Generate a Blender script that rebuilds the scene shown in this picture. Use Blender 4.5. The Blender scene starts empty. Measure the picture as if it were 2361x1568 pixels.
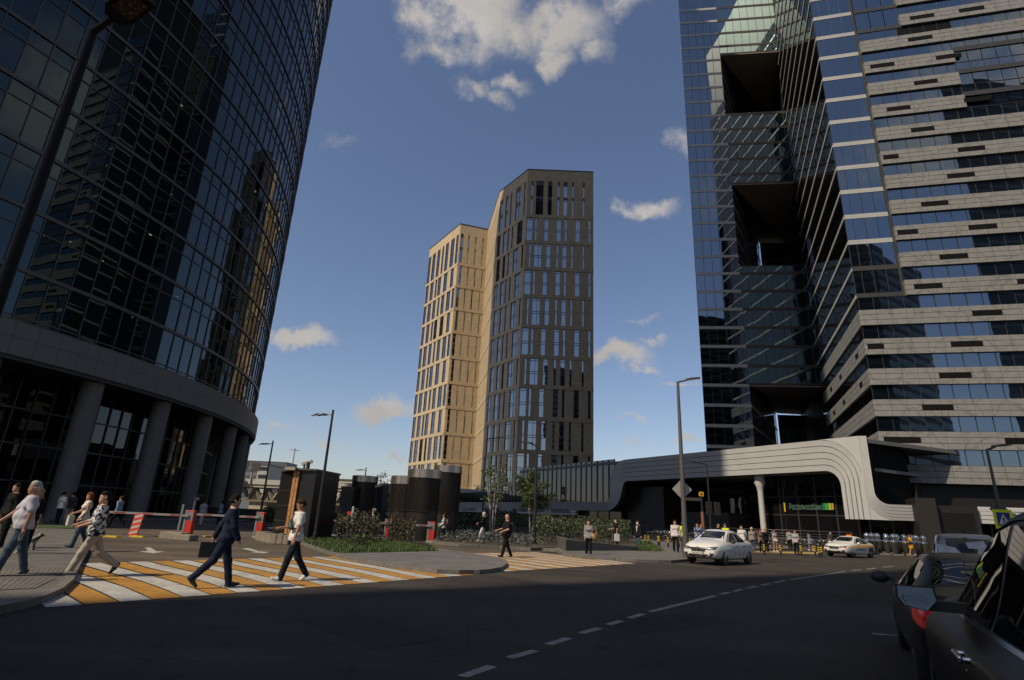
import bpy, bmesh, math, random
import numpy as np
from mathutils import Vector, Matrix
random.seed(7); rng=np.random.RandomState(5)
SC=bpy.context.scene; COL=SC.collection
rad=math.radians; PI=math.pi
# ---------------------------------------------------------------- camera model (used to survey the place)
F_=1280.; PT=math.atan(410.6/F_); RO=math.atan(186/3984.); EYE=1.6
cr_,sr_=math.cos(RO),math.sin(RO)
Fw=Vector((0,math.cos(PT),math.sin(PT))); u0=Vector((0,-math.sin(PT),math.cos(PT))); r0=Vector((1,0,0))
CR=cr_*r0+sr_*u0; CU=cr_*u0-sr_*r0
def ray(x,y): return Fw*F_+CR*(x-1180.5)-CU*(y-784)
def gz(x,y,z=0.):
    d=ray(x,y); k=(z-EYE)/d.z; return Vector((d.x*k,d.y*k,z))
def at(x,y,Y):
    d=ray(x,y); k=Y/d.y; return Vector((d.x*k,Y,EYE+d.z*k))
def proj(p):
    v=Vector(p)-Vector((0,0,EYE)); c=v.dot(Fw)
    if c<.1: return None
    return (1180.5+F_*v.dot(CR)/c, 784-F_*v.dot(CU)/c)
def zup(y,b):
    lo,hi=-5.,400.
    for _ in range(50):
        m=(lo+hi)/2; q=proj((b[0],b[1],m))
        if q and q[1]>y: lo=m
        else: hi=m
    return lo
def onplane(x,y,o,d):            # (s,z) where the sight line meets the vertical plane through o along d
    r=ray(x,y); n=Vector((d[1],-d[0])); k=(n.x*o[0]+n.y*o[1])/(n.x*r.x+n.y*r.y)
    return ((r.x*k-o[0])*d[0]+(r.y*k-o[1])*d[1], EYE+r.z*k)
cam=bpy.data.cameras.new('camera'); co=bpy.data.objects.new('camera',cam); COL.objects.link(co)
cam.sensor_fit='HORIZONTAL'; cam.sensor_width=36; cam.lens=36*F_/2361; cam.clip_start=.05; cam.clip_end=6000
M=Matrix((( CR.x,CU.x,-Fw.x,0),(CR.y,CU.y,-Fw.y,0),(CR.z,CU.z,-Fw.z,EYE),(0,0,0,1))); co.matrix_world=M
SC.camera=co
# ---------------------------------------------------------------- objects
def tag(o,label=None,cat=None,group=None,kind=None):
    if label: o['label']=label
    if cat: o['category']=cat
    if group: o['group']=group
    if kind: o['kind']=kind
    return o
def thing(name,label,cat,loc=(0,0,0),rz=0.,group=None):
    o=bpy.data.objects.new(name,None); COL.objects.link(o); o.location=loc; o.rotation_euler=(0,0,rz); o.empty_display_size=.3
    return tag(o,label,cat,group)
def copy_tree(o,parent=None):
    c=o.copy(); COL.objects.link(c)
    if parent: c.parent=parent
    for ch in list(o.children): copy_tree(ch,c)
    return c
class MB:
    def __init__(s): s.v=[]; s.f=[]; s.m=[]
    def add(s,vs,fs,m=0):
        b=len(s.v); s.v+= [tuple(v) for v in vs]; s.f+=[tuple(i+b for i in f) for f in fs]; s.m+=[m]*len(fs); return s
    def quad(s,a,b,c,d,m=0): return s.add((a,b,c,d),((0,1,2,3),),m)
    def poly(s,ps,m=0): return s.add(ps,(tuple(range(len(ps))),),m)
    def box(s,x0,x1,y0,y1,z0,z1,m=0,R=None):
        vs=[Vector((x,y,z)) for z in (z0,z1) for x,y in ((x0,y0),(x1,y0),(x1,y1),(x0,y1))]
        if R is not None: vs=[R@v for v in vs]
        return s.add(vs,((3,2,1,0),(4,5,6,7),(0,1,5,4),(1,2,6,5),(2,3,7,6),(3,0,4,7)),m)
    def prism(s,ps,z0,z1,m=0,top=None):
        n=len(ps); a=sum(ps[i][0]*ps[(i+1)%n][1]-ps[(i+1)%n][0]*ps[i][1] for i in range(n))
        if a<0: ps=ps[::-1]
        s.add([(p[0],p[1],z0) for p in ps]+[(p[0],p[1],z1) for p in ps],
          [tuple(range(n))[::-1]]+[(i,(i+1)%n,n+(i+1)%n,n+i) for i in range(n)],m)
        return s.add([(p[0],p[1],z1) for p in ps],[tuple(range(n))],m if top is None else top)
    def wall(s,o,d,s0,s1,z0,z1,off=0.,th=.1,m=0):   # upright slab on the line o+d*s, outward = right of d... normal n
        n=Vector((d[1],-d[0])); 
        P=lambda a,k:(o[0]+d[0]*a+n.x*k,o[1]+d[1]*a+n.y*k)
        return s.prism([P(s0,off),P(s1,off),P(s1,off-th),P(s0,off-th)],z0,z1,m)
    def tube(s,ps,rs,n=10,m=0,caps=True):
        ps=[Vector(p) for p in ps]
        if not hasattr(rs,'__len__'): rs=[rs]*len(ps)
        rings=[]; b=len(s.v); up=None
        for i,p in enumerate(ps):
            t=(ps[min(i+1,len(ps)-1)]-ps[max(i-1,0)]).normalized()
            if up is None: up=Vector((0,0,1)) if abs(t.z)<.9 else Vector((1,0,0))
            a=t.cross(up).normalized(); c=a.cross(t).normalized(); up=c
            s.v+=[tuple(p+rs[i]*(a*math.cos(2*PI*k/n)+c*math.sin(2*PI*k/n))) for k in range(n)]
        for i in range(len(ps)-1):
            for k in range(n):
                s.f.append((b+i*n+k,b+i*n+(k+1)%n,b+(i+1)*n+(k+1)%n,b+(i+1)*n+k)); s.m.append(m)
        if caps:
            s.f.append(tuple(b+k for k in range(n))[::-1]); s.m.append(m)
            e=b+(len(ps)-1)*n; s.f.append(tuple(e+k for k in range(n))); s.m.append(m)
        return s
    def lathe(s,c,prof,n=24,m=0,caps=True):   # prof: (r,z)
        b=len(s.v)
        for r,z in prof: s.v+=[(c[0]+r*math.cos(2*PI*k/n),c[1]+r*math.sin(2*PI*k/n),c[2]+z) for k in range(n)]
        for i in range(len(prof)-1):
            for k in range(n):
                s.f.append((b+i*n+k,b+i*n+(k+1)%n,b+(i+1)*n+(k+1)%n,b+(i+1)*n+k)); s.m.append(m)
        if not caps: return s
        s.f.append(tuple(b+k for k in range(n))[::-1]); s.m.append(m)
        e=b+(len(prof)-1)*n; s.f.append(tuple(e+k for k in range(n))); s.m.append(m)
        return s
    def ell(s,c,r,n=14,m=0,R=None):
        if not hasattr(r,'__len__'): r=(r,r,r)
        b=len(s.v); k=n//2
        for i in range(k+1):
            t=PI*i/k
            for j in range(n):
                p=Vector((r[0]*math.sin(t)*math.cos(2*PI*j/n),r[1]*math.sin(t)*math.sin(2*PI*j/n),-r[2]*math.cos(t)))
                if R is not None: p=R@p
                s.v.append(tuple(Vector(c)+p))
        for i in range(k):
            for j in range(n):
                s.f.append((b+i*n+j,b+i*n+(j+1)%n,b+(i+1)*n+(j+1)%n,b+(i+1)*n+j)); s.m.append(m)
        return s
    def mesh(s,name,mats,smooth=False):
        me=bpy.data.meshes.new(name); me.from_pydata(s.v,[],s.f)
        for mt in (mats if isinstance(mats,(list,tuple)) else [mats]): me.materials.append(mt)
        me.polygons.foreach_set('material_index',s.m)
        if smooth is True: me.polygons.foreach_set('use_smooth',[True]*len(s.f))
        elif smooth:
            bm=bmesh.new(); bm.from_mesh(me); a=rad(smooth)
            for e in bm.edges:
                if len(e.link_faces)==2 and e.calc_face_angle(0)>a: e.smooth=False
                elif len(e.link_faces)!=2: e.smooth=False
            for f in bm.faces: f.smooth=True
            bm.to_mesh(me); bm.free()
        me.update(); return me
    def obj(s,name,mats,parent=None,smooth=False,world=False,bevel=0):
        o=bpy.data.objects.new(name,s.mesh(name,mats,smooth)); COL.objects.link(o)
        if parent:
            o.parent=parent
            if world: o.matrix_parent_inverse=(Matrix.Translation(parent.location)@parent.rotation_euler.to_matrix().to_4x4()).inverted()
        if bevel:
            b=o.modifiers.new('bevel','BEVEL'); b.width=bevel; b.segments=2; b.limit_method='ANGLE'
        return o
def text_mesh(body,size,depth=.02,align='LEFT'):
    cu=bpy.data.curves.new('t','FONT'); cu.body=body; cu.size=size; cu.extrude=depth/2; cu.align_x=align; cu.resolution_u=3
    o=bpy.data.objects.new('t',cu); COL.objects.link(o)
    dg=bpy.context.evaluated_depsgraph_get(); me=bpy.data.meshes.new_from_object(o.evaluated_get(dg)); bpy.data.objects.remove(o)
    return me
def text(name,body,size,mat,parent,Mx,depth=.02,bold=0.,align='LEFT'):
    me=text_mesh(body,size,depth,align); me.materials.clear(); me.materials.append(mat)
    o=bpy.data.objects.new(name,me); COL.objects.link(o)
    if parent:
        o.parent=parent; Mx=(Matrix.Translation(parent.location)@parent.rotation_euler.to_matrix().to_4x4()).inverted()@Mx
    o.matrix_local=Mx
    return o
def facing(loc,right):     # matrix for a sign: x along `right`, upright, facing n
    r=Vector((right[0],right[1],0)).normalized(); n=Vector((r.y,-r.x,0))
    m=Matrix(((r.x,0,n.x,loc[0]),(r.y,0,n.y,loc[1]),(0,1,0,loc[2]),(0,0,0,1))); return m
# ---------------------------------------------------------------- materials
def lin(c): return tuple((x/12.92 if x<=.04045 else ((x+.055)/1.055)**2.4) for x in c)
MATS={}
def mat(name,col,rough=.6,metal=0.,ior=1.5,var=0.,vscale=4.,bump=0.,bscale=30.,emit=None,alpha=1.,trans=0.,coat=0.,spec=.5,coords='Object'):
    if name in MATS: return MATS[name]
    m=bpy.data.materials.new(name); m.use_nodes=True; nt=m.node_tree; b=nt.nodes['Principled BSDF']
    I=b.inputs; I['Base Color'].default_value=(*col,1); I['Roughness'].default_value=rough; I['Metallic'].default_value=metal
    I['IOR'].default_value=ior; I['Specular IOR Level'].default_value=spec; I['Coat Weight'].default_value=coat; I['Coat Roughness'].default_value=.05; I['Alpha'].default_value=alpha
    I['Transmission Weight'].default_value=trans; I['Specular IOR Level'].default_value=spec
    if emit: I['Emission Color'].default_value=(*emit[:3],1); I['Emission Strength'].default_value=emit[3]
    tc=nt.nodes.new('ShaderNodeTexCoord'); L=nt.links
    if var:
        n=nt.nodes.new('ShaderNodeTexNoise'); n.inputs['Scale'].default_value=vscale; n.inputs['Detail'].default_value=6; L.new(tc.outputs[coords],n.inputs['Vector'])
        r=nt.nodes.new('ShaderNodeMapRange'); r.inputs[1].default_value=.3; r.inputs[2].default_value=.7; r.inputs[3].default_value=1-var; r.inputs[4].default_value=1+var
        L.new(n.outputs['Fac'],r.inputs[0]); mx=nt.nodes.new('ShaderNodeVectorMath'); mx.operation='SCALE'; mx.inputs[0].default_value=col
        L.new(r.outputs[0],mx.inputs['Scale']); L.new(mx.outputs[0],I['Base Color'])
    if bump:
        n=nt.nodes.new('ShaderNodeTexNoise'); n.inputs['Scale'].default_value=bscale; n.inputs['Detail'].default_value=4; L.new(tc.outputs[coords],n.inputs['Vector'])
        bp=nt.nodes.new('ShaderNodeBump'); bp.inputs['Strength'].default_value=bump; bp.inputs['Distance'].default_value=.02
        L.new(n.outputs['Fac'],bp.inputs['Height']); L.new(bp.outputs[0],I['Normal'])
    MATS[name]=m; return m
def nodes(m): return m.node_tree.nodes, m.node_tree.links, m.node_tree.nodes['Principled BSDF']
def glass(name,col,ior=2.2,wave=.15,wscale=.7,rough=.015,tint=(1,1,1)):
    m=mat(name,col,rough,0,ior,spec=.5); N,L,b=nodes(m)
    tc=N.new('ShaderNodeTexCoord'); n=N.new('ShaderNodeTexNoise'); n.inputs['Scale'].default_value=wscale; n.inputs['Detail'].default_value=1.5
    L.new(tc.outputs['Object'],n.inputs['Vector']); bp=N.new('ShaderNodeBump'); bp.inputs['Strength'].default_value=wave; bp.inputs['Distance'].default_value=.05
    L.new(n.outputs['Fac'],bp.inputs['Height']); L.new(bp.outputs[0],b.inputs['Normal']); b.inputs['Specular Tint'].default_value=(*tint,1)
    return m
# ---------------------------------------------------------------- sun, sky, clouds
SUN_EL,SUN_AZ=rad(47),rad(36)
sdir=Vector((-math.cos(SUN_AZ)*math.cos(SUN_EL),-math.sin(SUN_AZ)*math.cos(SUN_EL),math.sin(SUN_EL)))
sl=bpy.data.lights.new('sun','SUN'); sl.energy=4.9; sl.angle=rad(.53); sl.color=(1,.85,.63)
so=bpy.data.objects.new('sun',sl); COL.objects.link(so); so.rotation_euler=sdir.to_track_quat('Z','Y').to_euler(); so.location=(-60,-40,120)
W=bpy.data.worlds.new('World'); SC.world=W; W.use_nodes=True
def sky():
    nt=W.node_tree; N,L=nt.nodes,nt.links; bg=N['Background']
    s=N.new('ShaderNodeTexSky'); s.sky_type='NISHITA'; s.sun_disc=False; s.sun_elevation=SUN_EL; s.sun_rotation=math.atan2(sdir.x,sdir.y)
    s.air_density=1.0; s.dust_density=.9; s.ozone_density=1.3; s.altitude=150
    tc=N.new('ShaderNodeTexCoord'); D=tc.outputs['Generated']
    def vm(op,a,b=None,sc=None):
        n=N.new('ShaderNodeVectorMath'); n.operation=op
        for i,x in enumerate((a,b)):
            if x is None: continue
            if isinstance(x,(tuple,Vector)): n.inputs[i].default_value=tuple(x)
            else: L.new(x,n.inputs[i])
        if sc is not None: n.inputs['Scale'].default_value=sc
        return n
    def ma(op,a,b=None,c=None,cl=False):
        n=N.new('ShaderNodeMath'); n.operation=op; n.use_clamp=cl
        for i,x in enumerate((a,b,c)):
            if x is None: continue
            if isinstance(x,(int,float)): n.inputs[i].default_value=x
            else: L.new(x,n.inputs[i])
        return n.outputs[0]
    # cloud puffs: centre given by a direction, half-size (rad) along horizontal and vertical
    def noise(scale,det,rough,off=(0,0,0)):
        n=N.new('ShaderNodeTexNoise'); n.inputs['Scale'].default_value=scale; n.inputs['Detail'].default_value=det; n.inputs['Roughness'].default_value=rough
        v=vm('ADD',D,off).outputs[0]; L.new(v,n.inputs['Vector']); return n
    n1=noise(7,7,.62); n2=noise(20,8,.66,(3,1,2))
    puffs=[]   # x,y,rx,ry (photo units), weight
    for x,y,rx,ry,w in CLOUDS:
        puffs.append((ray(x,y).normalized(),rx/1450.,ry/1450.,w))
    for d,rx,ry,w in SKY_CLOUDS: puffs.append((Vector(d).normalized(),rx,ry,w))
    tot=None; warp=vm('SCALE',vm('SUBTRACT',n1.outputs['Color'],(.5,.5,.5)).outputs[0],sc=.14).outputs[0]
    w2=vm('SCALE',vm('SUBTRACT',n2.outputs['Color'],(.5,.5,.5)).outputs[0],sc=.05).outputs[0]
    Dw=vm('ADD',vm('ADD',D,warp).outputs[0],w2).outputs[0]
    for d,rx,ry,w in puffs:
        h=Vector((d.y,-d.x,0)).normalized(); v=d.cross(h); v=-v if v.z<0 else v
        q=vm('SUBTRACT',Dw,d).outputs[0]
        a=vm('DOT_PRODUCT',q,h/rx).outputs['Value']; b=vm('DOT_PRODUCT',q,v/ry).outputs['Value']; c=vm('DOT_PRODUCT',q,d*2.).outputs['Value']
        r=ma('ADD',ma('MULTIPLY',a,a),ma('ADD',ma('MULTIPLY',b,b),ma('MULTIPLY',c,c)))
        f=ma('MULTIPLY',ma('SUBTRACT',1.,ma('SQRT',r),cl=True),w)
        tot=f if tot is None else ma('MAXIMUM',tot,f)
    nz=ma('ADD',ma('MULTIPLY',ma('SUBTRACT',n2.outputs['Fac'],.5),1.1),ma('MULTIPLY',ma('SUBTRACT',n1.outputs['Fac'],.5),.9))
    dens=ma('MULTIPLY',tot,ma('ADD',1.,ma('MULTIPLY',nz,2.2)))
    ss=N.new('ShaderNodeMapRange'); ss.interpolation_type='SMOOTHSTEP'; ss.inputs[1].default_value=.04; ss.inputs[2].default_value=1.0; L.new(dens,ss.inputs[0])
    fac=ma('MULTIPLY',ss.outputs[0],.96)
    shade=N.new('ShaderNodeMapRange'); shade.inputs[1].default_value=.35; shade.inputs[2].default_value=.75; shade.inputs[3].default_value=1.0; shade.inputs[4].default_value=.72
    L.new(n1.outputs['Fac'],shade.inputs[0])
    cc=vm('SCALE',(1.,.95,.90)); L.new(ma('MULTIPLY',shade.outputs[0],CLOUD_LUM),cc.inputs['Scale'])
    tint=N.new('ShaderNodeMix'); tint.data_type='RGBA'; tint.blend_type='MULTIPLY'; tint.inputs[0].default_value=1.; L.new(s.outputs[0],tint.inputs[6]); tint.inputs[7].default_value=(*SKY_TINT,1)
    mx=N.new('ShaderNodeMix'); mx.data_type='RGBA'; L.new(fac,mx.inputs[0]); L.new(tint.outputs[2],mx.inputs[6]); L.new(cc.outputs[0],mx.inputs[7])
    L.new(mx.outputs[2],bg.inputs['Color']); bg.inputs['Strength'].default_value=.112
CLOUD_LUM=5.3; SKY_TINT=(1.06,1.,1.04)
CLOUDS=[(1090,10,165,135,1.7),(1000,40,100,70,1.1),(1030,110,80,50,.9),(1190,60,110,70,1.),(1310,50,110,90,1.25),(1290,130,60,50,1.),(1380,110,50,60,.7),(1420,10,80,40,.8),(1090,210,65,45,.9),(1180,190,60,35,.9),(1150,235,60,30,.6),(985,120,50,45,.5),
 (1500,470,95,40,1.15),(1440,485,70,28,.9),(690,772,105,34,1.25),(900,938,110,38,1.2),(880,960,70,25,.9),(1450,820,100,38,1.1),(1500,790,50,20,.8),(1490,850,70,20,.8),(1570,875,70,14,.8),(1465,975,60,12,.7),(640,996,60,14,.8),(745,1018,75,14,.8),(930,1060,60,14,.6),
 (1580,320,45,40,.7),(780,330,60,22,.4),(1480,740,50,16,.5),(1470,1010,50,12,.6),(1590,1030,60,14,.8),(700,1050,70,10,.5)]
SKY_CLOUDS=[((.3,-.8,.55),.3,.15,1.3),((-.2,-.75,.45),.25,.12,1.2),((.7,-.5,.5),.25,.14,1.2),((.9,.1,.5),.3,.15,1.3),((-.8,.1,.6),.25,.15,1.),((.55,-.75,.3),.2,.1,1.2),((.2,.3,1.),.3,.2,.8),((-.3,-.4,.9),.25,.2,1.),((.85,-.4,.25),.25,.08,1.2)]
sky()
V=SC.view_settings; V.view_transform='Standard'; V.look='None'; V.exposure=-.1; V.gamma=1
SC.cycles.max_bounces=7; SC.cycles.diffuse_bounces=3; SC.cycles.glossy_bounces=4; SC.cycles.transmission_bounces=4; SC.cycles.caustics_reflective=False; SC.cycles.caustics_refractive=False
SC.cycles.use_denoising=True
# ---------------------------------------------------------------- ground
def paving(name,col,sx,sy,ang=0.,rough=.75,var=.12,joint=.6):
    m=mat(name,col,rough); N,L,b=nodes(m)
    tc=N.new('ShaderNodeTexCoord'); mp=N.new('ShaderNodeMapping'); mp.inputs['Rotation'].default_value=(0,0,ang); L.new(tc.outputs['Object'],mp.inputs['Vector'])
    br=N.new('ShaderNodeTexBrick'); br.inputs['Scale'].default_value=1; br.inputs['Brick Width'].default_value=sx; br.inputs['Row Height'].default_value=sy; br.inputs['Mortar Size'].default_value=.008
    br.inputs['Color1'].default_value=(*[c*(1+var) for c in col],1); br.inputs['Color2'].default_value=(*[c*(1-var) for c in col],1); br.inputs['Mortar'].default_value=(*[c*joint for c in col],1)
    L.new(mp.outputs[0],br.inputs['Vector'])
    n=N.new('ShaderNodeTexNoise'); n.inputs['Scale'].default_value=1.3; n.inputs['Detail'].default_value=8; L.new(tc.outputs['Object'],n.inputs['Vector'])
    r=N.new('ShaderNodeMapRange'); r.inputs[1].default_value=.3; r.inputs[2].default_value=.7; r.inputs[3].default_value=.82; r.inputs[4].default_value=1.15; L.new(n.outputs['Fac'],r.inputs[0])
    mx=N.new('ShaderNodeMix'); mx.data_type='RGBA'; mx.blend_type='MULTIPLY'; mx.inputs[0].default_value=1; L.new(br.outputs[0],mx.inputs[6]); L.new(r.outputs[0],mx.inputs[7]); L.new(mx.outputs[2],b.inputs['Base Color'])
    return m
def asphalt(name,col,patch=.25):
    m=mat(name,col,.88,spec=.22); N,L,b=nodes(m); tc=N.new('ShaderNodeTexCoord')
    a=N.new('ShaderNodeTexNoise'); a.inputs['Scale'].default_value=.35; a.inputs['Detail'].default_value=9; L.new(tc.outputs['Object'],a.inputs['Vector'])
    g=N.new('ShaderNodeTexNoise'); g.inputs['Scale'].default_value=90; g.inputs['Detail'].default_value=3; L.new(tc.outputs['Object'],g.inputs['Vector'])
    mp=N.new('ShaderNodeMapping'); mp.inputs['Rotation'].default_value=(0,0,rad(-48)); mp.inputs['Scale'].default_value=(.06,1.1,1); L.new(tc.outputs['Object'],mp.inputs['Vector'])
    t=N.new('ShaderNodeTexNoise'); t.inputs['Scale'].default_value=1.; t.inputs['Detail'].default_value=3; L.new(mp.outputs[0],t.inputs['Vector'])
    def mr(s,lo,hi,i0=.3,i1=.7):
        r=N.new('ShaderNodeMapRange'); r.inputs[1].default_value=i0; r.inputs[2].default_value=i1; r.inputs[3].default_value=lo; r.inputs[4].default_value=hi; L.new(s.outputs['Fac'],r.inputs[0]); return r.outputs[0]
    p=N.new('ShaderNodeMath'); p.operation='MULTIPLY'; L.new(mr(a,1-patch,1+patch),p.inputs[0]); L.new(mr(g,.6,1.45),p.inputs[1])
    p2=N.new('ShaderNodeMath'); p2.operation='MULTIPLY'; L.new(p.outputs[0],p2.inputs[0]); L.new(mr(t,.72,1.22),p2.inputs[1])
    og=N.new('ShaderNodeTexNoise'); og.inputs['Scale'].default_value=1.7; og.inputs['Detail'].default_value=2; L.new(tc.outputs['Object'],og.inputs['Vector'])
    o2=N.new('ShaderNodeMath'); o2.operation='MULTIPLY'; L.new(p2.outputs[0],o2.inputs[0]); L.new(mr(og,1.0,.62,.62,.72),o2.inputs[1]); p2=o2
    rgh=N.new('ShaderNodeMapRange'); rgh.inputs[1].default_value=.3; rgh.inputs[2].default_value=.7; rgh.inputs[3].default_value=.78; rgh.inputs[4].default_value=.95; L.new(t.outputs['Fac'],rgh.inputs[0]); L.new(rgh.outputs[0],b.inputs['Roughness'])
    # fine cracks
    vo=N.new('ShaderNodeTexVoronoi'); vo.feature='DISTANCE_TO_EDGE'; vo.inputs['Scale'].default_value=.22
    w=N.new('ShaderNodeVectorMath'); w.operation='ADD'; ws=N.new('ShaderNodeVectorMath'); ws.operation='SCALE'; ws.inputs['Scale'].default_value=1.2; L.new(a.outputs['Color'],ws.inputs[0]); L.new(tc.outputs['Object'],w.inputs[0]); L.new(ws.outputs[0],w.inputs[1]); L.new(w.outputs[0],vo.inputs['Vector'])
    ck=N.new('ShaderNodeMapRange'); ck.inputs[1].default_value=.0; ck.inputs[2].default_value=.008; ck.inputs[3].default_value=.68; ck.inputs[4].default_value=1.; L.new(vo.outputs['Distance'],ck.inputs[0])
    p3=N.new('ShaderNodeMath'); p3.operation='MULTIPLY'; L.new(p2.outputs[0],p3.inputs[0]); L.new(ck.outputs[0],p3.inputs[1])
    mx=N.new('ShaderNodeVectorMath'); mx.operation='SCALE'; mx.inputs[0].default_value=col; L.new(p3.outputs[0],mx.inputs['Scale']); L.new(mx.outputs[0],b.inputs['Base Color'])
    bp=N.new('ShaderNodeBump'); bp.inputs['Strength'].default_value=.35; bp.inputs['Distance'].default_value=.01; L.new(g.outputs['Fac'],bp.inputs['Height']); L.new(bp.outputs[0],b.inputs['Normal'])
    return m
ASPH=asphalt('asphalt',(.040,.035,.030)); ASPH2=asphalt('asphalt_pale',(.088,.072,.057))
PAVE=paving('paving_grey',(.105,.099,.092),1.2,.6,rad(40)); PAVE2=paving('paving_far',(.13,.112,.09),.6,.3,rad(20)); KERB=mat('kerb_granite',(.125,.115,.105),.8,var=.25,vscale=7)
def sheet(name,pts,z,m): 
    mb=MB(); mb.poly([(p[0],p[1],z) for p in pts]); me=mb.mesh(name,m); bm=bmesh.new(); bm.from_mesh(me); bmesh.ops.triangulate(bm,faces=bm.faces); 
    for f in bm.faces:
        if f.normal.z<0: f.normal_flip()
    bm.to_mesh(me); bm.free(); o=bpy.data.objects.new(name,me); COL.objects.link(o); return tag(o,kind='structure')
def G(l,z=0.): return [gz(x,y,z) for x,y in l]
c1=lambda x,y:(x*.24413,1037.5+y*.24413); c2=lambda x,y:(518.8+x*.24413,1008.7+y*.24413); c3=lambda x,y:(979.9+x*.24413,1008.7+y*.24413); c4=lambda x,y:(1498.6+x*.24413,979.9+y*.24413); c5=lambda x,y:((3296+x*.3388)*.5764,(1900+y*.3388)*.5764); c6=lambda x,y:((3496+x*.2551)*.5764,(2320+y*.2551)*.5764)
gr=MB(); gr.quad((-2500,-2500,-.01),(2500,-2500,-.01),(2500,2500,-.01),(-2500,2500,-.01)); tag(gr.obj('ground',mat('earth_ground',(.09,.08,.065),.9,var=.3,vscale=.05)),kind='structure')
sheet('road',[(-70,-60),(140,-60),(140,120),(40,120),(-70,60)],0,ASPH)
rp=asphalt('asphalt_repair',(.030,.027,.024))
for k,(x,y,w,h_,a) in enumerate(((2.2,9.5,2.6,1.1,.6),(-1.5,7.6,1.2,2.4,.75),(7.5,18.5,3.4,1.3,.8),(1.5,14.6,.7,3.6,.7),(13.5,30.,2.2,1.4,.6))):
    c_,s_=math.cos(a),math.sin(a); sheet('asphalt_patch',[(x+c_*u-s_*v,y+s_*u+c_*v) for u,v in ((0,0),(w,0.05),(w-.1,h_),(.06,h_-.05))],.003,rp)
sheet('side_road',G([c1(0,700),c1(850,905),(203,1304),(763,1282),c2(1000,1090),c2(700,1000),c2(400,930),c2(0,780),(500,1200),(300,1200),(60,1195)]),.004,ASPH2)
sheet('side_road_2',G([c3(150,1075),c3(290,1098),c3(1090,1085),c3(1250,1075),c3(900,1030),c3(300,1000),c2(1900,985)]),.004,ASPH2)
def slab(name,pts,m,h=.12,kw=.15):
    """a raised pavement with its kerb stones along the whole edge"""
    pts=[Vector((p[0],p[1])) for p in pts]
    a=sum(pts[i].x*pts[(i+1)%len(pts)].y-pts[(i+1)%len(pts)].x*pts[i].y for i in range(len(pts)))
    if a<0: pts=pts[::-1]
    n=len(pts); inn=[]
    for i in range(n):
        t=((pts[(i+1)%n]-pts[i]).normalized()+(pts[i]-pts[i-1]).normalized()); t=t.normalized() if t.length>1e-6 else Vector((1,0)); inn.append(pts[i]+Vector((-t.y,t.x))*kw)
    o=sheet(name,pts,h-.003,m)
    mb=MB()
    for i in range(n):
        j=(i+1)%n; L_=(pts[j]-pts[i]).length; k=max(1,round(L_/1.0))
        for q in range(k):
            u0_,u1=q/k+.006,(q+1)/k-.006; A=pts[i].lerp(pts[j],u0_); B=pts[i].lerp(pts[j],u1); C=inn[i].lerp(inn[j],u1); D=inn[i].lerp(inn[j],u0_)
            mb.prism([A,B,C,D],-.05,h+.003)
    ko=mb.obj('kerb',KERB); tag(ko,kind='structure'); return o
# near left pavement
LEFTP=G([(-420,1560),c1(0,1470),c1(240,1425),c1(430,1375),c1(600,1300),c1(700,1215),c1(735,1130),c1(790,1020),c1(840,940),c1(800,850),c1(700,745),c1(300,735),c1(0,730),(-500,1230)],.12)
slab('pavement_left',LEFTP,PAVE)
RIB=mat('tactile_ribs',(.11,.10,.092),.8,var=.15,vscale=3); N,L,b=nodes(RIB); tc=N.new('ShaderNodeTexCoord'); wv=N.new('ShaderNodeTexWave'); wv.inputs['Scale'].default_value=5.; wv.bands_direction='X'; L.new(tc.outputs['Object'],wv.inputs['Vector']); 
def ribs(name,quad,n):
    o=sheet(name,quad,.125,RIB); mb=MB(); a,b_,c,d=[Vector((p[0],p[1],0)) for p in quad]; n=int(min((b_-a).length,(c-d).length)/.075)
    for i in range(n):
        t=(i+.5)/n; p=a.lerp(b_,t); q=d.lerp(c,t); u=(b_-a).normalized()*.027
        mb.prism([p-u,p+u,q+u,q-u],.1,.1305)
    tag(mb.obj('tactile_bars',RIB),kind='structure')
ribs('tactile_strip',G([c1(-300,1190),c1(560,1185),c1(640,1112),c1(-300,1120)],.12),60)
ribs('tactile_strip_2',G([c1(-420,1345),c1(330,1310),c1(540,1210),c1(-360,1225)],.12),60)
# island between the crossings
ISL=G([c2(985,1112),c2(1100,1150),c2(1300,1190),c2(1500,1225),c2(1750,1258),c2(2000,1290),c2(2361,1296)]+[c3(150,1292),c3(320,1298),c3(480,1295),c3(620,1283),c3(720,1262),c3(775,1225),c3(765,1190),c3(680,1158),c3(500,1130),c3(280,1098),c3(150,1076),c3(0,1050)]+[c2(1750,1010),c2(1450,960),c2(1000,930),c2(720,930),c2(640,960),c2(700,1010),c2(850,1060)],.0)
slab('pavement_island',ISL,paving('paving_island',(.115,.112,.108),1.2,.5,rad(-25)))
RSW=G([c3(1000,1055),c3(1240,1085),c3(1310,1120),c3(1500,1148),c3(1800,1165),c3(2000,1180),c3(2200,1188)]+[c4(0,1302),c4(200,1306),c4(350,1292),c4(420,1265),c4(450,1235),c4(900,1212),c4(1000,1190),c4(700,1130),c4(0,1090)]+[c3(1500,1000),c3(800,1020),c3(600,1010)],.0)
slab('pavement_right',RSW,paving('paving_right',(.115,.11,.103),1.2,.5,rad(-25)))
# plaza under the big building and beyond the hedge
PLZ=[Vector(p) for p in ((12,43.5),(16.6,45.2),(26.6,53.4),(30.5,54.5),(34,51.4),(46,46.6),(85,31),(95,80),(40,100),(0,130),(-20,150),(-8,100),(-3,45))]
slab('plaza_pavement',PLZ,PAVE2,.114)
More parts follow.
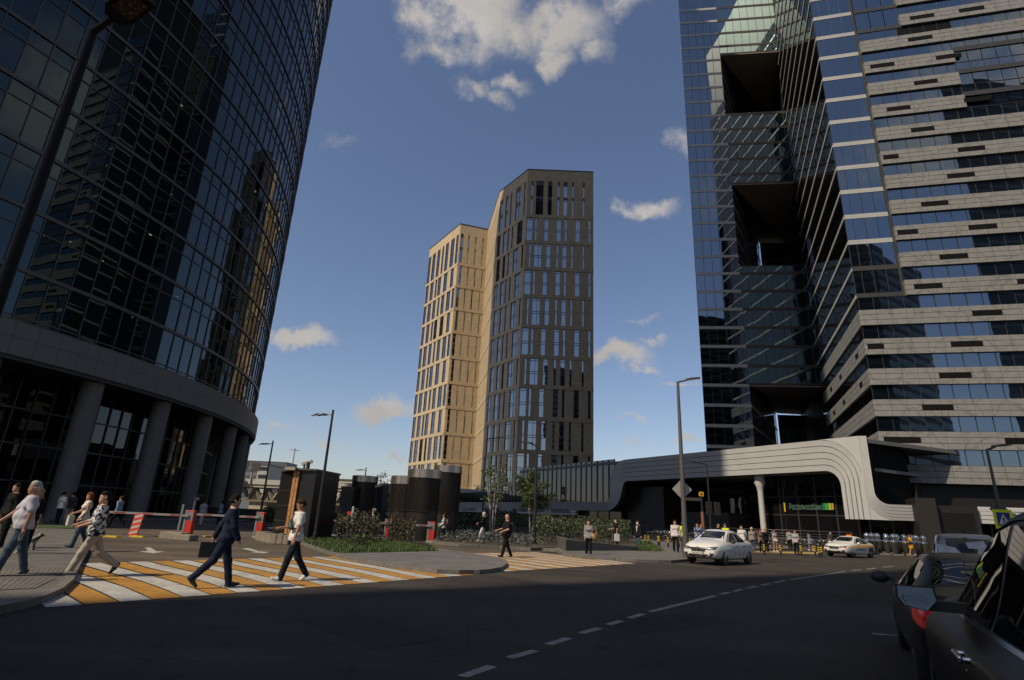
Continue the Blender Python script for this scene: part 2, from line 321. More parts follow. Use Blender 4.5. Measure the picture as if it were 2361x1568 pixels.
# area by the left tower
TWR=[Vector((-95,25)),Vector((-38,28)),Vector((-30,36))]+G([(330,1203),(520,1203),(560,1203)])+[Vector((-28,95)),Vector((-60,125)),Vector((-120,70))]
slab('tower_pavement',TWR,PAVE2)
TACT=mat('tactile_yellow',(.33,.22,.07),.8,var=.2,vscale=6)
sheet('tactile_strip_3',G([c4(965,1188),c4(1600,1205),c4(1600,1222),c4(965,1205)],.0),.012,TACT)
# painted markings
def paint(name,col): 
    m=mat(name,col,.65); N,L,b=nodes(m); tc=N.new('ShaderNodeTexCoord')
    n=N.new('ShaderNodeTexNoise'); n.inputs['Scale'].default_value=6; n.inputs['Detail'].default_value=10; n.inputs['Roughness'].default_value=.7; L.new(tc.outputs['Object'],n.inputs['Vector'])
    r=N.new('ShaderNodeValToRGB'); r.color_ramp.elements[0].position=.36; r.color_ramp.elements[1].position=.47; r.color_ramp.elements[0].color=(*[.35*c+.04 for c in col],1); r.color_ramp.elements[1].color=(*col,1); L.new(n.outputs['Fac'],r.inputs[0])
    n2=N.new('ShaderNodeTexNoise'); n2.inputs['Scale'].default_value=1.2; n2.inputs['Detail'].default_value=5; L.new(tc.outputs['Object'],n2.inputs['Vector'])
    q=N.new('ShaderNodeMapRange'); q.inputs[1].default_value=.3; q.inputs[2].default_value=.7; q.inputs[3].default_value=.8; q.inputs[4].default_value=1.1; L.new(n2.outputs['Fac'],q.inputs[0])
    mx=N.new('ShaderNodeMix'); mx.data_type='RGBA'; mx.blend_type='MULTIPLY'; mx.inputs[0].default_value=1; L.new(r.outputs[0],mx.inputs[6]); L.new(q.outputs[0],mx.inputs[7]); L.new(mx.outputs[2],b.inputs['Base Color']); return m
WPAINT=paint('white_road_paint',(.40,.39,.365)); YPAINT=paint('yellow_road_paint',(.37,.185,.028))
def crossing(far,near,n,first,label,gap=.06,curve=.0):
    """n stripes between a far and a near line (lists of two photo-surveyed ground points)"""
    a0,a1=[gz(*p) for p in far]; b0,b1=[gz(*p) for p in near]; out={0:MB(),1:MB()}
    for i in range(n):
        t0,t1=(i+gap)/n,(i+1-gap)/n; c=(i+first)%2; K=6
        pts=[]
        for t in (t0,t1):
            row=[]
            for k in range(K+1):
                u=k/K; p=a0.lerp(a1,t).lerp(b0.lerp(b1,t),u); d=(b0-a0).normalized(); s=Vector((-d.y,d.x,0))
                row.append(p+s*curve*math.sin(PI*u)+s*random.uniform(-.012,.012))
            pts.append(row)
        for k in range(K): out[c].quad((*pts[0][k][:2],.009),(*pts[1][k][:2],.009),(*pts[1][k+1][:2],.009),(*pts[0][k+1][:2],.009))
    for c,m,nm in ((0,WPAINT,'white_crossing_stripes'),(1,YPAINT,'yellow_crossing_stripes')):
        o=out[c].obj(nm,m); tag(o,kind='structure')
        for p in o.data.polygons:
            if p.normal.z<0: o.data.flip_normals(); break
def crossing2(a,b_,d0,d1,ln,n,half=.235):
    a,b_=Vector((*a,0)),Vector((*b_,0)); out={0:MB(),1:MB()}; L_=(b_-a).length; u=(b_-a)/L_; K=8
    for i in range(n):
        t=i*.5; c=i%2; f=t/L_; d=Vector((*d0,0)).lerp(Vector((*d1,0)),f).normalized(); s=Vector((d.y,-d.x,0)); s=s if s.dot(u)>0 else -s
        p=a+u*t; rows=[]
        for k in range(K+1):
            v=k/K; q=p+d*ln*v; bend=s*.10*math.sin(PI*v*1.5)*(1 if v<.67 else .6); w=half*random.uniform(.96,1.03); rows.append((q-s*w+bend,q+s*w+bend))
        for k in range(K): out[c].quad(*[(v.x,v.y,.009) for v in (rows[k][0],rows[k][1],rows[k+1][1],rows[k+1][0])])
    for c,m,nm in ((0,WPAINT,'white_crossing_stripes'),(1,YPAINT,'yellow_crossing_stripes')):
        o=out[c].obj(nm,m); tag(o,kind='structure')
        if o.data.polygons[0].normal.z<0: o.data.flip_normals()
crossing2((-6.7,9.5),(-1.24,16.7),(-.768,.64),(-.655,.755),6.9,20)
crossing2((.30,19.0),(5.6,25.2),(-.665,.747),(-.62,.785),6.5,17)
sheet('kerb_yellow_line',G([c2(1000,1128),c2(1450,1215),c2(1850,1280),c2(1870,1272),c2(1480,1200),c2(1050,1118)]),.011,YPAINT)
mk=MB()
DL=[((1065,1561),(1135,1537)),((1174,1518),(1234,1501)),((1264,1487),(1311,1472)),((1340,1461),(1382,1449)),((1401,1441),(1433,1432)),((1451,1426),(1483,1416)),((1498,1411),(1576,1392)),((1576,1392),(1650,1374)),((1661,1371),(1682,1366)),((1692,1364),(1712,1359)),((1722,1357),(1745,1352)),((1755,1350),(1775,1346)),((1785,1344),(1810,1339)),((1822,1337),(1950,1318)),((1965,1316),(1985,1314)),((1998,1313),(2020,1310)),((2035,1308),(2060,1306))]
for (a,b_) in DL:
    p,q=gz(*a),gz(*b_); d=(q-p).normalized(); s=Vector((-d.y,d.x,0))*.065
    mk.quad(*[(v.x,v.y,.006) for v in (p-s,q-s,q+s,p+s)])
def line(a,b_,w=.1,m=None):
    p,q=gz(*a),gz(*b_); d=(q-p).normalized(); s=Vector((-d.y,d.x,0))*w/2; (m or mk).quad(*[(v.x,v.y,.006) for v in (p-s,q-s,q+s,p+s)])
line((2012,1462),(2040,1464),.14); line((2040,1464),(2090,1467),.08); line(c4(130,1305),c4(660,1358),.08); line(c4(970,1300),c4(1180,1325),.08)
o=mk.obj('lane_markings',mat('worn_white_paint',(.24,.23,.215),.7,var=.35,vscale=12)); tag(o,kind='structure')
if o.data.polygons[0].normal.z<0: o.data.flip_normals()
am=MB()
for P in ([c1(1310,962),c1(1400,955),c1(1365,925),c1(1420,922),c1(1475,958),c1(1555,962),c1(1450,978)],[c2(160,1050),c2(225,1048),c2(325,1078),c2(420,1085),c2(370,1096),c2(230,1086),c2(290,1083)]):
    am.poly([(*p[:2],.009) for p in G(P)])
o=am.obj('arrow_markings',WPAINT); tag(o,kind='structure')
bm=bmesh.new(); bm.from_mesh(o.data); bmesh.ops.triangulate(bm,faces=bm.faces)
for f in bm.faces:
    if f.normal.z<0: f.normal_flip()
bm.to_mesh(o.data); bm.free()
ys=MB()
for a,b_ in ((990,1120),(1240,1365),(1480,1600),(1940,2030)):
    p=gz(*c1(a,820)); q=gz(*c1(b_,828)); d=(q-p).normalized(); s=Vector((-d.y,d.x,0))*.12; ys.prism([p-s,q-s,q+s,p+s],0,.06)
tag(ys.obj('yellow_kerb_blocks',mat('yellow_block',(.55,.38,.02),.6,var=.2)),kind='structure')
# ---------------------------------------------------------------- buildings
class Panes:
    """collects window panes; the ones that show largest become parts of their own"""
    def __init__(s,jit=.006): s.q=[]; s.j=jit
    def add(s,quads,m=0): s.q.append((quads,m))
    def quad(s,o,d,s0,s1,z0,z1,off=0.,m=0):
        n=Vector((d[1],-d[0])); P=lambda a,z:Vector((o[0]+d[0]*a+n.x*off,o[1]+d[1]*a+n.y*off,z)); s.add([[P(s0,z0),P(s1,z0),P(s1,z1),P(s0,z1)]],m)
    def area(s,quads):
        A=0
        for q in quads:
            ps=[proj(p) for p in q]
            if any(p is None for p in ps): continue
            cx=sum(p[0] for p in ps)/4; cy=sum(p[1] for p in ps)/4
            if not(-20<cx<2380 and -20<cy<1588): continue
            A+=abs(sum(ps[i][0]*ps[(i+1)%4][1]-ps[(i+1)%4][0]*ps[i][1] for i in range(4)))/2
        return A
    def finish(s,parent,mats,n=99,name='window'):
        o=sorted(range(len(s.q)),key=lambda i:-s.area(s.q[i][0])); top=set(o[:n]); rest=MB(); 
        for i,(quads,m) in enumerate(s.q):
            mb=MB() if i in top else rest
            for q in quads:
                nn=(q[1]-q[0]).cross(q[3]-q[0]).normalized(); a,b,c=[random.uniform(-s.j,s.j) for _ in range(3)]
                mb.quad(q[0]+nn*a,q[1]+nn*b,q[2]+nn*(b+c-a),q[3]+nn*c,m)
            if i in top: mb.obj(name,mats,parent,world=True)
        if rest.f: tag(rest.obj(name,mats,parent,world=True),kind='stuff')
G_GREEN=glass('glass_dark_green',(.003,.006,.007),1.75,.10,.35,tint=(.68,.88,.92)); G_BLUE=glass('glass_blue',(.004,.007,.012),3.1,.08,.35,tint=(.75,.88,1.)); G_DARK=glass('glass_black',(.004,.004,.005),1.5,.2,.4)
G_BRONZE=glass('glass_bronze',(.012,.008,.006),1.8,.3,.5); G_CYAN=glass('glass_cyan',(.01,.018,.02),3.2,.2,.4,tint=(.7,.95,1.))
FRAME=mat('grey_aluminium',(.085,.083,.08),.45,.3,var=.08); FRAME_D=mat('dark_frame',(.03,.03,.032),.45)
STONE_L=mat('grey_panel',(.15,.142,.132),.6,var=.07,vscale=1.2); CONC=mat('column_grey',(.135,.128,.118),.65,var=.1,vscale=2.)
BLACKP=mat('black_cladding',(.012,.011,.011),.5,var=.15)
def left_tower():
    C=Vector((-92.5,58.)); R=60.
    t=thing('office_tower','tall curved dark glass tower with a stone band above a row of round columns','tower',(-45,50,0))
    st=rad(1.5); th0=rad(-60); n=81; lv=[13.5,17.3]; 
    while lv[-1]<205: lv.append(lv[-1]+4.575)
    H=lv[-1]; P=lambda a,r:Vector((C.x+r*math.cos(a),C.y+r*math.sin(a)))
    pan=Panes(.007); fr=MB(); body=MB()
    A=[th0+i*st for i in range(n+1)]
    for i in range(n):
        p,q=P(A[i],R),P(A[i+1],R)
        for k in range(len(lv)-1):
            z0,z1=lv[k]+.14,lv[k+1]-.14; zt=z0+(z1-z0)*.70; v=lambda a,z:Vector((a.x,a.y,z))
            pan.add([[v(p,z0),v(q,z0),v(q,zt),v(p,zt)],[v(p,zt),v(q,zt),v(q,z1),v(p,z1)]])
    pan.finish(t,[G_GREEN])
    for i in range(n+1):
        a=A[i]; w=.035/R
        fr.prism([P(a-w,R+.09),P(a+w,R+.09),P(a+w,R-.1),P(a-w,R-.1)],lv[0],H)
    fr.obj('vertical_mullions',FRAME,t,world=True)
    for k,z in enumerate(lv):
        for zz,hh,oo in ((z,.15,.13),(z+.42 if k==0 else z+(4.575-.28)*.70+.14,.045,.07)):
            if k==len(lv)-1 and oo<.1: continue
            m=MB()
            for i in range(n):
                a,b=A[i],A[i+1]; m.prism([P(a,R+oo),P(b,R+oo),P(b,R-.1),P(a,R-.1)],zz-hh,zz+hh)
            m.obj('floor_rail' if oo>.1 else 'transom',FRAME,t,world=True)
    # core body behind the glass
    ring=[P(a,R-.25) for a in A]; body.prism([(p.x,p.y) for p in ring]+[(-100,100),(-100,15)],13.2,H-.2); body.obj('body',BLACKP,t,world=True)
    bd=MB()
    for i in range(n):
        a,b=A[i]+.0002,A[i+1]-.0002
        for z0,z1 in ((11.0,12.26),(12.28,13.36)): bd.prism([P(a,R+.75),P(b,R+.75),P(b,R-.5),P(a,R-.5)],z0,z1)
    bd.obj('stone_band',STONE_L,t,world=True)
    sf=MB()
    for i in range(n): a,b=A[i],A[i+1]; sf.prism([P(a,R+.6),P(b,R+.6),P(b,R-9),P(a,R-9)],10.7,10.99)
    sf.obj('soffit',mat('soffit_dark',(.05,.05,.05),.7),t,world=True)
    for k in range(-3,8):
        a=rad(-4.8+7.5*k); p=P(a,R-.55); m=MB(); m.lathe((p.x,p.y,0),[(.86,0),(.82,.25),(.80,.26),(.80,10.75)],28); m.obj('column',CONC,t,smooth=40,world=True)
    lob=Panes(.01); lf=MB(); r=R-4.5
    for i in range(-13,n):
        a,b=th0+i*st,th0+(i+1)*st
        if a<rad(-38) or a>rad(40): continue
        p,q=P(a,r),P(b,r)
        for z0,z1 in ((.1,2.6),(2.75,5.4),(5.55,8.1),(8.2,10.7)):
            lob.add([[Vector((p.x,p.y,z0)),Vector((q.x,q.y,z0)),Vector((q.x,q.y,z1)),Vector((p.x,p.y,z1))]])
        lf.prism([P(a-.05/r,r+.12),P(a+.05/r,r+.12),P(a+.05/r,r-.1),P(a-.05/r,r-.1)],0,10.7)
        for z in (2.68,5.48,8.15): lf.prism([P(a,r+.08),P(b,r+.08),P(b,r-.1),P(a,r-.1)],z-.07,z+.07)
    lob.finish(t,[G_DARK],60,name='lobby_window'); lf.obj('lobby_frame',FRAME,t,world=True)
    c=MB(); c.prism([(p.x,p.y) for p in [P(a,r-.2) for a in A[10:70]]]+[(-100,95),(-100,20)],0,10.6); c.obj('lobby_core',BLACKP,t,world=True)
    # lit ceiling lamps seen through the glass
    for i in range(26):
        a=rad(random.uniform(-24,12)); k=random.randrange(0,9); z=lv[k]+random.uniform(2.6,3.9); m=MB(); w=random.choice((.06,.06,.28)); 
        m.prism([P(a,R+.012),P(a+w/R,R+.012),P(a+w/R,R+.004),P(a,R+.004)],z,z+.05); m.obj('ceiling_lamp',mat('lamp_spot',(.8,.8,.7),.5,emit=(.9,.9,.65,.55)),t,world=True)
left_tower()

TAN=paving('clad_tan',(.44,.345,.222),1.15,2.95,0,.7,.05,.6)
# map the cladding joints to the facade (height and run)
def facade_coords(m,ang=0.):
    N,L,b=nodes(m); tc=[n for n in N if n.type=='TEX_COORD'][0]; mp=[n for n in N if n.type=='MAPPING'][0]
    sx=N.new('ShaderNodeSeparateXYZ'); cx=N.new('ShaderNodeCombineXYZ'); ad=N.new('ShaderNodeMath'); ad.operation='MULTIPLY_ADD'; ad.inputs[1].default_value=.55
    L.new(tc.outputs['Object'],sx.inputs[0]); L.new(sx.outputs['Y'],ad.inputs[0]); L.new(sx.outputs['X'],ad.inputs[2]); L.new(ad.outputs[0],cx.inputs['X']); L.new(sx.outputs['Z'],cx.inputs['Y']); L.new(cx.outputs[0],mp.inputs['Vector'])
facade_coords(TAN)
LOUV=mat('dark_louvre',(.007,.007,.0065),.6,spec=.12)
def clad_tower():
    h=106.5; A=(-35.87,208.53);B=(-21.32,186.15);Cc=(-11.02,189.47);D=(-6.41,163.31);E=(2.6,150.);F=(23.09,149.79)
    t=thing('residential_tower','slim zigzag sandstone coloured high-rise with narrow tall windows, sunlit on its left faces','tower',(2,170,0))
    ledge=[10.2,18.7,27.6,36.5,45.1,54.1,63.4,72.2,81.0,89.8]
    full=[1.5]+ledge
    core=MB(); 
    back=[(26,178),(5,200),(-22,222)]
    pts=[A,B,Cc,D,E,F]
    core.prism([(p[0]+.0,p[1]+.55) for p in pts]+back,0,h-.4); core.obj('body',BLACKP,t,world=True)
    wall=MB(); pan=Panes(.004); fr=MB(); lou=MB(); led=MB()
    lay={'AB':([.08,.25,.42,.55,.70,.86],[1.7,1.9,1.5,1.1,1.8,1.9]),'BC':([.12,.38,.63,.88],[.75,.5,.5,.5]),'CD':([.1,.2,.3,.4,.5,.6,.7,.8,.9],[.7]*9),'DE':([.1,.32,.5,.68,.88],[1.6,1.3,.8,1.9,.8]),'EF':None}
    rows_e=([.075,.19,.345,.475,.58,.69,.855],[.55,2.3,1.3,.6,1.3,.55,.55]); rows_o=([.055,.15,.305,.49,.595,.77,.945],[1.9,.6,1.3,1.4,.65,1.4,.65])
    segs=[('AB',A,B),('BC',B,Cc),('CD',Cc,D),('DE',D,E),('EF',E,F)]
    for nm,p,q in segs:
        p,q=Vector(p),Vector(q); L_=(q-p).length; d=(q-p)/L_; o=(p.x,p.y)
        zs=full+[h-4.2]
        for k in range(len(zs)-1):
            z0,z1=zs[k]+.55,zs[k+1]-.55
            if k==len(zs)-2: z1=h-4.2
            if nm=='EF': xs,ws=(rows_e if k%2==0 else rows_o)
            elif nm=='DE': xs,ws=([.10,.30,.46,.70,.92],[1.6,1.2,.8,2.2,.7]) if k%2==0 else ([.06,.28,.42,.55,.80],[1.7,1.5,.8,.6,2.3])
            elif nm=='AB': xs,ws=([.05,.2,.36,.5,.63,.80,.94],[2.,2.4,2.1,1.3,2.1,2.4,1.6]) if k%2==0 else ([.06,.22,.36,.47,.66,.86],[2.1,2.3,1.3,2.2,2.4,1.9])
            elif nm=='BC': xs,ws=([.12,.38,.63,.88],[.9,.5,.5,.5]) if k%2 else ([.09,.33,.58,.84],[1.1,.5,.5,.5])
            else: xs,ws=lay[nm]
            cur=0.
            for x,w in zip(xs,ws):
                w*=1.22 if nm in('AB','DE') else 1.; c=x*L_; a,b=max(0.0,c-w/2),min(L_,c+w/2)
                if a>cur: wall.wall(o,d,cur,a,z0,z1,0,.6)
                cur=b; dep=-.22
                zm=(z0+z1)/2; hh=z1-z0
                lo_h=random.random()<.06
                segz=[z0,z0+.42*hh,z0+.5*hh,z0+.92*hh,z1] if w>.7 else [z0,z0+.46*hh,z0+.54*hh,z1]
                n_=Vector((d.y,-d.x)); quads=[]
                PP=lambda s_,z:Vector((o[0]+d.x*s_+n_.x*dep,o[1]+d.y*s_+n_.y*dep,z))
                cols=[a,b] if w<2 else [a,a+(b-a)*.62,b]
                for zi in range(len(segz)-1):
                    for ci in range(len(cols)-1):
                        quads.append([PP(cols[ci],segz[zi]),PP(cols[ci+1],segz[zi]),PP(cols[ci+1],segz[zi+1]),PP(cols[ci],segz[zi+1])])
                topcap=(k==len(zs)-2)
                pan.add(quads,1 if (lo_h or (topcap and False)) else 0)
                for z in segz[1:-1]: fr.wall(o,d,a,b,z-.08,z+.08,dep+.05,.1)
                for s_ in cols: fr.wall(o,d,max(0,s_-.06),min(L_,s_+.06),z0,z1,dep+.06,.1)
                if topcap:
                    fr.wall(o,d,a,b,z1-1.5,z1,dep+.09,.1); fr.wall(o,d,a,b,zm-.5,zm+.5,dep+.09,.1)
            if cur<L_: wall.wall(o,d,cur,L_,z0,z1,0,.6)
            if k>0: 
                zz=zs[k]; led.wall(o,d,-.02,L_+.02,zz-.55,zz+.55,.1,.7)
        led.wall(o,d,0,L_,1.5-1.5,2.05,.0,.6)
        led.wall(o,d,0,L_,h-4.2,h-.25,.0,.6); fr.wall(o,d,-.05,L_+.05,h-.25,h,.12,.9)
    # parapet on the hidden faces and the end wall
    Fv=Vector(F); led.wall(F,(back[0][0]-F[0])/28.4 and ((back[0][0]-F[0])/28.36,(back[0][1]-F[1])/28.36),0,28.3,0,h-.3,0,.5)
    wall.obj('cladding',TAN,t,world=True); led.obj('ledge_bands',TAN,t,world=True); fr.obj('window_frames',FRAME_D,t,world=True)
    pan.finish(t,[glass('glass_slot',(.006,.008,.012),3.7,.12,.25,tint=(.85,.93,1.)),LOUV])
clad_tower()
STONE=mat('marble_panel',(.225,.225,.222),.55); 
def marble():
    m=STONE; N,L,b=nodes(m); tc=N.new('ShaderNodeTexCoord'); w=N.new('ShaderNodeTexNoise'); w.inputs['Scale'].default_value=.5; w.inputs['Detail'].default_value=5; L.new(tc.outputs['Object'],w.inputs['Vector'])
    ws=N.new('ShaderNodeVectorMath'); ws.operation='SCALE'; ws.inputs['Scale'].default_value=2.2; L.new(w.outputs['Color'],ws.inputs[0]); ad=N.new('ShaderNodeVectorMath'); L.new(tc.outputs['Object'],ad.inputs[0]); L.new(ws.outputs[0],ad.inputs[1])
    v=N.new('ShaderNodeTexVoronoi'); v.feature='DISTANCE_TO_EDGE'; v.inputs['Scale'].default_value=.42; L.new(ad.outputs[0],v.inputs['Vector'])
    r=N.new('ShaderNodeMapRange'); r.inputs[1].default_value=0; r.inputs[2].default_value=.05; r.inputs[3].default_value=.72; r.inputs[4].default_value=1; L.new(v.outputs['Distance'],r.inputs[0])
    n=N.new('ShaderNodeTexNoise'); n.inputs['Scale'].default_value=1.5; n.inputs['Detail'].default_value=7; L.new(tc.outputs['Object'],n.inputs['Vector']); q=N.new('ShaderNodeMapRange'); q.inputs[1].default_value=.3; q.inputs[2].default_value=.7; q.inputs[3].default_value=.88; q.inputs[4].default_value=1.08; L.new(n.outputs['Fac'],q.inputs[0])
    p=N.new('ShaderNodeMath'); p.operation='MULTIPLY'; L.new(r.outputs[0],p.inputs[0]); L.new(q.outputs[0],p.inputs[1]); mx=N.new('ShaderNodeVectorMath'); mx.operation='SCALE'; mx.inputs[0].default_value=(.225,.225,.222); L.new(p.outputs[0],mx.inputs['Scale']); L.new(mx.outputs[0],b.inputs['Base Color'])
marble()
SPAND=mat('pale_spandrel',(.42,.42,.41),.4,.1,var=.06,vscale=.6); SPAND_D=mat('dark_spandrel',(.05,.05,.05),.45,.1); SOFF=mat('brown_soffit',(.30,.25,.22),.7,var=.1,vscale=.3)
def right_tower():
    t=thing('stone_and_glass_tower','stepped high-rise of dark glass with pale stone bands and open bays between its slabs','tower',(55,80,0))
    C=(42.9,64.); d=Vector((.967,-.255)); e=Vector((.353,.936)); n=Vector((d.y,-d.x))
    pan=Panes(.006); st=MB(); sp=MB(); fr=MB(); core=MB()
    class DK:
        def wall(s_,*a): m=MB(); m.wall(*a); m.obj('dark_spandrel',SPAND_D,t,world=True)
    dk=DK()
    fl=[13.0-3.73+3.73*k for k in range(0,27)]      # top of each stone course
    W_=40.
    def left_edge(z):
        if z<10: return 1.6
        if z<28.2: return 0.
        if z<71.5: return 5.3
        return 10.8
    bw=1.64
    for k,zt in enumerate(fl):
        zb=zt-1.95; le=left_edge(zt); cut=16.2 if 57<zt<66 else W_
        # three courses of stone slabs with open joints
        for c,(a,b) in enumerate(((zb,zb+.63),(zb+.68,zb+1.30),(zb+1.35,zt))):
            if zt<10 and c==2: pass
            x=le-.0
            while x<cut-.05:
                x1=min(cut,x+3.28/2); st.wall(C,d,x+.018,x1-.018,a,b,.55,.45); x=x1
            if zt<28.2:
                x=-.55
                nn=Vector((-e.y,e.x))
                while x<30:
                    x1=min(30,x+2.2); st.wall((C[0]+e.x*x1+nn.x*0,C[1]+e.y*x1),-e,.008,x1-x-.008,a,b,.12,.3); x=x1
            elif le>0 and c>=0: # return of the stone at the step
                st.wall((C[0]+d.x*le+n.x*.1,C[1]+d.y*le+n.y*.1),n,0,.44,a,b,-.0,.3) if False else None
        # stone return on the left end of the stepped courses
        # window strip above the course
        z0,z1=zt+.03,zt+1.75
        x=le
        lv_=0
        while x<W_-.1:
            x1=x+bw
            if x1>cut and x<cut: x1=cut
            r=random.random()
            pan.quad(C,d,x+.04,x1-.04,z0,z1,.25 if zt>28 or True else .2,0 if not(71.5>zt>66 and 9<x<15.5) else 1)
            fr.wall(C,d,x-.03,x+.03,z0-.03,z1+.03,.30,.1); x=x1
        fr.wall(C,d,le,W_,z0-.03,z0+.04,.31,.1); fr.wall(C,d,le,W_,z1-.02,z1+.05,.31,.1)
        if cut<W_:
            x=cut
            while x<W_: pan.quad(C,d,x+.04,x+bw-.04,zb,zt,.2,0); x+=bw
            sp_=sp; dk.wall(C,d,cut,W_,zt-.1,zt+.6,.34,.1)
        if le>5.5: # glass in place of stone between the slab and the stone edge
            for x in np.arange(5.3,le-.1,(le-5.3)/3.): pan.quad(C,d,x+.04,x+(le-5.3)/3.-.04,zt-3.2 if False else zb,zt+1.75,.25,0)
            dk.wall(C,d,5.3,le,zb-.15,zb+.45,.34,.1)
        # slab of taller panes at the corner
        if zt>28.2:
            zs=zb; light=SPAND
            (sp if zt>35.5 else dk).wall(C,d,0,5.05,zs,zs+.62,.06,.25)
            for i in range(4): 
                w0=[0,.95,2.3,3.7][i]; w1=[.95,2.3,3.7,5.05][i]; pan.quad(C,d,w0+.03,w1-.03,zs+.64,zs+3.73,.0,0); fr.wall(C,d,w0-.03,w0+.03,zs,zs+3.73,.04,.1)
            # dark flank that runs back to the recessed corner
            nn=Vector((-e.y,e.x)); I=(C[0]+e.x*33,C[1]+e.y*33)
            sp.wall(I,-e,0,33,zs,zs+.42,.1,.2)
            for i in range(14): pan.quad(I,-e,i*33/14+.05,(i+1)*33/14-.05,zs+.44,zs+3.73,0,2)
        else:
            I=(C[0]+e.x*33,C[1]+e.y*33)
            for i in range(14): pan.quad(I,-e,i*33/14+.05,(i+1)*33/14-.05,zt+.02,zt+1.78,-.1,2)
    # recess between the glass slab and the stone
    rc=MB(); rc.wall(C,d,5.05,5.32,28,120,.1,.3); rc.obj('recess_strip',SPAND_D,t,world=True)
    # dark insert panels in the stone
    ins=[(13.0,[(.3,4.),(12,15.)]),(16.73,[(4.7,7.8),(15.5,18)]),(20.5,[(7.,10.2)]),(24.2,[(.15,1.9),(8.8,12.)]),(27.9,[(11.6,14.6)]),(31.6,[(6.2,9.2),(16.8,20)]),(35.4,[(9.5,12.5)]),(39.1,[(5.5,7.8),(13.2,16.2)]),(42.8,[(8.7,11.7)]),(46.5,[(12.2,15.2)]),(50.3,[(5.5,7.3),(14,17)]),(54.,[(9.3,12.)]),(57.8,[(7.,9.8),(16,19)]),(61.5,[(10.8,13.6)]),(65.2,[(6.,9.),(14.,17.)]),(69.,[(11.2,14.2)]),(72.7,[(12.,15.),(18,21)]),(76.4,[(16.,19.)]),(80.2,[(13.,15.)])]
    for z,l in ins:
        k=min(fl,key=lambda q:abs(q-z)); zb=k-1.95
        for a,b in l: m=MB(); m.wall(C,d,a,b,zb+.67,zb+1.31,.565,.2); m.obj('dark_panel',LOUV,t,world=True)
    for z0 in (13.0,20.5,24.2):
        k=min(fl,key=lambda q:abs(q-z0)); zb=k-1.95
        for a in (3,14,22): m=MB(); x1=a+1.6; m.wall((C[0]+e.x*x1,C[1]+e.y*x1),-e,0,1.6,zb+.69,zb+1.37,.135,.2); m.obj('dark_panel',LOUV,t,world=True)
    # wings behind
    L0=Vector((34.6,97.)); f=Vector((.99,-.142)); g=Vector((.142,.99))
    def frame_wall(s0,s1,z0,z1,light,o=L0,dd=f,bay=1.62,mi=0,sub=True):
        zs=[z0]+[15.0-3.635*4+3.635*k for k in range(60) if z0+1.2<15.0-3.635*4+3.635*k<z1-.2]+[z1]
        for z,zt in zip(zs[:-1],zs[1:]):
            (sp if light else dk).wall(o,dd,s0,s1,z-.28,z+.28,.06,.2)
            nb=max(1,round((s1-s0)/bay))
            for i in range(nb):
                a=s0+(s1-s0)*i/nb; b=s0+(s1-s0)*(i+1)/nb; pan.quad(o,dd,a+.03,b-.03,z+.29,zt-.29,0,mi); fr.wall(o,dd,a-.03,a+.03,z+.2,zt-.2,.05,.1)
    frame_wall(0,8.,8.,135,True,mi=0)
    body=MB(); Q=lambda s,b:(L0.x+f.x*s+g.x*b,L0.y+f.y*s+g.y*b)
    body.prism([Q(.02,.15),Q(7.98,.15),(58.2,119.3),(51.,125.)],0,135); body.obj('left_slab',BLACKP,t,world=True)
    # bridging volumes with open bays between them
    for z0,z1 in ((99.7,135.),(67.,84.3),(25.8,49.4)):
        frame_wall(8.,21.,z0+.35,z1,False,mi=3)
        b=MB(); b.prism([Q(8.01,.15),Q(21.,.15),(82,121),(58.4,119.3)],z0+.4,z1); b.obj('bridge_volume',BLACKP,t,world=True)
        b=MB(); b.prism([Q(8.,-.1),Q(21.,-.1),(82,121),(58.4,119.3)],z0+.16,z0+.38); b.obj('bridge_underside',BLACKP,t,world=True)
        b=MB(); b.prism([Q(8.05,-.1),Q(21.,-.1),(82,121),(64.5,118)],z0,z0+.15); b.obj('bridge_soffit',SOFF,t,world=True)
    # flank of the left slab seen inside the open bays
    fk=Vector((.556,.831)); fo=Vector(Q(8.06,.02))
    for z0,z1 in ((84.4,99.6),(49.5,66.9),(8,25.7)):
        frame_wall(0,28,z0,z1,True,fo,fk,1.9,2)
        frame_wall(0,24,z0,z1,False,Vector((58.0,118.2)),Vector((.995,-.1)),1.62,0)
    for z0,z1 in ((8,15.),):
        b=MB(); b.prism([(58,119.2),(82,117),(82,118),(58,120)],0,z1); b.obj('bay_back_wall',BLACKP,t,world=True)
    m=MB(); q=(66.5,114); m.tube([(q[0],q[1],0),(q[0],q[1],100)],.9,12); m.obj('bay_column',BLACKP,t,world=True)
    core.prism([C,(C[0]+d.x*W_,C[1]+d.y*W_),(C[0]+d.x*W_+e.x*62,C[1]+d.y*W_+e.y*62),(C[0]+e.x*62,C[1]+e.y*62)],0,130)
    cm=core.obj('body',BLACKP,t,world=True)
    # pull the core inwards so that panes stand clear of it
    for v in cm.data.vertices:
        cx=Vector((C[0]+d.x*20+e.x*31,C[1]+d.y*20+e.y*31)); w=Vector((v.co.x,v.co.y))+Vector((t.location.x,t.location.y))*0
        q=(Vector((v.co.x,v.co.y))-cx); v.co.x=cx.x+q.x*.985; v.co.y=cx.y+q.y*.985
    st.obj('stone_bands',STONE,t,world=True); sp.obj('pale_spandrels',SPAND,t,world=True); fr.obj('window_frames',FRAME_D,t,world=True)
    pan.finish(t,[G_BLUE,LOUV,G_DARK,G_CYAN])
right_tower()
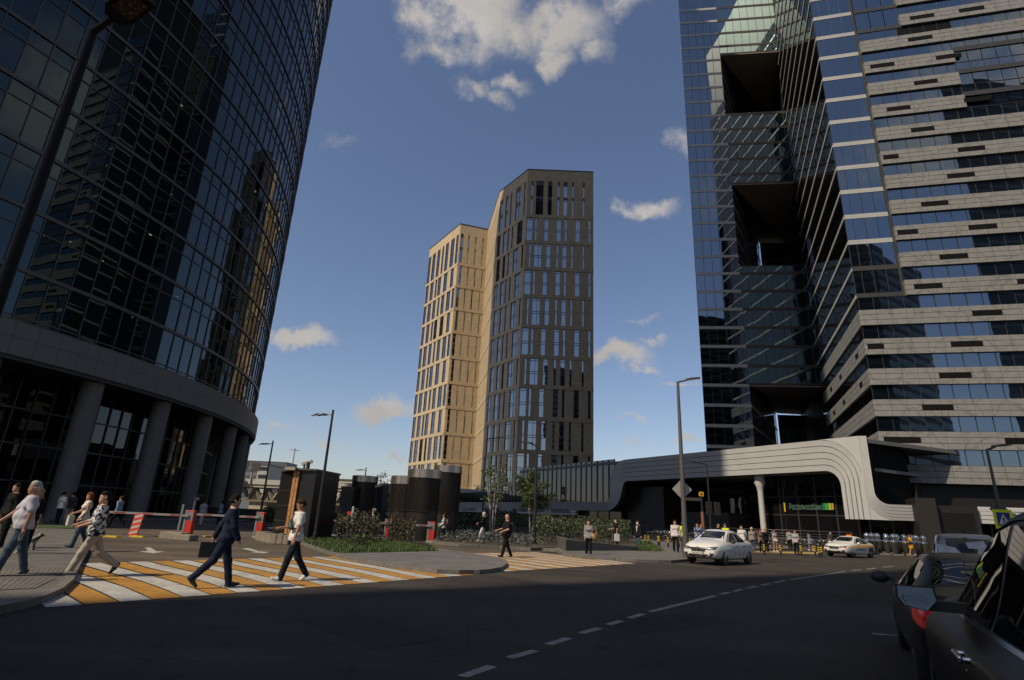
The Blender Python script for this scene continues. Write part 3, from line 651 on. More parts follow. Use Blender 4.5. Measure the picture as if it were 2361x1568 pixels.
# towers outside the frame: they shade the street and show in the glass
def block(name,label,ps,h,gm,band,step=4.,bh=1.2,loc=None):
    t=thing(name,label,'tower',loc or (ps[0][0],ps[0][1],0)); a=sum(ps[i][0]*ps[(i+1)%len(ps)][1]-ps[(i+1)%len(ps)][0]*ps[i][1] for i in range(len(ps)))
    if a<0: ps=ps[::-1]
    b=MB(); b.prism(ps,0,h); b.obj('glass_body',gm,t,world=True)
    m=MB(); cx=sum(p[0] for p in ps)/len(ps); cy=sum(p[1] for p in ps)/len(ps); o=[]
    for p in ps: v=Vector((p[0]-cx,p[1]-cy)); v=v*(1+.25/v.length); o.append((cx+v.x,cy+v.y))
    z=3.
    while z<h-1: m.prism(o,z,z+bh); z+=step
    m.obj('floor_bands',band,t,world=True)
nv=Vector((math.sin(SUN_AZ),-math.cos(SUN_AZ))); uv=Vector((math.cos(SUN_AZ),math.sin(SUN_AZ)))
Z=lambda a,b:tuple(nv*a+uv*b)
block('bronze_tower','bronze glass tower behind the camera that shades the near street','' or [Z(-12.,-62),Z(-12.,-95),Z(9,-95),Z(9,-62)],150,G_BRONZE,mat('brown_band',(.10,.07,.055),.6))
block('brown_tower','wide brown banded tower across the street behind the parked cars',[(18,-40),(58,-62),(75,-95),(30,-90)],95,G_BRONZE,mat('brown_band2',(.085,.07,.06),.6),3.6,1.3)
block('dark_tower','dark glass tower further down the street behind the camera',[(75,-20),(110,-40),(120,-70),(85,-60)],120,G_DARK,mat('grey_band',(.16,.16,.16),.6),4.2,1.)
# ---------------------------------------------------------------- shopping centre with the ribbed white ribbon
RIBW=mat('white_ribbon',(.46,.465,.475),.45,.1,var=.05,vscale=.5); GROOVE=mat('groove_dark',(.06,.06,.06),.7)
LO=Vector((35.4,56.)); LD=Vector((-.471,.882)); RD=Vector((.94,-.34))
def sample(pl,n):
    ps=[Vector(p) for p in pl]; ls=[0]
    for i in range(1,len(ps)): ls.append(ls[-1]+(ps[i]-ps[i-1]).length)
    out=[]
    for k in range(n+1):
        s=ls[-1]*k/n; i=1
        while i<len(ps)-1 and ls[i]<s: i+=1
        u=(s-ls[i-1])/max(1e-9,ls[i]-ls[i-1]); out.append(ps[i-1].lerp(ps[i],u))
    return out
def arc(c,a0,a1,r,n=8): return [(c[0]+r[0]*math.cos(rad(a0+(a1-a0)*i/n)),c[1]+r[1]*math.sin(rad(a0+(a1-a0)*i/n))) for i in range(n+1)]
def mall():
    t=thing('shopping_centre','low dark glass shopping centre wrapped by a ribbed white ribbon that folds round its corner','shopping centre',(20,85,0))
    # left plane: s runs away from the fold along LD (so that outward faces the street)
    A=Vector(LO); 
    S=lambda x,y:onplane(x,y,LO,LD)
    nL=Vector((LD.y,-LD.x)); nL=-nL if nL.x>0 else nL          # towards the street
    nR=Vector((RD.y,-RD.x)); nR=-nR if nR.y>0 else nR
    PL=lambda s,z,k=0.:Vector((LO.x+LD.x*s+nL.x*k,LO.y+LD.y*s+nL.y*k,z))
    PR=lambda s,z,k=0.:Vector((LO.x+RD.x*s+nR.x*k,LO.y+RD.y*s+nR.y*k,z))
    zt=11.07; zi=S(*c4(1300,455))[1]; zlo=S(*c3(1500,690))[1]; zl=S(*c3(1500,608))[1]
    sA=S(*c3(1747,400))[0]; sB=S(*c3(1867,560))[0]; sE=S(*c4(1820,700))[0]
    r1=1.6
    def ribbon(P,outer,inner,n,name,k=5,depth=.55):
        O=sample(outer,n); I=sample(inner,n); rb=MB(); gv=MB()
        for j in range(k):
            for i in range(n):
                q=[]
                for ii in (i,i+1):
                    for u in ((j+.045)/k,(j+1-.045)/k): w=O[ii].lerp(I[ii],u); q.append((w.x,w.y,u))
                f=lambda w,kk:P(w[0],w[1],kk)
                a,b,c,d_=q[0],q[1],q[3],q[2]
                lo,hi=.0,.10
                rb.quad(f(a,hi),f(b,lo+.02),f(c,lo+.02),f(d_,hi)); rb.quad(f(a,hi),f(d_,hi),f(d_,-.1),f(a,-.1)); rb.quad(f(b,lo+.02),f(b,-.1),f(c,-.1),f(c,lo+.02))
        for i in range(n):
            a,b,c,d_=O[i],I[i],I[i+1],O[i+1]; gv.quad(P(a.x,a.y,-.06),P(b.x,b.y,-.06),P(c.x,c.y,-.06),P(d_.x,d_.y,-.06))
            for u,w in ((O[i],O[i+1]),(I[i],I[i+1])): gv.quad(P(u.x,u.y,.02),P(w.x,w.y,.02),P(w.x,w.y,-depth),P(u.x,u.y,-depth))
        gv.obj('ribbon_backing',RIBW if False else GROOVE,t,world=True); return rb.obj(name,RIBW,t,smooth=25,world=True)
    far=118.
    # lower band, S-curve, upper band, descending leg, as one path on the long face
    cs=r1*1.6
    outer=[(far,zl),(sA+cs,zl)]+arc((sA+cs,zl+cs),270,180,(cs,cs))[1:] if False else None
    def path(sv,z0,z1,ra,rb_,send,zend,re,flip):
        """from far left at z0, bend up at run sv, bend to z1, run to send, bend down to zend"""
        p=[(far,z0)]; p+=[(sv+ra+0*0,z0)] if False else []
        c=(sv+ra,z0+ra); p+=[(c[0]+ra*math.cos(a),c[1]+ra*math.sin(a)) for a in np.linspace(-PI/2,-PI,9)]
        c=(sv-rb_,z1-rb_); p+=[(c[0]+rb_*math.cos(a),c[1]+rb_*math.sin(a)) for a in np.linspace(0,PI/2,9)]
        c=(send+re,z1-re); p+=[(c[0]+re*math.cos(a),c[1]+re*math.sin(a)) for a in np.linspace(PI/2,PI,9)]
        p+=[(send,zend)]; return p
    zleg=3.02
    o=path(sA,zl,zt,1.1,3.6,.0,zleg,4.2,0); i_=path(sB,zlo,zi,4.0,1.1,sE,zleg,1.5,0)
    # match the two edges corner by corner so that the ribs run parallel
    def match(p): 
        seg=[p[0:2],p[1:10],p[9:11],p[10:19],p[18:20],p[19:28],p[27:29]]; nn=[24,10,6,10,24,12,6]; out=[]
        for a,n in zip(seg,nn):
            q=sample(a,n); out+= q if not out else q[1:]
        return out
    O=match(o); I=match(i_); rb=MB(); gv=MB(); k=5
    for j in range(k):
        for i in range(len(O)-1):
            f=lambda u,ii,kk:PL(*(O[ii].lerp(I[ii],u)),kk)
            u0_,u1_=(j+.06)/k,(j+1-.06)/k
            rb.quad(f(u0_,i,.10),f(u0_,i+1,.10),f(u1_,i+1,.03),f(u1_,i,.03)); rb.quad(f(u0_,i,.10),f(u0_,i,-.1),f(u0_,i+1,-.1),f(u0_,i+1,.10)); rb.quad(f(u1_,i,.03),f(u1_,i+1,.03),f(u1_,i+1,-.1),f(u1_,i,-.1))
    for i in range(len(O)-1):
        gv.quad(PL(*O[i],-.06),PL(*O[i+1],-.06),PL(*I[i+1],-.06),PL(*I[i],-.06))
        for E_ in (O,I): gv.quad(PL(*E_[i],.0),PL(*E_[i+1],.0),PL(*E_[i+1],-.7),PL(*E_[i],-.7))
    gv.obj('ribbon_backing',mat('ribbon_back',(.05,.05,.05),.6),t,world=True); rb.obj('ribbon',RIBW,t,smooth=25,world=True)
    sx=S(*c3(1425,700))[0]; z_=S(*c3(1425,733))[1]; sg=MB()
    for a_,b_ in ((zlo-.02,(zlo+z_)/2+.03),((zlo+z_)/2-.03,z_)): sg.prism([PL(sx,0,.11),PL(far,0,.11),PL(far,0,-.5),PL(sx,0,-.5)],b_,a_)
    sg.obj('sign_fascia',RIBW,t,world=True)
    # corner filler outside the outer bend
    cf=MB(); re=4.2; pts=[PL(-.02,zt,.06)]+[PL(re+re*math.cos(a),zt-re+re*math.sin(a),.06) for a in np.linspace(PI/2,PI,9)]
    cf.poly(pts); cf.obj('corner_panel',RIBW,t,world=True)
    fs=MB(); fs.prism([PL(.06,0,.1),PL(-.05,0,.1),PR(.12,0,.09),PR(.12,0,-.1),PL(.06,0,-.2)],zleg,zt); fs.obj('corner_strip',RIBW,t,world=True)
    # right face: leg and the band that runs off to the right
    SR=lambda x,y:onplane(x,y,LO,RD)
    w=SR(*c5(585,150))[0]; zb1=SR(*c5(900,350))[1]; zb0=SR(*c5(900,540))[1]; zl2=zleg
    rr=1.2
    oo=[(0.,zt),(0.,zb0+2.2)]+[(2.2+2.2*math.cos(a),zb0+2.2+2.2*math.sin(a)) for a in np.linspace(PI,1.5*PI,9)][1:]+[(11.0,zb0)]
    ii=[(w,zt),(w,zb1+rr)]+[(w+rr+rr*math.cos(a),zb1+rr+rr*math.sin(a)) for a in np.linspace(PI,1.5*PI,9)][1:]+[(11.0,zb1)]
    def match2(p):
        out=[]
        for a,n in ((p[0:2],10),(p[1:10],12),(p[9:11],12)):
            q=sample(a,n); out+= q if not out else q[1:]
        return out
    O=match2(oo); I=match2(ii); rb=MB(); gv=MB()
    for j in range(k):
        for i in range(len(O)-1):
            f=lambda u,q,kk:PR(*(O[q].lerp(I[q],u)),kk); u0_,u1_=(j+.08)/k,(j+1-.08)/k
            rb.quad(f(u0_,i,.05),f(u1_,i,.12),f(u1_,i+1,.12),f(u0_,i+1,.05)); rb.quad(f(u0_,i,.05),f(u0_,i+1,.05),f(u0_,i+1,-.1),f(u0_,i,-.1)); rb.quad(f(u1_,i,.12),f(u1_,i,-.1),f(u1_,i+1,-.1),f(u1_,i+1,.12))
    for i in range(len(O)-1):
        gv.quad(PR(*O[i],-.04),PR(*I[i],-.04),PR(*I[i+1],-.04),PR(*O[i+1],-.04))
        for E_ in (O,I): gv.quad(PR(*E_[i],.0),PR(*E_[i+1],.0),PR(*E_[i+1],-.9),PR(*E_[i],-.9))
    gv.obj('ribbon_backing',MATS['ribbon_back'],t,world=True); rb.obj('ribbon',RIBW,t,smooth=25,world=True)
    cf=MB(); cf.poly([PR(0,zb0,.04),PR(0,zb0+2.2,.04)]+[PR(2.2+2.2*math.cos(a),zb0+2.2+2.2*math.sin(a),.04) for a in np.linspace(PI,1.5*PI,9)][1:]); cf.obj('corner_panel',RIBW,t,world=True)
    # band beyond the dark slab
    s0=SR(*c5(1745,400))[0]; b2=MB(); s1=s0+9
    hh=(zb1-zb0)/4
    for j in range(4): b2.wall(tuple(LO),tuple(RD),s0,s1,zb0+j*hh+.04,zb0+(j+1)*hh-.04,.12,.3)
    b2.wall(tuple(LO),tuple(RD),s0,s1,zb0,zb1+.03,.0,.2); b2.obj('ribbon',RIBW,t,world=True)
    # glass behind the ribbon
    pan=Panes(.012); fr=MB()
    def glz(P,s0,s1,z0,z1,bay,off,m,zsplit=()):
        fr=MB(); nb=max(1,round(abs(s1-s0)/bay)); zs=[z0]+[z for z in zsplit if z0<z<z1]+[z1]
        for i in range(nb):
            a=s0+(s1-s0)*i/nb; b=s0+(s1-s0)*(i+1)/nb
            for q in range(len(zs)-1): pan.add([[P(a,zs[q],off),P(b,zs[q],off),P(b,zs[q+1],off),P(a,zs[q+1],off)]],m)
            p,q_=P(a,0,off+.1),P(a,0,off-.05); u=(P(b,0,0)-P(a,0,0)).normalized()*.07
            fr.prism([p-u,p+u,q_+u,q_-u],z0,z1)
        for z in zs[1:-1]:
            p,q_=P(s0,0,off+.05),P(s1,0,off+.05); r_,s_=P(s1,0,off-.05),P(s0,0,off-.05); fr.prism([p,q_,r_,s_],z-.06,z+.06)
        fr.obj('glazing_bars',FRAME_D,t,world=True)
    s_hi=S(*c3(880,420))[0]
    glz(PL,sA-.8,s_hi,zl-.3,S(*c3(1200,263))[1],1.5,-.35,0)
    glz(PL,s_hi,far,zl-.3,S(*c3(600,512))[1],1.5,-.35,0)
    glz(PL,sB+2,far,.3,zlo+.2,3.,-1.4,1)
    # entrance hall, set back under the ribbon
    glz(PL,sB+3,14,.3,zi-.1,2.6,-9.,1,(3.2,))
    glz(PL,14.,0.5,.3,zi-.1,2.2,-3.,0,(3.4,5.4))
    glz(PR,0.3,22,.3,zl2+.3,1.9,-1.6,1)
    pan.finish(t,[glass('glass_mall',(.006,.006,.007),1.8,.3,.5),G_DARK])
    # dark storeys behind all that glass, and the roof
    core=MB(); core.prism([PL(0,0,-9.4),PL(14,0,-9.4),PL(14,0,-9.5),PL(30,0,-9.6),PL(30,0,-2),PL(far,0,-2),PL(far,0,-30),PL(6,0,-25)],0,7.0); core.obj('inner_volume',BLACKP,t,world=True)
    core=MB(); core.prism([PL(sB+1,0,-.9),PL(s_hi,0,-.9),PL(s_hi,0,-22),PL(sB+1,0,-22)],zl,9.8); core.obj('inner_volume',BLACKP,t,world=True)
    core=MB(); core.prism([PL(0,0,-3.4),PL(0,0,-9),PR(26,0,-9),PR(26,0,-2.2),PR(2,0,-2.2)],0,4.2); core.obj('inner_volume',mat('void_black',(.006,.006,.006),.7,spec=.08),t,world=True)
    VB=mat('void_black',(.006,.006,.006),.7,spec=.08); core=MB(); core.prism([PL(.3,0,-3.4),PL(14,0,-3.4),PL(14,0,-9),PL(.3,0,-9)],4.2,zt-.6); core.obj('inner_volume',VB,t,world=True)
    core=MB(); core.prism([PR(.6,0,-.95),PR(w+.2,0,-.95),(44.6,63.0),(41.5,64.)],4.1,zt-.15); core.obj('link_volume',VB,t,world=True)
    rf=MB(); rf.prism([PL(.2,0,-.3),PL(40,0,-.3),PL(40,0,-12),PL(0,0,-11)],zi+.03,zi+.35); rf.obj('entrance_soffit',mat('soffit_grey',(.16,.16,.16),.6),t,world=True)
    rf=MB(); rf.prism([PL(.2,0,-.2),PL(s_hi,0,-.2),PL(s_hi,0,-20),PL(-2,0,-18)],zt-.5,zt-.1); rf.obj('roof',MATS['soffit_grey'],t,world=True)
    # flared white column at the entrance
    s,z=S(*c4(1010,980)); 
    p=PL(s,0,-1.2); m=MB(); m.lathe((p.x,p.y,0),[(.36,0),(.33,1.5),(.33,5.8),(.42,6.4),(.62,6.9),(.55,zi+.03)],20); m.obj('column',mat('white_column',(.45,.45,.44),.5),t,smooth=40,world=True)
    # lettering
    GRN=mat('sign_green',(.02,.09,.035),.5); 
    def onL(s,z,k): q=PL(s,z,k); return facing(q,(-LD.x,-LD.y))
    s,z=S(*c3(1190,708)); 
    DKR=mat('sign_brown',(.07,.035,.03),.6); DKB=mat('sign_blue',(.02,.05,.09),.6); DKG=mat('sign_grey',(.2,.2,.2),.6)
    def sign(px0,px1,body,m,h=.62,z=None):
        a=S(*px0); b=S(*px1); L_=abs(a[0]-b[0]); me=text_mesh(body,1.,.04); xs=[v.co.x for v in me.vertices]; w=max(xs)-min(xs)
        me.materials.clear(); me.materials.append(m); o=bpy.data.objects.new('sign_lettering',me); COL.objects.link(o); o.parent=t
        M_=Matrix.Translation(-Vector(t.location))@onL(a[0],a[1],.22)@Matrix.Diagonal((L_/w,h/.72,1,1)); o.matrix_local=M_
    ym=lambda x0,y0:(979.9+x0*.24413,1008.7+y0*.24413)
    sign(ym(890,700),ym(1135,700),'РАМЕН ПАН И БАР',DKR); sign(ym(1200,710),ym(1370,712),'ИЗОНИЗОЛЫ',DKR); sign(ym(1150,698),ym(1178,698),'ЭТ',mat('sign_red',(.28,.02,.02),.5))
    sign(ym(428,692),ym(482,692),'МАТКА',DKB); sign(ym(355,690),ym(420,690),'АПТЕКА',DKG); sign(ym(555,692),ym(690,696),'АЗБУКА ВКУСА',DKR)
    q=S(*ym(855,690)); m=MB(); m.lathe((0,0,0),[(.45,0),(.45,.06)],20); o=m.obj('sign_roundel',DKR,t); o.matrix_local=Matrix.Translation(-Vector(t.location))@onL(q[0],q[1],.22)
    # bank sign in the hall glazing and on the right band
    def hall(px): return onplane(*px,tuple(PL(0,0,-2.85).xy),LD)
    a=hall(c4(1320,800)); b=hall(c4(1625,795)); me=text_mesh('Россельхозбанк',1.,.04); w_=max(v.co.x for v in me.vertices)-min(v.co.x for v in me.vertices); me.materials.clear(); me.materials.append(mat('sign_mint',(.08,.16,.12),.5))
    o=bpy.data.objects.new('sign_lettering',me); COL.objects.link(o); o.parent=t; o.matrix_local=Matrix.Translation(-Vector(t.location))@facing(PL(a[0],a[1],-2.8),(-LD.x,-LD.y))@Matrix.Diagonal((abs(a[0]-b[0])/w_,.95,1,1))
    cols=[(.02,.16,.06),(.01,.07,.02),(.02,.30,.06),(.03,.16,.05),(.5,.33,.01),(.22,.36,.03),(.02,.05,.02),(.55,.33,.01)]
    xs=[1630,1642,1652,1676,1690,1700,1716,1722,1734]
    for i in range(8):
        a=hall(c4(xs[i],740)); b=hall(c4(xs[i+1],740)); z0=hall(c4(xs[i],802))[1]; m=MB(); ps=[PL(a[0],0,-2.75),PL(b[0],0,-2.75),PL(b[0],0,-2.8),PL(a[0],0,-2.8)]; m.prism(ps,z0,a[1]); m.obj('sign_stripe',mat('stripe_%d'%i,cols[i],.5),t,world=True)
    a=hall(c4(1268,760)); b=hall(c4(1282,760)); m=MB(); m.prism([PL(a[0],0,-2.75),PL(b[0],0,-2.75),PL(b[0],0,-2.8),PL(a[0],0,-2.8)],a[1]-.7,a[1]+.3); m.obj('sign_stripe',mat('stripe_4',cols[4],.5),t,world=True)
    a=SR(*c5(2190,545)); me=text_mesh('Россельхозбанк',1.0,.06); me.materials.clear(); me.materials.append(GRN); o=bpy.data.objects.new('sign_lettering',me); COL.objects.link(o); o.parent=t
    o.matrix_local=Matrix.Translation(-Vector(t.location))@facing(PR(a[0],zb0+.32,.2),tuple(RD))@Matrix.Diagonal((1.0,.95,1,1))
    m=MB(); m.lathe((0,0,0),[(.36,0),(.36,.08)],20); o=m.obj('sign_roundel',GRN,t); o.matrix_local=Matrix.Translation(-Vector(t.location))@facing(PR(a[0]-.42,zb0+.62,.2),tuple(RD))
    # ramp parapet and railing along the entrance
    rl=MB(); n=14
    for i in range(n+1):
        s=1+ (sB-6)*i/n; p=PL(s,0,1.6); rl.tube([(p.x,p.y,.1),(p.x,p.y,1.75-.02*i)],.025,6)
    for z in (.95,1.2,1.45,1.75): p,q=PL(1,0,1.6),PL(sB-5,0,1.6); rl.tube([(p.x,p.y,z),(q.x,q.y,z-.25)],.025 if z>1.6 else .015,6)
    rl.obj('ramp_railing',mat('steel_rail',(.12,.12,.12),.4,.6),t,smooth=True,world=True)
    rp=MB(); rp.prism([PL(1,0,1.5),PL(sB-5,0,1.5),PL(sB-5,0,1.2),PL(1,0,1.2)],.1,.95); rp.obj('ramp_parapet',mat('dark_concrete',(.03,.029,.028),.7),t,world=True)
    bx=MB(); a=S(*c4(190,900))[0]; b=S(*c4(640,900))[0]; bx.prism([PL(a,0,-2),PL(b,0,-2),PL(b,0,-6),PL(a,0,-6)],0,3.5); bx.obj('dark_booth',mat('booth_grey',(.028,.028,.029),.6),t,world=True)
    return PL,PR,S
MALL_PL,MALL_PR,MALL_S=mall()
# leaning dark slab with louvres beside the right band
def slabwall():
    d=Vector((.94,-.34)); nn=Vector((-.34,-.94)); nn=nn.normalized(); o=MALL_PR(0,0,1.3); s0=onplane(*c5(1180,900),(o.x,o.y),d)[0]; s1=onplane(*c5(1425,900),(o.x,o.y),d)[0]
    p=Vector((o.x+d.x*s0,o.y+d.y*s0,0)); q=Vector((o.x+d.x*s1,o.y+d.y*s1,0)); zt=zup(c5(1120,268)[1],p)
    t=thing('dark_ventilation_block','tall dark ventilation block with a louvred side between the white bands','ventilation block',(p.x,p.y,0))
    m=MB(); m.prism([p.xy,q.xy,(q.x-nn.x*3,q.y-nn.y*3),(p.x-nn.x*3,p.y-nn.y*3)],0,zt); m.obj('solid_face',mat('dark_stone_face',(.014,.012,.012),.6),t,world=True)
    r=q+Vector((d.x,d.y,0))*3.4; m=MB(); off=.8
    m.prism([(q.x-nn.x*off,q.y-nn.y*off),(r.x-nn.x*off,r.y-nn.y*off),(r.x-nn.x*3,r.y-nn.y*3),(q.x-nn.x*3,q.y-nn.y*3)],0,zt-.6); m.obj('louvre_body',BLACKP,t,world=True)
    m=MB(); z=.5
    while z<zt-1.2: m.prism([(q.x+d.x*.5-nn.x*(off-.06),q.y+d.y*.5-nn.y*(off-.06)),(r.x-d.x*.4-nn.x*(off-.06),r.y-d.y*.4-nn.y*(off-.06)),(r.x-d.x*.4-nn.x*off,r.y-d.y*.4-nn.y*off),(q.x+d.x*.5-nn.x*off,q.y+d.y*.5-nn.y*off)],z,z+.05); z+=.14
    m.obj('louvres',mat('louvre_slats',(.015,.015,.015),.5),t,world=True)
slabwall()
# ---------------------------------------------------------------- street furniture
LBLK=mat('lamp_black',(.025,.025,.026),.45,.3); LGRY=mat('lamp_grey',(.11,.105,.1),.45,.4); WHT=mat('white_enamel',(.42,.42,.41),.5); RED=mat('barrier_red',(.52,.035,.02),.42,var=.08,vscale=5); GREYC=mat('cabinet_grey',(.20,.20,.20),.5)
YEL=mat('bollard_yellow',(.55,.36,.015),.5); GLOW=mat('lamp_lens',(.75,.70,.55),.35)
def lamp(base,px_top,arm,label,style='leaf',m=None,r=(.09,.055),alen=.9,group='street lamps along the street',z0=0.):
    m=m or LBLK; b=Vector(base); z=zup(px_top,b)-z0
    t=thing('street_lamp',label,'street lamp',(b.x,b.y,z0),0,group); a=Vector((arm[0],arm[1],0)).normalized()
    p=MB(); p.tube([(0,0,0),(0,0,.5),(0,0,.52),(0,0,z)],[r[0]*1.25,r[0]*1.25,r[0],r[1]],12); p.obj('pole',m,t,smooth=40)
    h=MB(); s=Vector((-a.y,a.x,0))
    if style=='leaf':
        zz=z-.28; pts=[(0.05,.05),(.25,.06),(.45,.15),(.8,.12),(1.15,.02)]
        for k in range(len(pts)-1):
            (x0,w0),(x1,w1)=pts[k],pts[k+1]; h0=.03+w0*.35; h1=.03+w1*.35
            A=[a*x0+s*w0+Vector((0,0,zz)),a*x0-s*w0+Vector((0,0,zz)),a*x0-s*w0*.6+Vector((0,0,zz+h0)),a*x0+s*w0*.6+Vector((0,0,zz+h0))]; B=[a*x1+s*w1+Vector((0,0,zz-.03*k)),a*x1-s*w1+Vector((0,0,zz-.03*k)),a*x1-s*w1*.6+Vector((0,0,zz-.03*k+h1)),a*x1+s*w1*.6+Vector((0,0,zz-.03*k+h1))]
            for i in range(4): j=(i+1)%4; h.quad(A[i],A[j],B[j],B[i])
            if k==0: h.quad(*A[::-1])
        h.quad(*B)
    else:
        up=.12; A=Vector((0,0,z-.03)); B=a*alen+Vector((0,0,z+up)); h.tube([A,B],[.05,.045],8)
        L_=.75; u=(a*1+Vector((0,0,.12))).normalized(); n=s.cross(u).normalized(); n=n if n.z>0 else -n
        for (x0,x1,w0,w1,hh) in ((0,.18,.07,.17,.07),(.18,L_,.17,.12,.07)):
            c=B-u*.1; q=[c+u*x0+s*w0,c+u*x0-s*w0,c+u*x1-s*w1,c+u*x1+s*w1]; up_=[v+n*hh for v in q]
            h.add(q+up_,[(0,1,2,3),(7,6,5,4),(0,4,5,1),(1,5,6,2),(2,6,7,3),(3,7,4,0)])
        e=MB(); c=B-u*.1; q=[c+u*.22+s*.13,c+u*.22-s*.13,c+u*(L_-.08)-s*.09,c+u*(L_-.08)+s*.09]; e.quad(*[v-n*.006 for v in q][::-1]); e.obj('lens',GLOW,t)
    h.obj('lamp_head',m,t); return t
lamp(gz(724,1253),945,(-1,.1),'black lamp post with leaf shaped head standing in front of the kiosk')
b=at(602,1176,44); lamp((b.x,b.y),1016,(-1,.1),'black lamp post with leaf shaped head beside the far bridge')
b=at(832,1180,60); lamp((b.x,b.y),1078,(-1,.1),'black lamp post with leaf shaped head rising behind the rear dark shafts')
b=at(1112,1190,62); lamp((b.x,b.y),1011,(1,.05),'thin black lamp post in front of the sunlit tower corner','arm',r=(.08,.05),alen=1.2)
b=gz(1231,1262); lamp((b.x,b.y),1028,(-1,.2),'black lamp post rising from the hedge beside the small tree','arm',r=(.11,.08),alen=.35)
lp=gz(1582,1286,.12); RL=lamp((lp.x,lp.y),880,(1,-.1),'tall grey lamp post beside the white sedan at the kerb','arm',LGRY,(.135,.075),.55,z0=.12)
RL['label']='tall grey lamp post with a diamond sign, beside the white sedan at the kerb'
b=at(1639,1224,50); lamp((b.x,b.y),1070,(-1,.1),'slim dark lamp post under the white ribbon near the traffic light','arm',r=(.09,.06),alen=1.1)
b=at(2318,1236,24); RL2=lamp((b.x,b.y),1036,(1,-.1),'dark lamp post carrying the pedestrian crossing sign','arm',mat('lamp_dusk',(.07,.065,.06),.5),(.08,.05),.35)
# nearest lamp, upper left
b=at(100,400,6.2); NL=thing('street_lamp','nearest dark lamp post with its lens seen from below','street lamp',(b.x,b.y,0),0,'street lamps along the street'); NL['label']='nearest dark lamp post with a square lens, in front of the curved tower'
zt=zup(75,b); hd=at(285,22,6.0); m=MB(); m.tube([(0,0,0),(0,0,1),(0,0,zt)],[.085,.075,.055],14); m.obj('pole',mat('lamp_brown',(.012,.010,.0095),.6,spec=.15),NL,smooth=40)
m=MB(); e=Vector((hd.x-b.x,hd.y-b.y,0)); ez=hd.z-zt; A=Vector((0,0,zt-.04)); B=Vector((e.x*.62,e.y*.62,zt+ez*.55)); m.tube([A,Vector((e.x*.05,e.y*.05,zt+.02)),B],[.05,.05,.045],10); u=(Vector((e.x,e.y,ez*.8))).normalized(); s=u.cross(Vector((0,0,1))).normalized(); n=s.cross(u)
c=B; q=[c+s*.10,c-s*.10,c+u*.14-s*.19,c+u*.62-s*.17,c+u*.62+s*.17,c+u*.14+s*.19]; k=len(q); up_=[v+n*.08 for v in q]; m.add(q+up_,[tuple(range(k))[::-1],tuple(range(k,2*k))]+[(i,(i+1)%k,k+(i+1)%k,k+i) for i in range(k)]); m.obj('lamp_head',mat('lamp_brown2',(.02,.014,.012),.6,spec=.2),NL)
m=MB(); q=[c+u*.18-s*.13-n*.012,c+u*.54-s*.12-n*.012,c+u*.54+s*.12-n*.012,c+u*.18+s*.13-n*.012]; m.quad(*q); m.quad(*q[::-1])
LENS=mat('led_lens',(.55,.42,.28),.4); N,L,bb=nodes(LENS); tc=N.new('ShaderNodeTexCoord'); vo=N.new('ShaderNodeTexVoronoi'); vo.inputs['Scale'].default_value=22; L.new(tc.outputs['Object'],vo.inputs['Vector']); cr=N.new('ShaderNodeValToRGB'); cr.color_ramp.elements[0].color=(.8,.66,.45,1); cr.color_ramp.elements[1].color=(.16,.10,.06,1); cr.color_ramp.elements[1].position=.45; L.new(vo.outputs['Distance'],cr.inputs[0]); L.new(cr.outputs[0],bb.inputs['Base Color'])
m.obj('lens',LENS,NL)
# signs
def diamond(name,label,c,half,right,m,front=None):
    t=thing(name,label,'road sign',tuple(c)); p=MB(); r=Vector((right[0],right[1],0)).normalized(); n=Vector((r.y,-r.x,0)); h=half
    def pl(k,hh): return [n*k+r*hh*.0+Vector((0,0,hh)),n*k-r*hh,n*k-Vector((0,0,hh)),n*k+r*hh]
    a,b=pl(.0,h),pl(.02,h); p.add(a+b,[(0,1,2,3),(7,6,5,4)]+[(i,(i+1)%4,4+(i+1)%4,4+i) for i in range(4)]); p.obj('plate',m,t)
    k=MB(); k.box(-.06,.06,-.02,.0,-.03,.03); k.obj('bracket',LGRY,t); return t
sb=mat('sign_back',(.36,.35,.33),.5,.2); ny=.16
z=zup(1128,lp); diamond('diamond_sign','grey back of a diamond road sign on the tall grey lamp post',(lp.x,lp.y+.15,z),.52,(1,.05),sb)
z=zup(1174,RL2.location); diamond('diamond_sign','dark back of a diamond road sign above the pedestrian crossing sign',(RL2.location.x,RL2.location.y+.06,z),.36,(1,-.1),mat('sign_back_dark',(.09,.088,.088),.5))
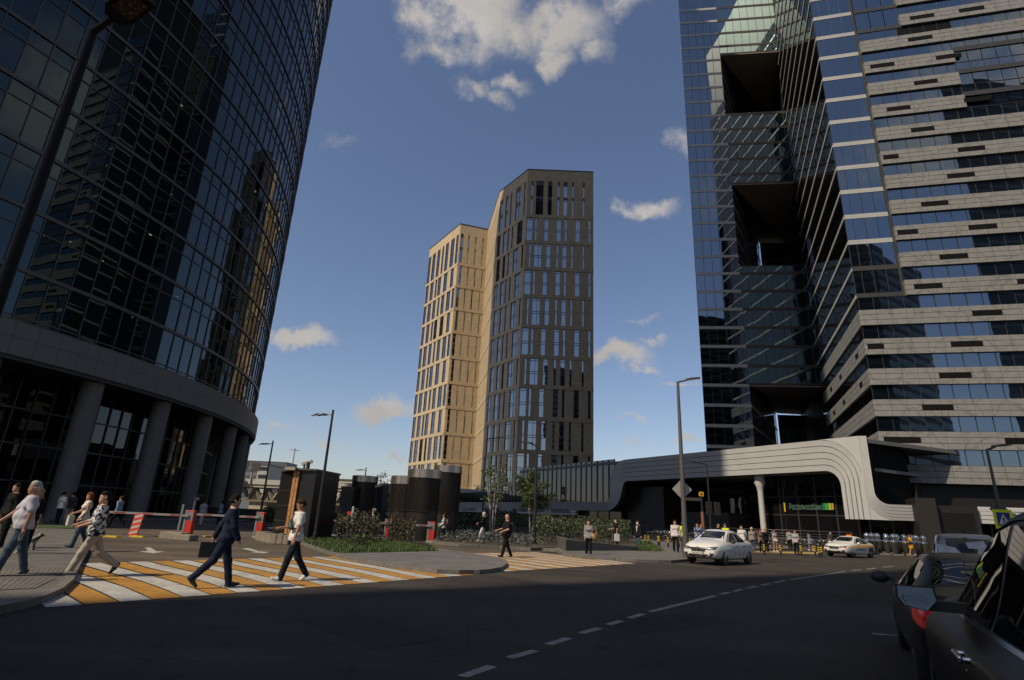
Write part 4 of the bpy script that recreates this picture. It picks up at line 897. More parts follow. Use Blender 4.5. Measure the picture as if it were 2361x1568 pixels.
def crossing_sign():
    z=zup(1197,RL2.location); t=thing('pedestrian_crossing_sign','blue crossing sign with a white triangle on a fluorescent yellow board','road sign',(RL2.location.x,RL2.location.y-.09,z),rad(-8))
    w=.36; m=MB(); m.box(-w,w,-.01,.01,-w*1.05,w*1.05); m.obj('yellow_board',mat('fluo_yellow',(.62,.72,.01),.5),t)
    m=MB(); m.box(-w*.70,w*.70,-.016,-.011,-w*.74,w*.74); m.obj('blue_panel',mat('sign_blue2',(.012,.03,.16),.5),t)
    m=MB(); m.add([(-w*.58,-.018,-w*.58),(w*.58,-.018,-w*.58),(0,-.018,w*.60)],[(0,1,2)]); m.obj('white_triangle',mat('sign_white',(.6,.6,.6),.5),t)
    m=MB(); 
    def bar(a,b,r): a=Vector((a[0]*w,-.021,a[1]*w)); b=Vector((b[0]*w,-.021,b[1]*w)); d=(b-a).normalized(); s=Vector((-d.z,0,d.x))*r*w; m.quad(a-s,b-s,b+s,a+s)
    bar((0,.18),(0,-.12),.07); bar((0,-.1),(-.18,-.42),.05); bar((0,-.1),(.16,-.42),.05); bar((0,.14),(-.16,-.04),.035); bar((0,.14),(.17,-.0),.035); m.add([(.0+.065*w*math.cos(2*PI*k/8),-.021,.28*w+.065*w*math.sin(2*PI*k/8)) for k in range(8)],[tuple(range(8))])
    for k in range(4): bar((-.42+.25*k,-.5),(-.30+.25*k,-.5),.03)
    m.obj('walking_figure',mat('sign_black',(.01,.01,.01),.5),t)
crossing_sign()
# striped bollards
BB=MB(); BY=MB(); BB.tube([(0,0,0),(0,0,.75)],.065,10); BB.ell((0,0,.75),(.065,.065,.03),10)
for z in (.36,.5,.64): BY.tube([(0,0,z-.04),(0,0,z+.035)],.07,10)
def bollard(p,lab,first=[None]):
    if first[0] is None:
        t=thing('striped_bollard',lab,'bollard',p,0,'black bollards with yellow bands'); BB.obj('post',LBLK,t); BY.obj('yellow_bands',YEL,t); first[0]=t
    else: t=copy_tree(first[0]); t.location=p; t['label']=lab
bl=[(c3,2082,1012),(c3,2112,1015),(c3,2204,1020),(c3,2216,1022),(c3,2297,1035),(c4,88,1140),(c4,172,1155),(c4,275,1158),(c4,382,1165),(c4,1082,1210),(c4,1237,1215),(c4,1430,1218),(c4,1562,1220),(c4,1600,1235),(c4,1624,1230)]
bw=['furthest left striped bollard, beside the masked man in the dark blazer','striped bollard second from the left by the motorbikes','rear one of the overlapping pair of striped bollards by the motorbikes','front one of the overlapping pair of striped bollards by the motorbikes','striped bollard at the corner of the grass','striped bollard left of the man in the white shirt','striped bollard just behind the man in the white shirt','striped bollard right behind the grey lamp post','striped bollard in front of the white sedan bonnet','striped bollard beside the woman in the olive top','striped bollard between the grey dress and the black trousers','striped bollard behind the woman in wide black trousers','striped bollard beside the woman in the blue dress','nearest of the cluster of three striped bollards by the taxi','striped bollard closest to the white taxi']
for (c,x,y),lab in zip(bl,bw): p=gz(*c(x,y),.12); bollard((p.x,p.y,.12 if x<600 and c is c4 or c is c3 else 0.),lab)
# polished pawn-shaped sculptures
CHR=mat('polished_steel',(.62,.62,.62),.06,1.); STL=mat('brushed_steel',(.09,.088,.083),.45,.6)
PB=MB(); PB.lathe((0,0,0),[(.22,0),(.25,.05),(.50,1.15),(.53,1.28),(.50,1.34)],24); PS=MB(); PS.lathe((0,0,0),[(.50,1.34),(.44,1.42),(.22,1.52),(.2,1.56)],24); PH=MB(); PH.ell((0,0,1.84),.33,24)
pf=None
for i,x in enumerate((517,577,640,742,828,868,957,1045,1097,1180)):
    dy=(0,0,30,22,8,30,20,22,32,18)[i]
    o_=MALL_PR(0,0,(5.2,4.6,3.2,3.2,4.2,2.9,3.0,4.,2.7,2.6)[i]); s_=onplane(*c5(x,800),(o_.x,o_.y),(.94,-.34))[0]; q=Vector((o_.x+.94*s_,o_.y-.34*s_,.114)); lab=['furthest left metal pawn sculpture, half hidden behind the taxi','metal pawn sculpture second from the taxi','large metal pawn sculpture just right of the taxi boot','metal pawn sculpture standing alone in a gap of the row','rear one of the paired pawn sculptures near the middle of the row','front one of the paired pawn sculptures near the middle of the row','metal pawn sculpture left of the woman in the orange dress','metal pawn sculpture behind the arm of the woman in the orange dress','metal pawn sculpture just right of the woman in the orange dress','last metal pawn sculpture beside the dark ventilation block'][i]
    if pf is None:
        pf=thing('pawn_sculpture',lab,'sculpture',q,0,'pawn shaped metal sculptures'); PB.obj('tapered_body',STL,pf,smooth=30); PS.obj('shoulder',CHR,pf,smooth=40); PH.obj('ball_head',CHR,pf,smooth=True); pf.scale=(.77,.77,.77)
    else: c=copy_tree(pf); c.location=q; c['label']=lab
# barrier cabinets with booms
def cabinet(base,zt,label,boom=None,rz=0.,w=.34,dp=.3,boomlab=None,bz=None):
    t=thing('barrier_cabinet',label,'barrier',(base.x,base.y,0),rz,'red car park barriers'); h=zt
    m=MB(); m.box(-w/2,w/2,-dp/2,dp/2,.12,h); m.obj('housing',RED,t,bevel=.02)
    m=MB(); m.box(-w/2-.02,-w/2+.09,-dp/2-.012,dp/2+.012,.12,h+.01); m.obj('grey_side',GREYC,t,bevel=.01)
    m=MB(); m.add([(-w/2+.10,-dp/2-.008,h-.08),(-w/2+.10,-dp/2-.008,h*.66),(w/2-.02,-dp/2-.008,h*.58),(w/2-.02,-dp/2-.008,h-.08)],[(0,1,2,3)]); m.obj('grey_front',GREYC,t)
    m=MB(); m.box(-w/2-.04,w/2+.04,-dp/2-.04,dp/2+.04,0,.12); m.obj('foot',mat('foot_grey',(.3,.3,.29),.7),t)
    if boom:
        x=boom; m=MB(); bz=bz or h*.8; m.box(min(0,x),max(0,x),-dp/2-.09,-dp/2-.03,bz-.05,bz+.05); bo=m.obj('boom',mat('boom_grey',(.24,.235,.23),.5),t)
        n=max(2,int(abs(x)/1.1)); 
        for k in range(n): m=MB(); a=x*(k+.25)/n; b=x*(k+.65)/n; m.box(min(a,b),max(a,b),-dp/2-.097,-dp/2-.023,bz-.028,bz+.028); m.obj('red_marking',mat('boom_red',(.26,.03,.025),.5),bo)
    return t
b=gz(430,1238); cabinet(b,zup(1177,b),'red and grey barrier cabinet on a concrete block with booms on both sides',-4.2,0,.42)
b=gz(594,1241); cabinet(b,zup(1181,b),'red barrier cabinet behind the navy suit, by the kiosk',-3.4,0,.40)
b=gz(893,1244); cabinet(b,zup(1197,b),'red barrier cabinet half hidden by the shrubs before the dark shafts',-4.,0,.44)
b=gz(992,1251); cabinet(b,zup(1203,b),'red barrier cabinet beside the woman with the red backpack',-3.4,0,.42)
m=MB(); b=gz(418,1245); t=thing('concrete_block','long weathered concrete block under the left barrier','concrete block',(b.x,b.y,0),rad(-20)); m.box(-1.1,.2,-.25,.25,0,.32); m.box(-.2,.95,-.45,.05,0,.26); m.obj('block',mat('old_concrete',(.2,.17,.14),.85,var=.2,vscale=4,bump=.3),t,bevel=.03)
def post(base,ztop,label,r=.05,m=None,extra=None,rz=0):
    t=thing('barrier_post',label,'post',(base.x,base.y,0),rz,'pale posts of the car park entrance'); p=MB(); p.box(-r,r,-r,r,0,ztop); p.obj('post',m or WHT,t,bevel=.008)
    if extra=='light':
        q=MB(); q.box(.14,.34,-.12,.1,ztop-.62,ztop-.1); s=q.obj('signal_head',LBLK,t,bevel=.015)
        for k,zz in enumerate((ztop-.24,ztop-.46)): q=MB(); q.tube([(.24,-.13,zz),(.24,-.12,zz)],.06,12); q.obj('lens',mat('lens_dark%d'%k,((.05,.02,.02),(.01,.05,.03))[k],.25),s)
    if extra=='camera': q=MB(); q.box(-.02,.22,-.1,.1,ztop-.2,ztop); q.obj('reader',mat('reader_grey',(.2,.2,.19),.5),t,bevel=.02)
    if extra=='dome': q=MB(); q.ell((-.12,0,ztop*.86),(.1,.1,.09),10); q.tube([(0,0,ztop*.86+.05),(-.14,0,ztop*.86+.08)],.025,6); q.obj('dome_camera',mat('reader_grey',(.2,.2,.19),.5),t,smooth=True)
b=gz(806,1240); post(b,zup(1168,b),'pale post with a small black signal beside the red terminal',.065,extra='light')
b=gz(854,1234); post(b,zup(1172,b),'pale post with a grey reader box on top',.045,extra='camera')
b=gz(920,1238); post(b,zup(1188,b),'short pale post with a small signal between the red cabinets',.055,extra='light')
b=gz(957,1246); post(b,zup(1127,b),'tall pale post with a dome camera in front of the dark shafts',.06,extra='dome')
b=gz(411,1222); post(b,zup(1163,b),'leaning pale post beside the left red barrier',.055)
b=gz(436,1222); post(b,zup(1146,b),'taller pale post behind the left red barrier',.05,extra='camera')
b=gz(800,1236); t=thing('ticket_terminal','grey ticket terminal with a red head in front of the dark shafts','ticket machine',(b.x,b.y,0)); h=zup(1180,b); m=MB(); m.box(-.1,.12,-.12,.12,0,h*.6); m.obj('stem',GREYC,t,bevel=.01); m=MB(); m.box(-.14,.22,-.2,.16,h*.58,h); m.obj('red_head',RED,t,bevel=.02)
def chevron(base,zt,label,w,rz=0):
    t=thing('chevron_board',label,'hazard board',(base.x,base.y,0),rz,'red and white hazard boards'); m=MB(); k=.12
    m.add([(-w/2,0,0),(w/2,0,0),(w/2+k,0,zt),(-w/2+k,0,zt),(-w/2,.06,0),(w/2,.06,0),(w/2+k,.06,zt),(-w/2+k,.06,zt)],[(0,1,2,3),(7,6,5,4),(0,4,5,1),(1,5,6,2),(2,6,7,3),(3,7,4,0)]); m.obj('board',mat('hazard_red',(.60,.06,.03),.5),t)
    m=MB(); n=4
    for i in range(n):
        z0=zt*(.08+.235*i); dz=zt*.11; f=lambda x,z:(x+k*z/zt,-.006,z); m.quad(f(-w*.42,z0),f(w*.42,z0+dz*.9),f(w*.42,z0+dz*1.9),f(-w*.42,z0+dz))
    m.obj('white_stripes',mat('hazard_white',(.5,.45,.42),.6),t)
b=gz(304,1237); chevron(b,zup(1184,b),'red board with white diagonal stripes under the left boom',.42)
b=gz(941,1240); chevron(b,zup(1203,b),'small red board with white stripes between the red cabinets',.26)
# kiosk
def kiosk():
    f=gz(656,1246); zt=zup(1084,f); t=thing('parking_kiosk','black cladded kiosk with a lit strip of timber at its near corner','kiosk',(f.x,f.y,0),rad(-6))
    r=gz(775,1243); w=(r-f).length; l=gz(616,1240)
    e=t.rotation_euler.to_matrix().inverted(); R_=e@(r-f); L_=e@(l-f)
    B=[(0.25,0),(R_.x,R_.y*0+.1),(R_.x+.3,3.2),(L_.x-.2,L_.y+2.4),(L_.x-.1,L_.y+1.2)]
    m=MB(); m.prism([(.32,.02),(R_.x,.05),(R_.x+.1,3.),(-1.2,3.2),(-1.9,2.2),(-.02,.32)],.05,zt); m.obj('body',mat('kiosk_black',(.012,.011,.011),.4,var=.2),t)
    m=MB()
    for k in range(4): a=k*.09; m.box(-.06+a*.9,.015+a*.9,-.05-.02*(k%2),.1,.02,zt-.05)
    m.obj('timber_strip',mat('timber_orange',(.42,.20,.07),.6,var=.35,vscale=9),t)
    m=MB(); m.prism([(-.12,-.16),(R_.x+.05,-.02),(R_.x+.15,3.05),(-1.25,3.25),(-1.95,2.2)],zt,zt+.1); m.obj('roof',mat('roof_trim',(.06,.055,.05),.5),t)
    m=MB(); m.box(-.42,.10,-.3,.05,zt-.02,zt+.14); m.obj('roof_lip',mat('lip_beige',(.33,.27,.2),.6),t)
    m=MB(); 
    for z in (.9,1.7,2.5): m.add([(-.04,.30,z),(-1.86,2.14,z),(-1.86,2.14,z+.03),(-.04,.30,z+.03)],[(0,1,2,3)])
    m.obj('panel_joints',mat('joint_grey',(.05,.05,.05),.5),t)
    m=MB(); m.tube([(R_.x-1.2,1.5,zt+.1),(R_.x-1.2,1.5,zt+.55)],.1,10); m.obj('flue',LBLK,t)
kiosk()
kk=MB(); b=gz(c2(380,1000)[0],c2(380,1000)[1]); t=thing('granite_kerb_block','low rough granite blocks along the kiosk base','kerb blocks',(b.x,b.y,0)); 
p0,p1,p2=[gz(*c2(x,y))-b for x,y in ((275,970),(420,1005),(590,1015))]
for a,c in ((p0,p1),(p1,p2)):
    for k in range(3): q0=a.lerp(c,k/3+.01); q1=a.lerp(c,(k+1)/3-.01); d=(q1-q0).normalized(); s=Vector((-d.y,d.x,0))*.35; kk.prism([q0.xy,q1.xy,(q1+s).xy,(q0+s).xy],0,.42+.04*(k%2))
kk.obj('blocks',mat('old_concrete',(.2,.17,.14),.85),t,bevel=.03)
# ventilation shafts
SHM=mat('shaft_bronze',(.045,.038,.032),.42,.6); RIM=mat('shaft_rim',(.42,.37,.32),.34,.9)
def shaft(c,r,zt,label,rib=True,zb=1.75):
    t=thing('ventilation_shaft',label,'ventilation shaft',(c[0],c[1],0),0,'round dark ventilation shafts'); m=MB(); m.lathe((0,0,0),[(r*.96,0),(r*.96,zb),(r*1.005,zb),(r*1.005,zb+.06),(r*.93,zb+.06)],48); m.obj('base_drum',SHM,t,smooth=30)
    n=72; m=MB(); pts=[]
    for k in range(n): 
        a=2*PI*k/n; w=2*PI/n; 
        for da,rr in ((0,r),(w*.5,r),(w*.55,r*.955),(w*.95,r*.955)): pts.append((rr*math.cos(a+da),rr*math.sin(a+da)))
    m.prism(pts,zb+.05,zt-.52); m.obj('ribbed_drum',SHM,t)
    m=MB(); m.lathe((0,0,0),[(r*1.03,zt-.55),(r*1.03,zt-.02),(r*1.0,zt),(r*.9,zt),(r*.88,zt-.3)],48); m.obj('rim',RIM,t,smooth=30)
b=gz(962,1247); shaft((b.x,b.y+1.0),1.06,zup(1081,Vector((b.x,b.y))),'tallest front dark ventilation shaft with ribs and a bright rim')
b=gz(917,1242); shaft((b.x,b.y+1.3),1.06,zup(1096,Vector((b.x,b.y))),'shorter dark ventilation shaft at the left of the front trio')
b=gz(1017,1238); shaft((b.x,b.y+1.2),1.13,zup(1072,Vector((b.x,b.y))),'dark ventilation shaft at the right of the front trio, against the tower')
b=at(829,1215,52); shaft((b.x,b.y),1.12,zup(1098,b),'rear dark ventilation shaft behind the kiosk, set apart from the trio')
def dark_block(x0,x1,Y,ytop,label):
    a,b=at(x0,1200,Y),at(x1,1200,Y); t=thing('dark_plant_room',label,'plant room',(a.x,a.y,0)); m=MB(); w=b.x-a.x; h=zup(ytop,a); m.box(0,w,0,2.5,0,h-.3); m.obj('body',BLACKP,t); m=MB(); m.box(-.05,w+.05,-.05,2.5,h-.3,h); m.obj('rim',SHM,t)
dark_block(778,806,49,1121,'low dark plant room between the kiosk and the rear shaft'); dark_block(852,876,55,1117,'low dark plant room right of the rear shaft')
# cameras on poles
def cctv(base,ytop,label,dirx=1,hang=False,m=None):
    h=zup(ytop,base); t=thing('cctv_camera',label,'security camera',(base.x,base.y,0)); p=MB(); p.tube([(0,0,0),(0,0,h)],[.07,.05],10); p.obj('pole',m or LBLK,t,smooth=40)
    p=MB(); R=Matrix.Rotation(rad(-18),3,'Y'); vs0=len(p.v); p.box(-.3,.3,-.09,.09,-.08,.1,R=R); p.v=[(x+.15*dirx,y-.05,z+h+.12) for x,y,z in p.v]; p.obj('camera_body',mat('camera_cream',(.35,.33,.29),.5),t,bevel=.015)
b=gz(676,1241); cctv(b,1072,'cream security camera on a black pole at the kiosk corner')
b=gz(857,1228); cctv(b,1124,'white security camera on a dark pole by the rear shafts')
# dark stone planter edge and info stand, traffic light
pl=MB(); a=gz(*c3(1230,1040)); P4=[gz(*c3(x,y))-a for x,y in ((1228,1042),(1330,1092),(2018,1088),(1935,1035))]; t=thing('stone_planter','low dark stone planter edge in front of the hedge','planter',(a.x,a.y,.12)); 
P5=P4[0]+(P4[1]-P4[0]); pl.prism([P4[0].xy,P4[1].xy,(P4[1]+Vector((.25,.45,0))).xy,(P4[0]+Vector((.35,.35,0))).xy],0,.55); pl.prism([(P4[1]+Vector((.003,0,0))).xy,P4[2].xy,(P4[2]+Vector((.0,.4,0))).xy,(P4[1]+Vector((.25,.45,0))).xy],0,.545); o=pl.obj('edge_stones',mat('planter_stone',(.085,.075,.068),.6,var=.15),t,bevel=.02)
for v in o.data.vertices:
    if v.co.z>.3 and v.co.x>P4[2].x-1.: v.co.z=.2
b=gz(*c3(1772,992)); t=thing('information_stand','slanted grey information board on a pale post in the grass','information board',(b.x,b.y,.1)); m=MB(); m.tube([(0,0,0),(0,0,.85)],.025,8); m.obj('post',WHT,t); m=MB(); m.box(-.26,.26,-.012,.012,-.15,.15,R=Matrix.Rotation(rad(-50),3,'X')); m.v=[(x,y,z+.92) for x,y,z in m.v]; m.obj('board',mat('board_grey',(.14,.145,.15),.4),t)
b=at(*c4(505,1010),46); t=thing('traffic_light','traffic light pole with a brown lower half and a yellow camera plate on top','traffic light',(b.x,b.y,0)); h=zup(c4(500,668)[1],b); hb=zup(c4(500,820)[1],b)
m=MB(); m.tube([(0,0,hb),(0,0,h)],.075,10); m.obj('upper_pole',LBLK,t); m=MB(); m.tube([(0,0,0),(0,0,hb)],.12,10); m.obj('lower_pole',mat('pole_brown',(.20,.085,.045),.6),t)
m=MB(); m.box(-.17,.17,-.06,.06,h-.05,h+.3); m.obj('camera_plate',mat('plate_yellow',(.55,.30,.02),.5),t); m=MB(); m.box(-.06,.06,-.075,-.06,h+.06,h+.18); m.obj('plate_hole',LBLK,t)
for x0 in (.35,1.0): m=MB(); m.box(x0,x0+.42,-.15,.15,h-1.45,h-.45); s=m.obj('signal_head',LBLK,t,bevel=.03); 
m=MB(); m.box(0,1.2,-.03,.03,h-.9,h-.84); m.obj('arm',LBLK,t)
m=MB(); m.box(-1.6,-.1,-.04,0,h-.42,h-.18); m.obj('street_plate',mat('plate_dark',(.05,.05,.05),.5),t)
# lawn marker pegs
for i,(x,y0,y1,mm) in enumerate(((213,892,948,WHT),(572,912,972,WHT),(848,905,962,WHT),(390,905,995,LBLK),(485,905,970,LBLK),(146,905,965,WHT))):
    b=gz(*c3(x,y1)); t=thing('lawn_peg',['thin white peg in the lavender beside the red backpack','thin white peg beside the white trousers','thin white peg behind the man in black','thin black peg at the lavender edge','thin black peg left of the white trousers','thin white peg behind the woman with the red backpack'][i],'peg',(b.x,b.y,0.05)); m=MB(); m.tube([(0,0,0),(0,0,zup(c3(x,y0)[1],b))],.022,8); m.obj('peg',mm,t)
# ---------------------------------------------------------------- plants
def leafmat(name,col,col2):
    m=mat(name,col,.55); N,L,b=nodes(m); g=N.new('ShaderNodeNewGeometry'); r=N.new('ShaderNodeValToRGB'); r.color_ramp.elements[0].color=(*col,1); r.color_ramp.elements[1].color=(*col2,1); L.new(g.outputs['Random Per Island'],r.inputs[0]); L.new(r.outputs[0],b.inputs['Base Color'])
    b.inputs['Transmission Weight'].default_value=0; b.inputs['Subsurface Weight'].default_value=0; return m
LEAF=leafmat('leaf_hedge',(.022,.038,.012),(.060,.085,.020)); LEAFD=leafmat('leaf_dark',(.016,.024,.012),(.040,.05,.018)); LEAFT=leafmat('leaf_tree',(.028,.046,.011),(.075,.105,.022)); LAV=leafmat('leaf_lavender',(.045,.05,.045),(.10,.10,.10)); GRASS=leafmat('grass_blade',(.03,.055,.010),(.07,.115,.018)); RUST=leafmat('leaf_rust',(.05,.028,.015),(.09,.06,.02))
BARK=mat('bark',(.09,.075,.06),.8,var=.3,vscale=8); BIRCH=mat('bark_pale',(.32,.30,.27),.7,var=.35,vscale=6)
def leaves(mb,pts,size,up=.0,m=0,aspect=.55):
    n=len(pts); a=rng.randn(n,3); a/=np.linalg.norm(a,axis=1)[:,None]; b=rng.randn(n,3); b[:,2]+=up; b-=a*(a*b).sum(1)[:,None]; b/=np.linalg.norm(b,axis=1)[:,None]
    s=size*rng.uniform(.6,1.3,n)[:,None]
    q0=pts-b*s; q1=pts+a*s*aspect; q2=pts+b*s; q3=pts-a*s*aspect; k=len(mb.v)
    allv=np.stack([q0,q1,q2,q3],1).reshape(-1,3); mb.v+=[tuple(v) for v in allv]; mb.f+=[(k+4*i,k+4*i+1,k+4*i+2,k+4*i+3) for i in range(n)]; mb.m+=[m]*n
def clump(n,c,r,shell=.55):
    d=rng.randn(n,3); d/=np.linalg.norm(d,axis=1)[:,None]; rr=(shell+(1-shell)*rng.rand(n))[:,None]; return np.array(c)+d*rr*np.array(r)
def hedge(name,label,poly,h,nl,size,mats,z0=.1,cat='hedge',bumps=.25,mix=None,twig=True):
    """leafy mass on a ground polygon; the top undulates"""
    P=[Vector((p[0],p[1])) for p in poly]; c=sum(P,Vector((0,0)))/len(P); t=thing(name,label,cat,(c.x,c.y,z0)); xs=[p.x for p in P]; ys=[p.y for p in P]
    def inside(x,y):
        r=False; j=len(P)-1
        for i in range(len(P)):
            if (P[i].y>y)!=(P[j].y>y) and x<(P[j].x-P[i].x)*(y-P[i].y)/(P[j].y-P[i].y)+P[i].x: r=not r
            j=i
        return r
    ph=rng.rand(6)*6
    def top(x,y): return h*(1+bumps*(.5*math.sin(x*1.3+ph[0])*math.sin(y*1.1+ph[1])+.35*math.sin(x*3.1+ph[2]+y*2.3)+.25*math.sin(x*6.3+ph[3])*math.sin(y*5.7)))
    mb=MB(); pts=[]; tries=0
    while len(pts)<nl and tries<nl*20:
        tries+=1; x=random.uniform(min(xs),max(xs)); y=random.uniform(min(ys),max(ys))
        if not inside(x,y): continue
        tp=top(x,y); u=random.random(); z=tp*(1-.5*u*u) if random.random()<.65 else tp*random.random(); pts.append((x-c.x,y-c.y,z+random.gauss(0,.05)))
    pts=np.array(pts); 
    if mix:
        k=int(len(pts)*mix); leaves(mb,pts[:k],size,0,0); leaves(mb,pts[k:],size,0,1)
    else: leaves(mb,pts,size,0,0)
    o=mb.obj('foliage',mats,t); 
    if twig:
        tw=MB()
        for i in range(60):
            p=pts[rng.randint(len(pts))]; tw.tube([(p[0],p[1],0),(p[0]+random.uniform(-.1,.1),p[1]+random.uniform(-.1,.1),p[2]*.9)],[.018,.006],4)
        tag(tw.obj('stems',BARK,t),kind='stuff')
    return t
def grass(name,poly,n,h,m,z0=.12):
    P=[Vector((p[0],p[1])) for p in poly]; xs=[p.x for p in P]; ys=[p.y for p in P]; mb=MB(); k=0
    def inside(x,y):
        r=False; j=len(P)-1
        for i in range(len(P)):
            if (P[i].y>y)!=(P[j].y>y) and x<(P[j].x-P[i].x)*(y-P[i].y)/(P[j].y-P[i].y)+P[i].x: r=not r
            j=i
        return r
    while k<n:
        x=random.uniform(min(xs),max(xs)); y=random.uniform(min(ys),max(ys))
        if not inside(x,y): continue
        k+=1; a=random.uniform(0,2*PI); w=.018; l=h*random.uniform(.5,1.4); dx,dy=math.cos(a)*w,math.sin(a)*w; ex,ey=random.gauss(0,.4)*l,random.gauss(0,.4)*l
        mb.add([(x-dx,y-dy,z0),(x+dx,y+dy,z0),(x+ex,y+ey,z0+l)],[(0,1,2)])
    tag(mb.obj(name,m),kind='stuff')
SOIL=mat('soil',(.05,.04,.03),.9,var=.3,vscale=3); TURF=mat('turf',(.035,.055,.013),.9,var=.35,vscale=5)
LAWN=G([c2(735,985),c2(1000,1078),c2(1100,1092),c2(2020,1072),c2(1900,1035),c2(1740,1000),c2(1400,965),c2(1000,950),c2(740,950)],.12)
sheet('lawn',LAWN,.126,TURF); grass('grass',LAWN,16000,.11,GRASS,.12)
hedge('flowering_shrub','dark loose shrub with reddish leaves on the lawn below the black lamp post',G([c2(1010,985),c2(1330,1005),c2(1480,985),c2(1400,930),c2(1050,940)],.12),1.05,5200,.06,[LEAFD,RUST],.12,'shrub',.55,.7)
hedge('flowering_shrub','dark twiggy shrub on the lawn before the middle red cabinet',G([c2(1500,990),c2(1780,1010),c2(1790,975),c2(1560,960)],.12),.95,2800,.06,[LEAFD,RUST],.12,'shrub',.5,.55)
hedge('flowering_shrub','small bright green shrub at the front of the lawn',G([c2(1190,1030),c2(1300,1040),c2(1310,1010),c2(1200,1005)],.12),.4,500,.07,[LEAF],.12,'shrub',.3)
BED=G([c2(1960,985),c2(2361,1020)]+[c3(320,1015),c3(700,1030),c3(1000,1050),c3(1240,1040),c3(1330,1010),c3(1950,1030),c3(2270,1080),c3(2150,1000),c3(1900,960),c3(1500,880),c3(900,880),c3(250,900)]+[c2(1990,960)],.12)
slab('planting_bed',BED,SOIL,.16)
hedge('lavender_bed','grey green lavender bed along the path in front of the hedge',G([c3(150,990),c3(560,1015),c3(980,1040),c3(1000,985),c3(800,955),c3(300,935),c3(130,945)],.12),.42,5200,.07,[LAV],.12,'lavender',.25,twig=False)
hedge('clipped_hedge','dark green hedge behind the lavender, left of the man in black',G([c3(230,915),c3(700,930),c3(760,880),c3(230,880)],.12),1.5,4200,.13,[LEAF,LEAFD],.12,'hedge',.22,.6)
hedge('clipped_hedge','rusty brown hedge behind the white trousers',G([c3(560,880),c3(860,890),c3(860,850),c3(560,850)],.12),2.2,2200,.14,[RUST,LEAFD],.12,'hedge',.25,.55)
hedge('clipped_hedge','tall dense hedge behind the woman with the straw bag',G([c3(1010,1035),c3(1300,1030),c3(1330,1005),c3(1800,1015),c3(1960,1010),c3(1900,960),c3(1700,930),c3(1060,960)],.12),1.55,14000,.075,[LEAFD,LEAF],.12,'hedge',.22,.65)
hedge('clipped_hedge','mid green hedge behind the thin tree, between lamp post and man in black',G([c3(850,900),c3(1150,905),c3(1250,870),c3(850,870)],.12),1.7,3200,.13,[LEAF],.12,'hedge',.25)
gp=G([c3(860,960),c3(1000,985),c3(1010,930),c3(880,920)],.12); sheet('lawn',gp,.14,TURF); grass('grass',gp,2500,.16,GRASS,.13)
gp=G([c3(1990,1070),c3(2260,1075),c3(2130,995),c3(1950,990)],.12); sheet('lawn',gp,.14,TURF); grass('grass',gp,5000,.13,GRASS,.13)
gp=G([c1(0,735),c1(690,740),c1(690,715),c1(0,700)],.12); sheet('lawn',gp,.135,TURF)
def tree(name,label,base,ztop,cr,nl,size,lm,bark,stems=3,crown0=.4,seed=0):
    t=thing(name,label,'tree',(base.x,base.y,.1)); R=random.Random(seed); m=MB(); tips=[]
    for s in range(stems):
        a=2*PI*s/stems+R.random(); bx,by=.12*math.cos(a),.12*math.sin(a); lean=.10*ztop
        pts=[(bx,by,0),(bx+lean*.3*math.cos(a),by+lean*.3*math.sin(a),ztop*.4),(bx+lean*.7*math.cos(a)+R.uniform(-.1,.1),by+lean*.7*math.sin(a),ztop*.72),(bx+lean*math.cos(a),by+lean*math.sin(a),ztop*(.9+.1*R.random()))]
        m.tube(pts,[.05,.042,.028,.008],7)
        for k in range(10):
            u=crown0+(1-crown0)*R.random(); z=ztop*u*.96; p0=Vector(pts[1]).lerp(Vector(pts[3]),max(0,min(1,(u-.4)/.6))); b=R.uniform(0,2*PI); l=cr*(1-.45*abs(u-.6)/.4)*R.uniform(.5,1)
            p1=p0+Vector((math.cos(b)*l,math.sin(b)*l,l*.35)); m.tube([p0,p0.lerp(p1,.5)+Vector((0,0,.1)),p1],[.018,.012,.004],5); tips+= [p0.lerp(p1,.55),p0.lerp(p1,.8),p1]
    m.obj('trunk',bark,t); f=MB(); per=max(3,nl//len(tips))
    for p in tips: leaves(f,clump(per,p,(.33*cr/1.2,.33*cr/1.2,.27*cr/1.2),.1),size)
    f.obj('crown',lm,t); return t
b=gz(*c3(1000,960)); tree('young_tree','bushy young multi-stemmed tree in front of the dark glazing',b,zup(c3(1000,370)[1],b),1.75,11000,.07,[LEAFT],BIRCH,4,.45,3)
b=at(*c3(640,740),48); tree('young_tree','sparse thin tree in front of the sunlit tower foot',b,zup(c3(610,270)[1],b),1.35,900,.10,[LEAFT],BIRCH,4,.45,5)
b=at(*c2(1460,600),75); tree('bare_tree','nearly bare far tree between the dark shafts',b,zup(c2(1450,350)[1],b),2.0,160,.12,[LEAFD],BARK,3,.4,9)
b=at(*c2(395,760),52); tree('young_tree','light green shrubby tree left of the kiosk',b,zup(c2(395,690)[1],b),1.2,700,.12,[LEAFT],BARK,3,.1,11)
b=at(*c2(1470,760),64); tree('young_tree','green shrub tree seen between the two groups of shafts',b,zup(c2(1470,650)[1],b),1.1,900,.13,[LEAFT],BARK,3,.1,12)
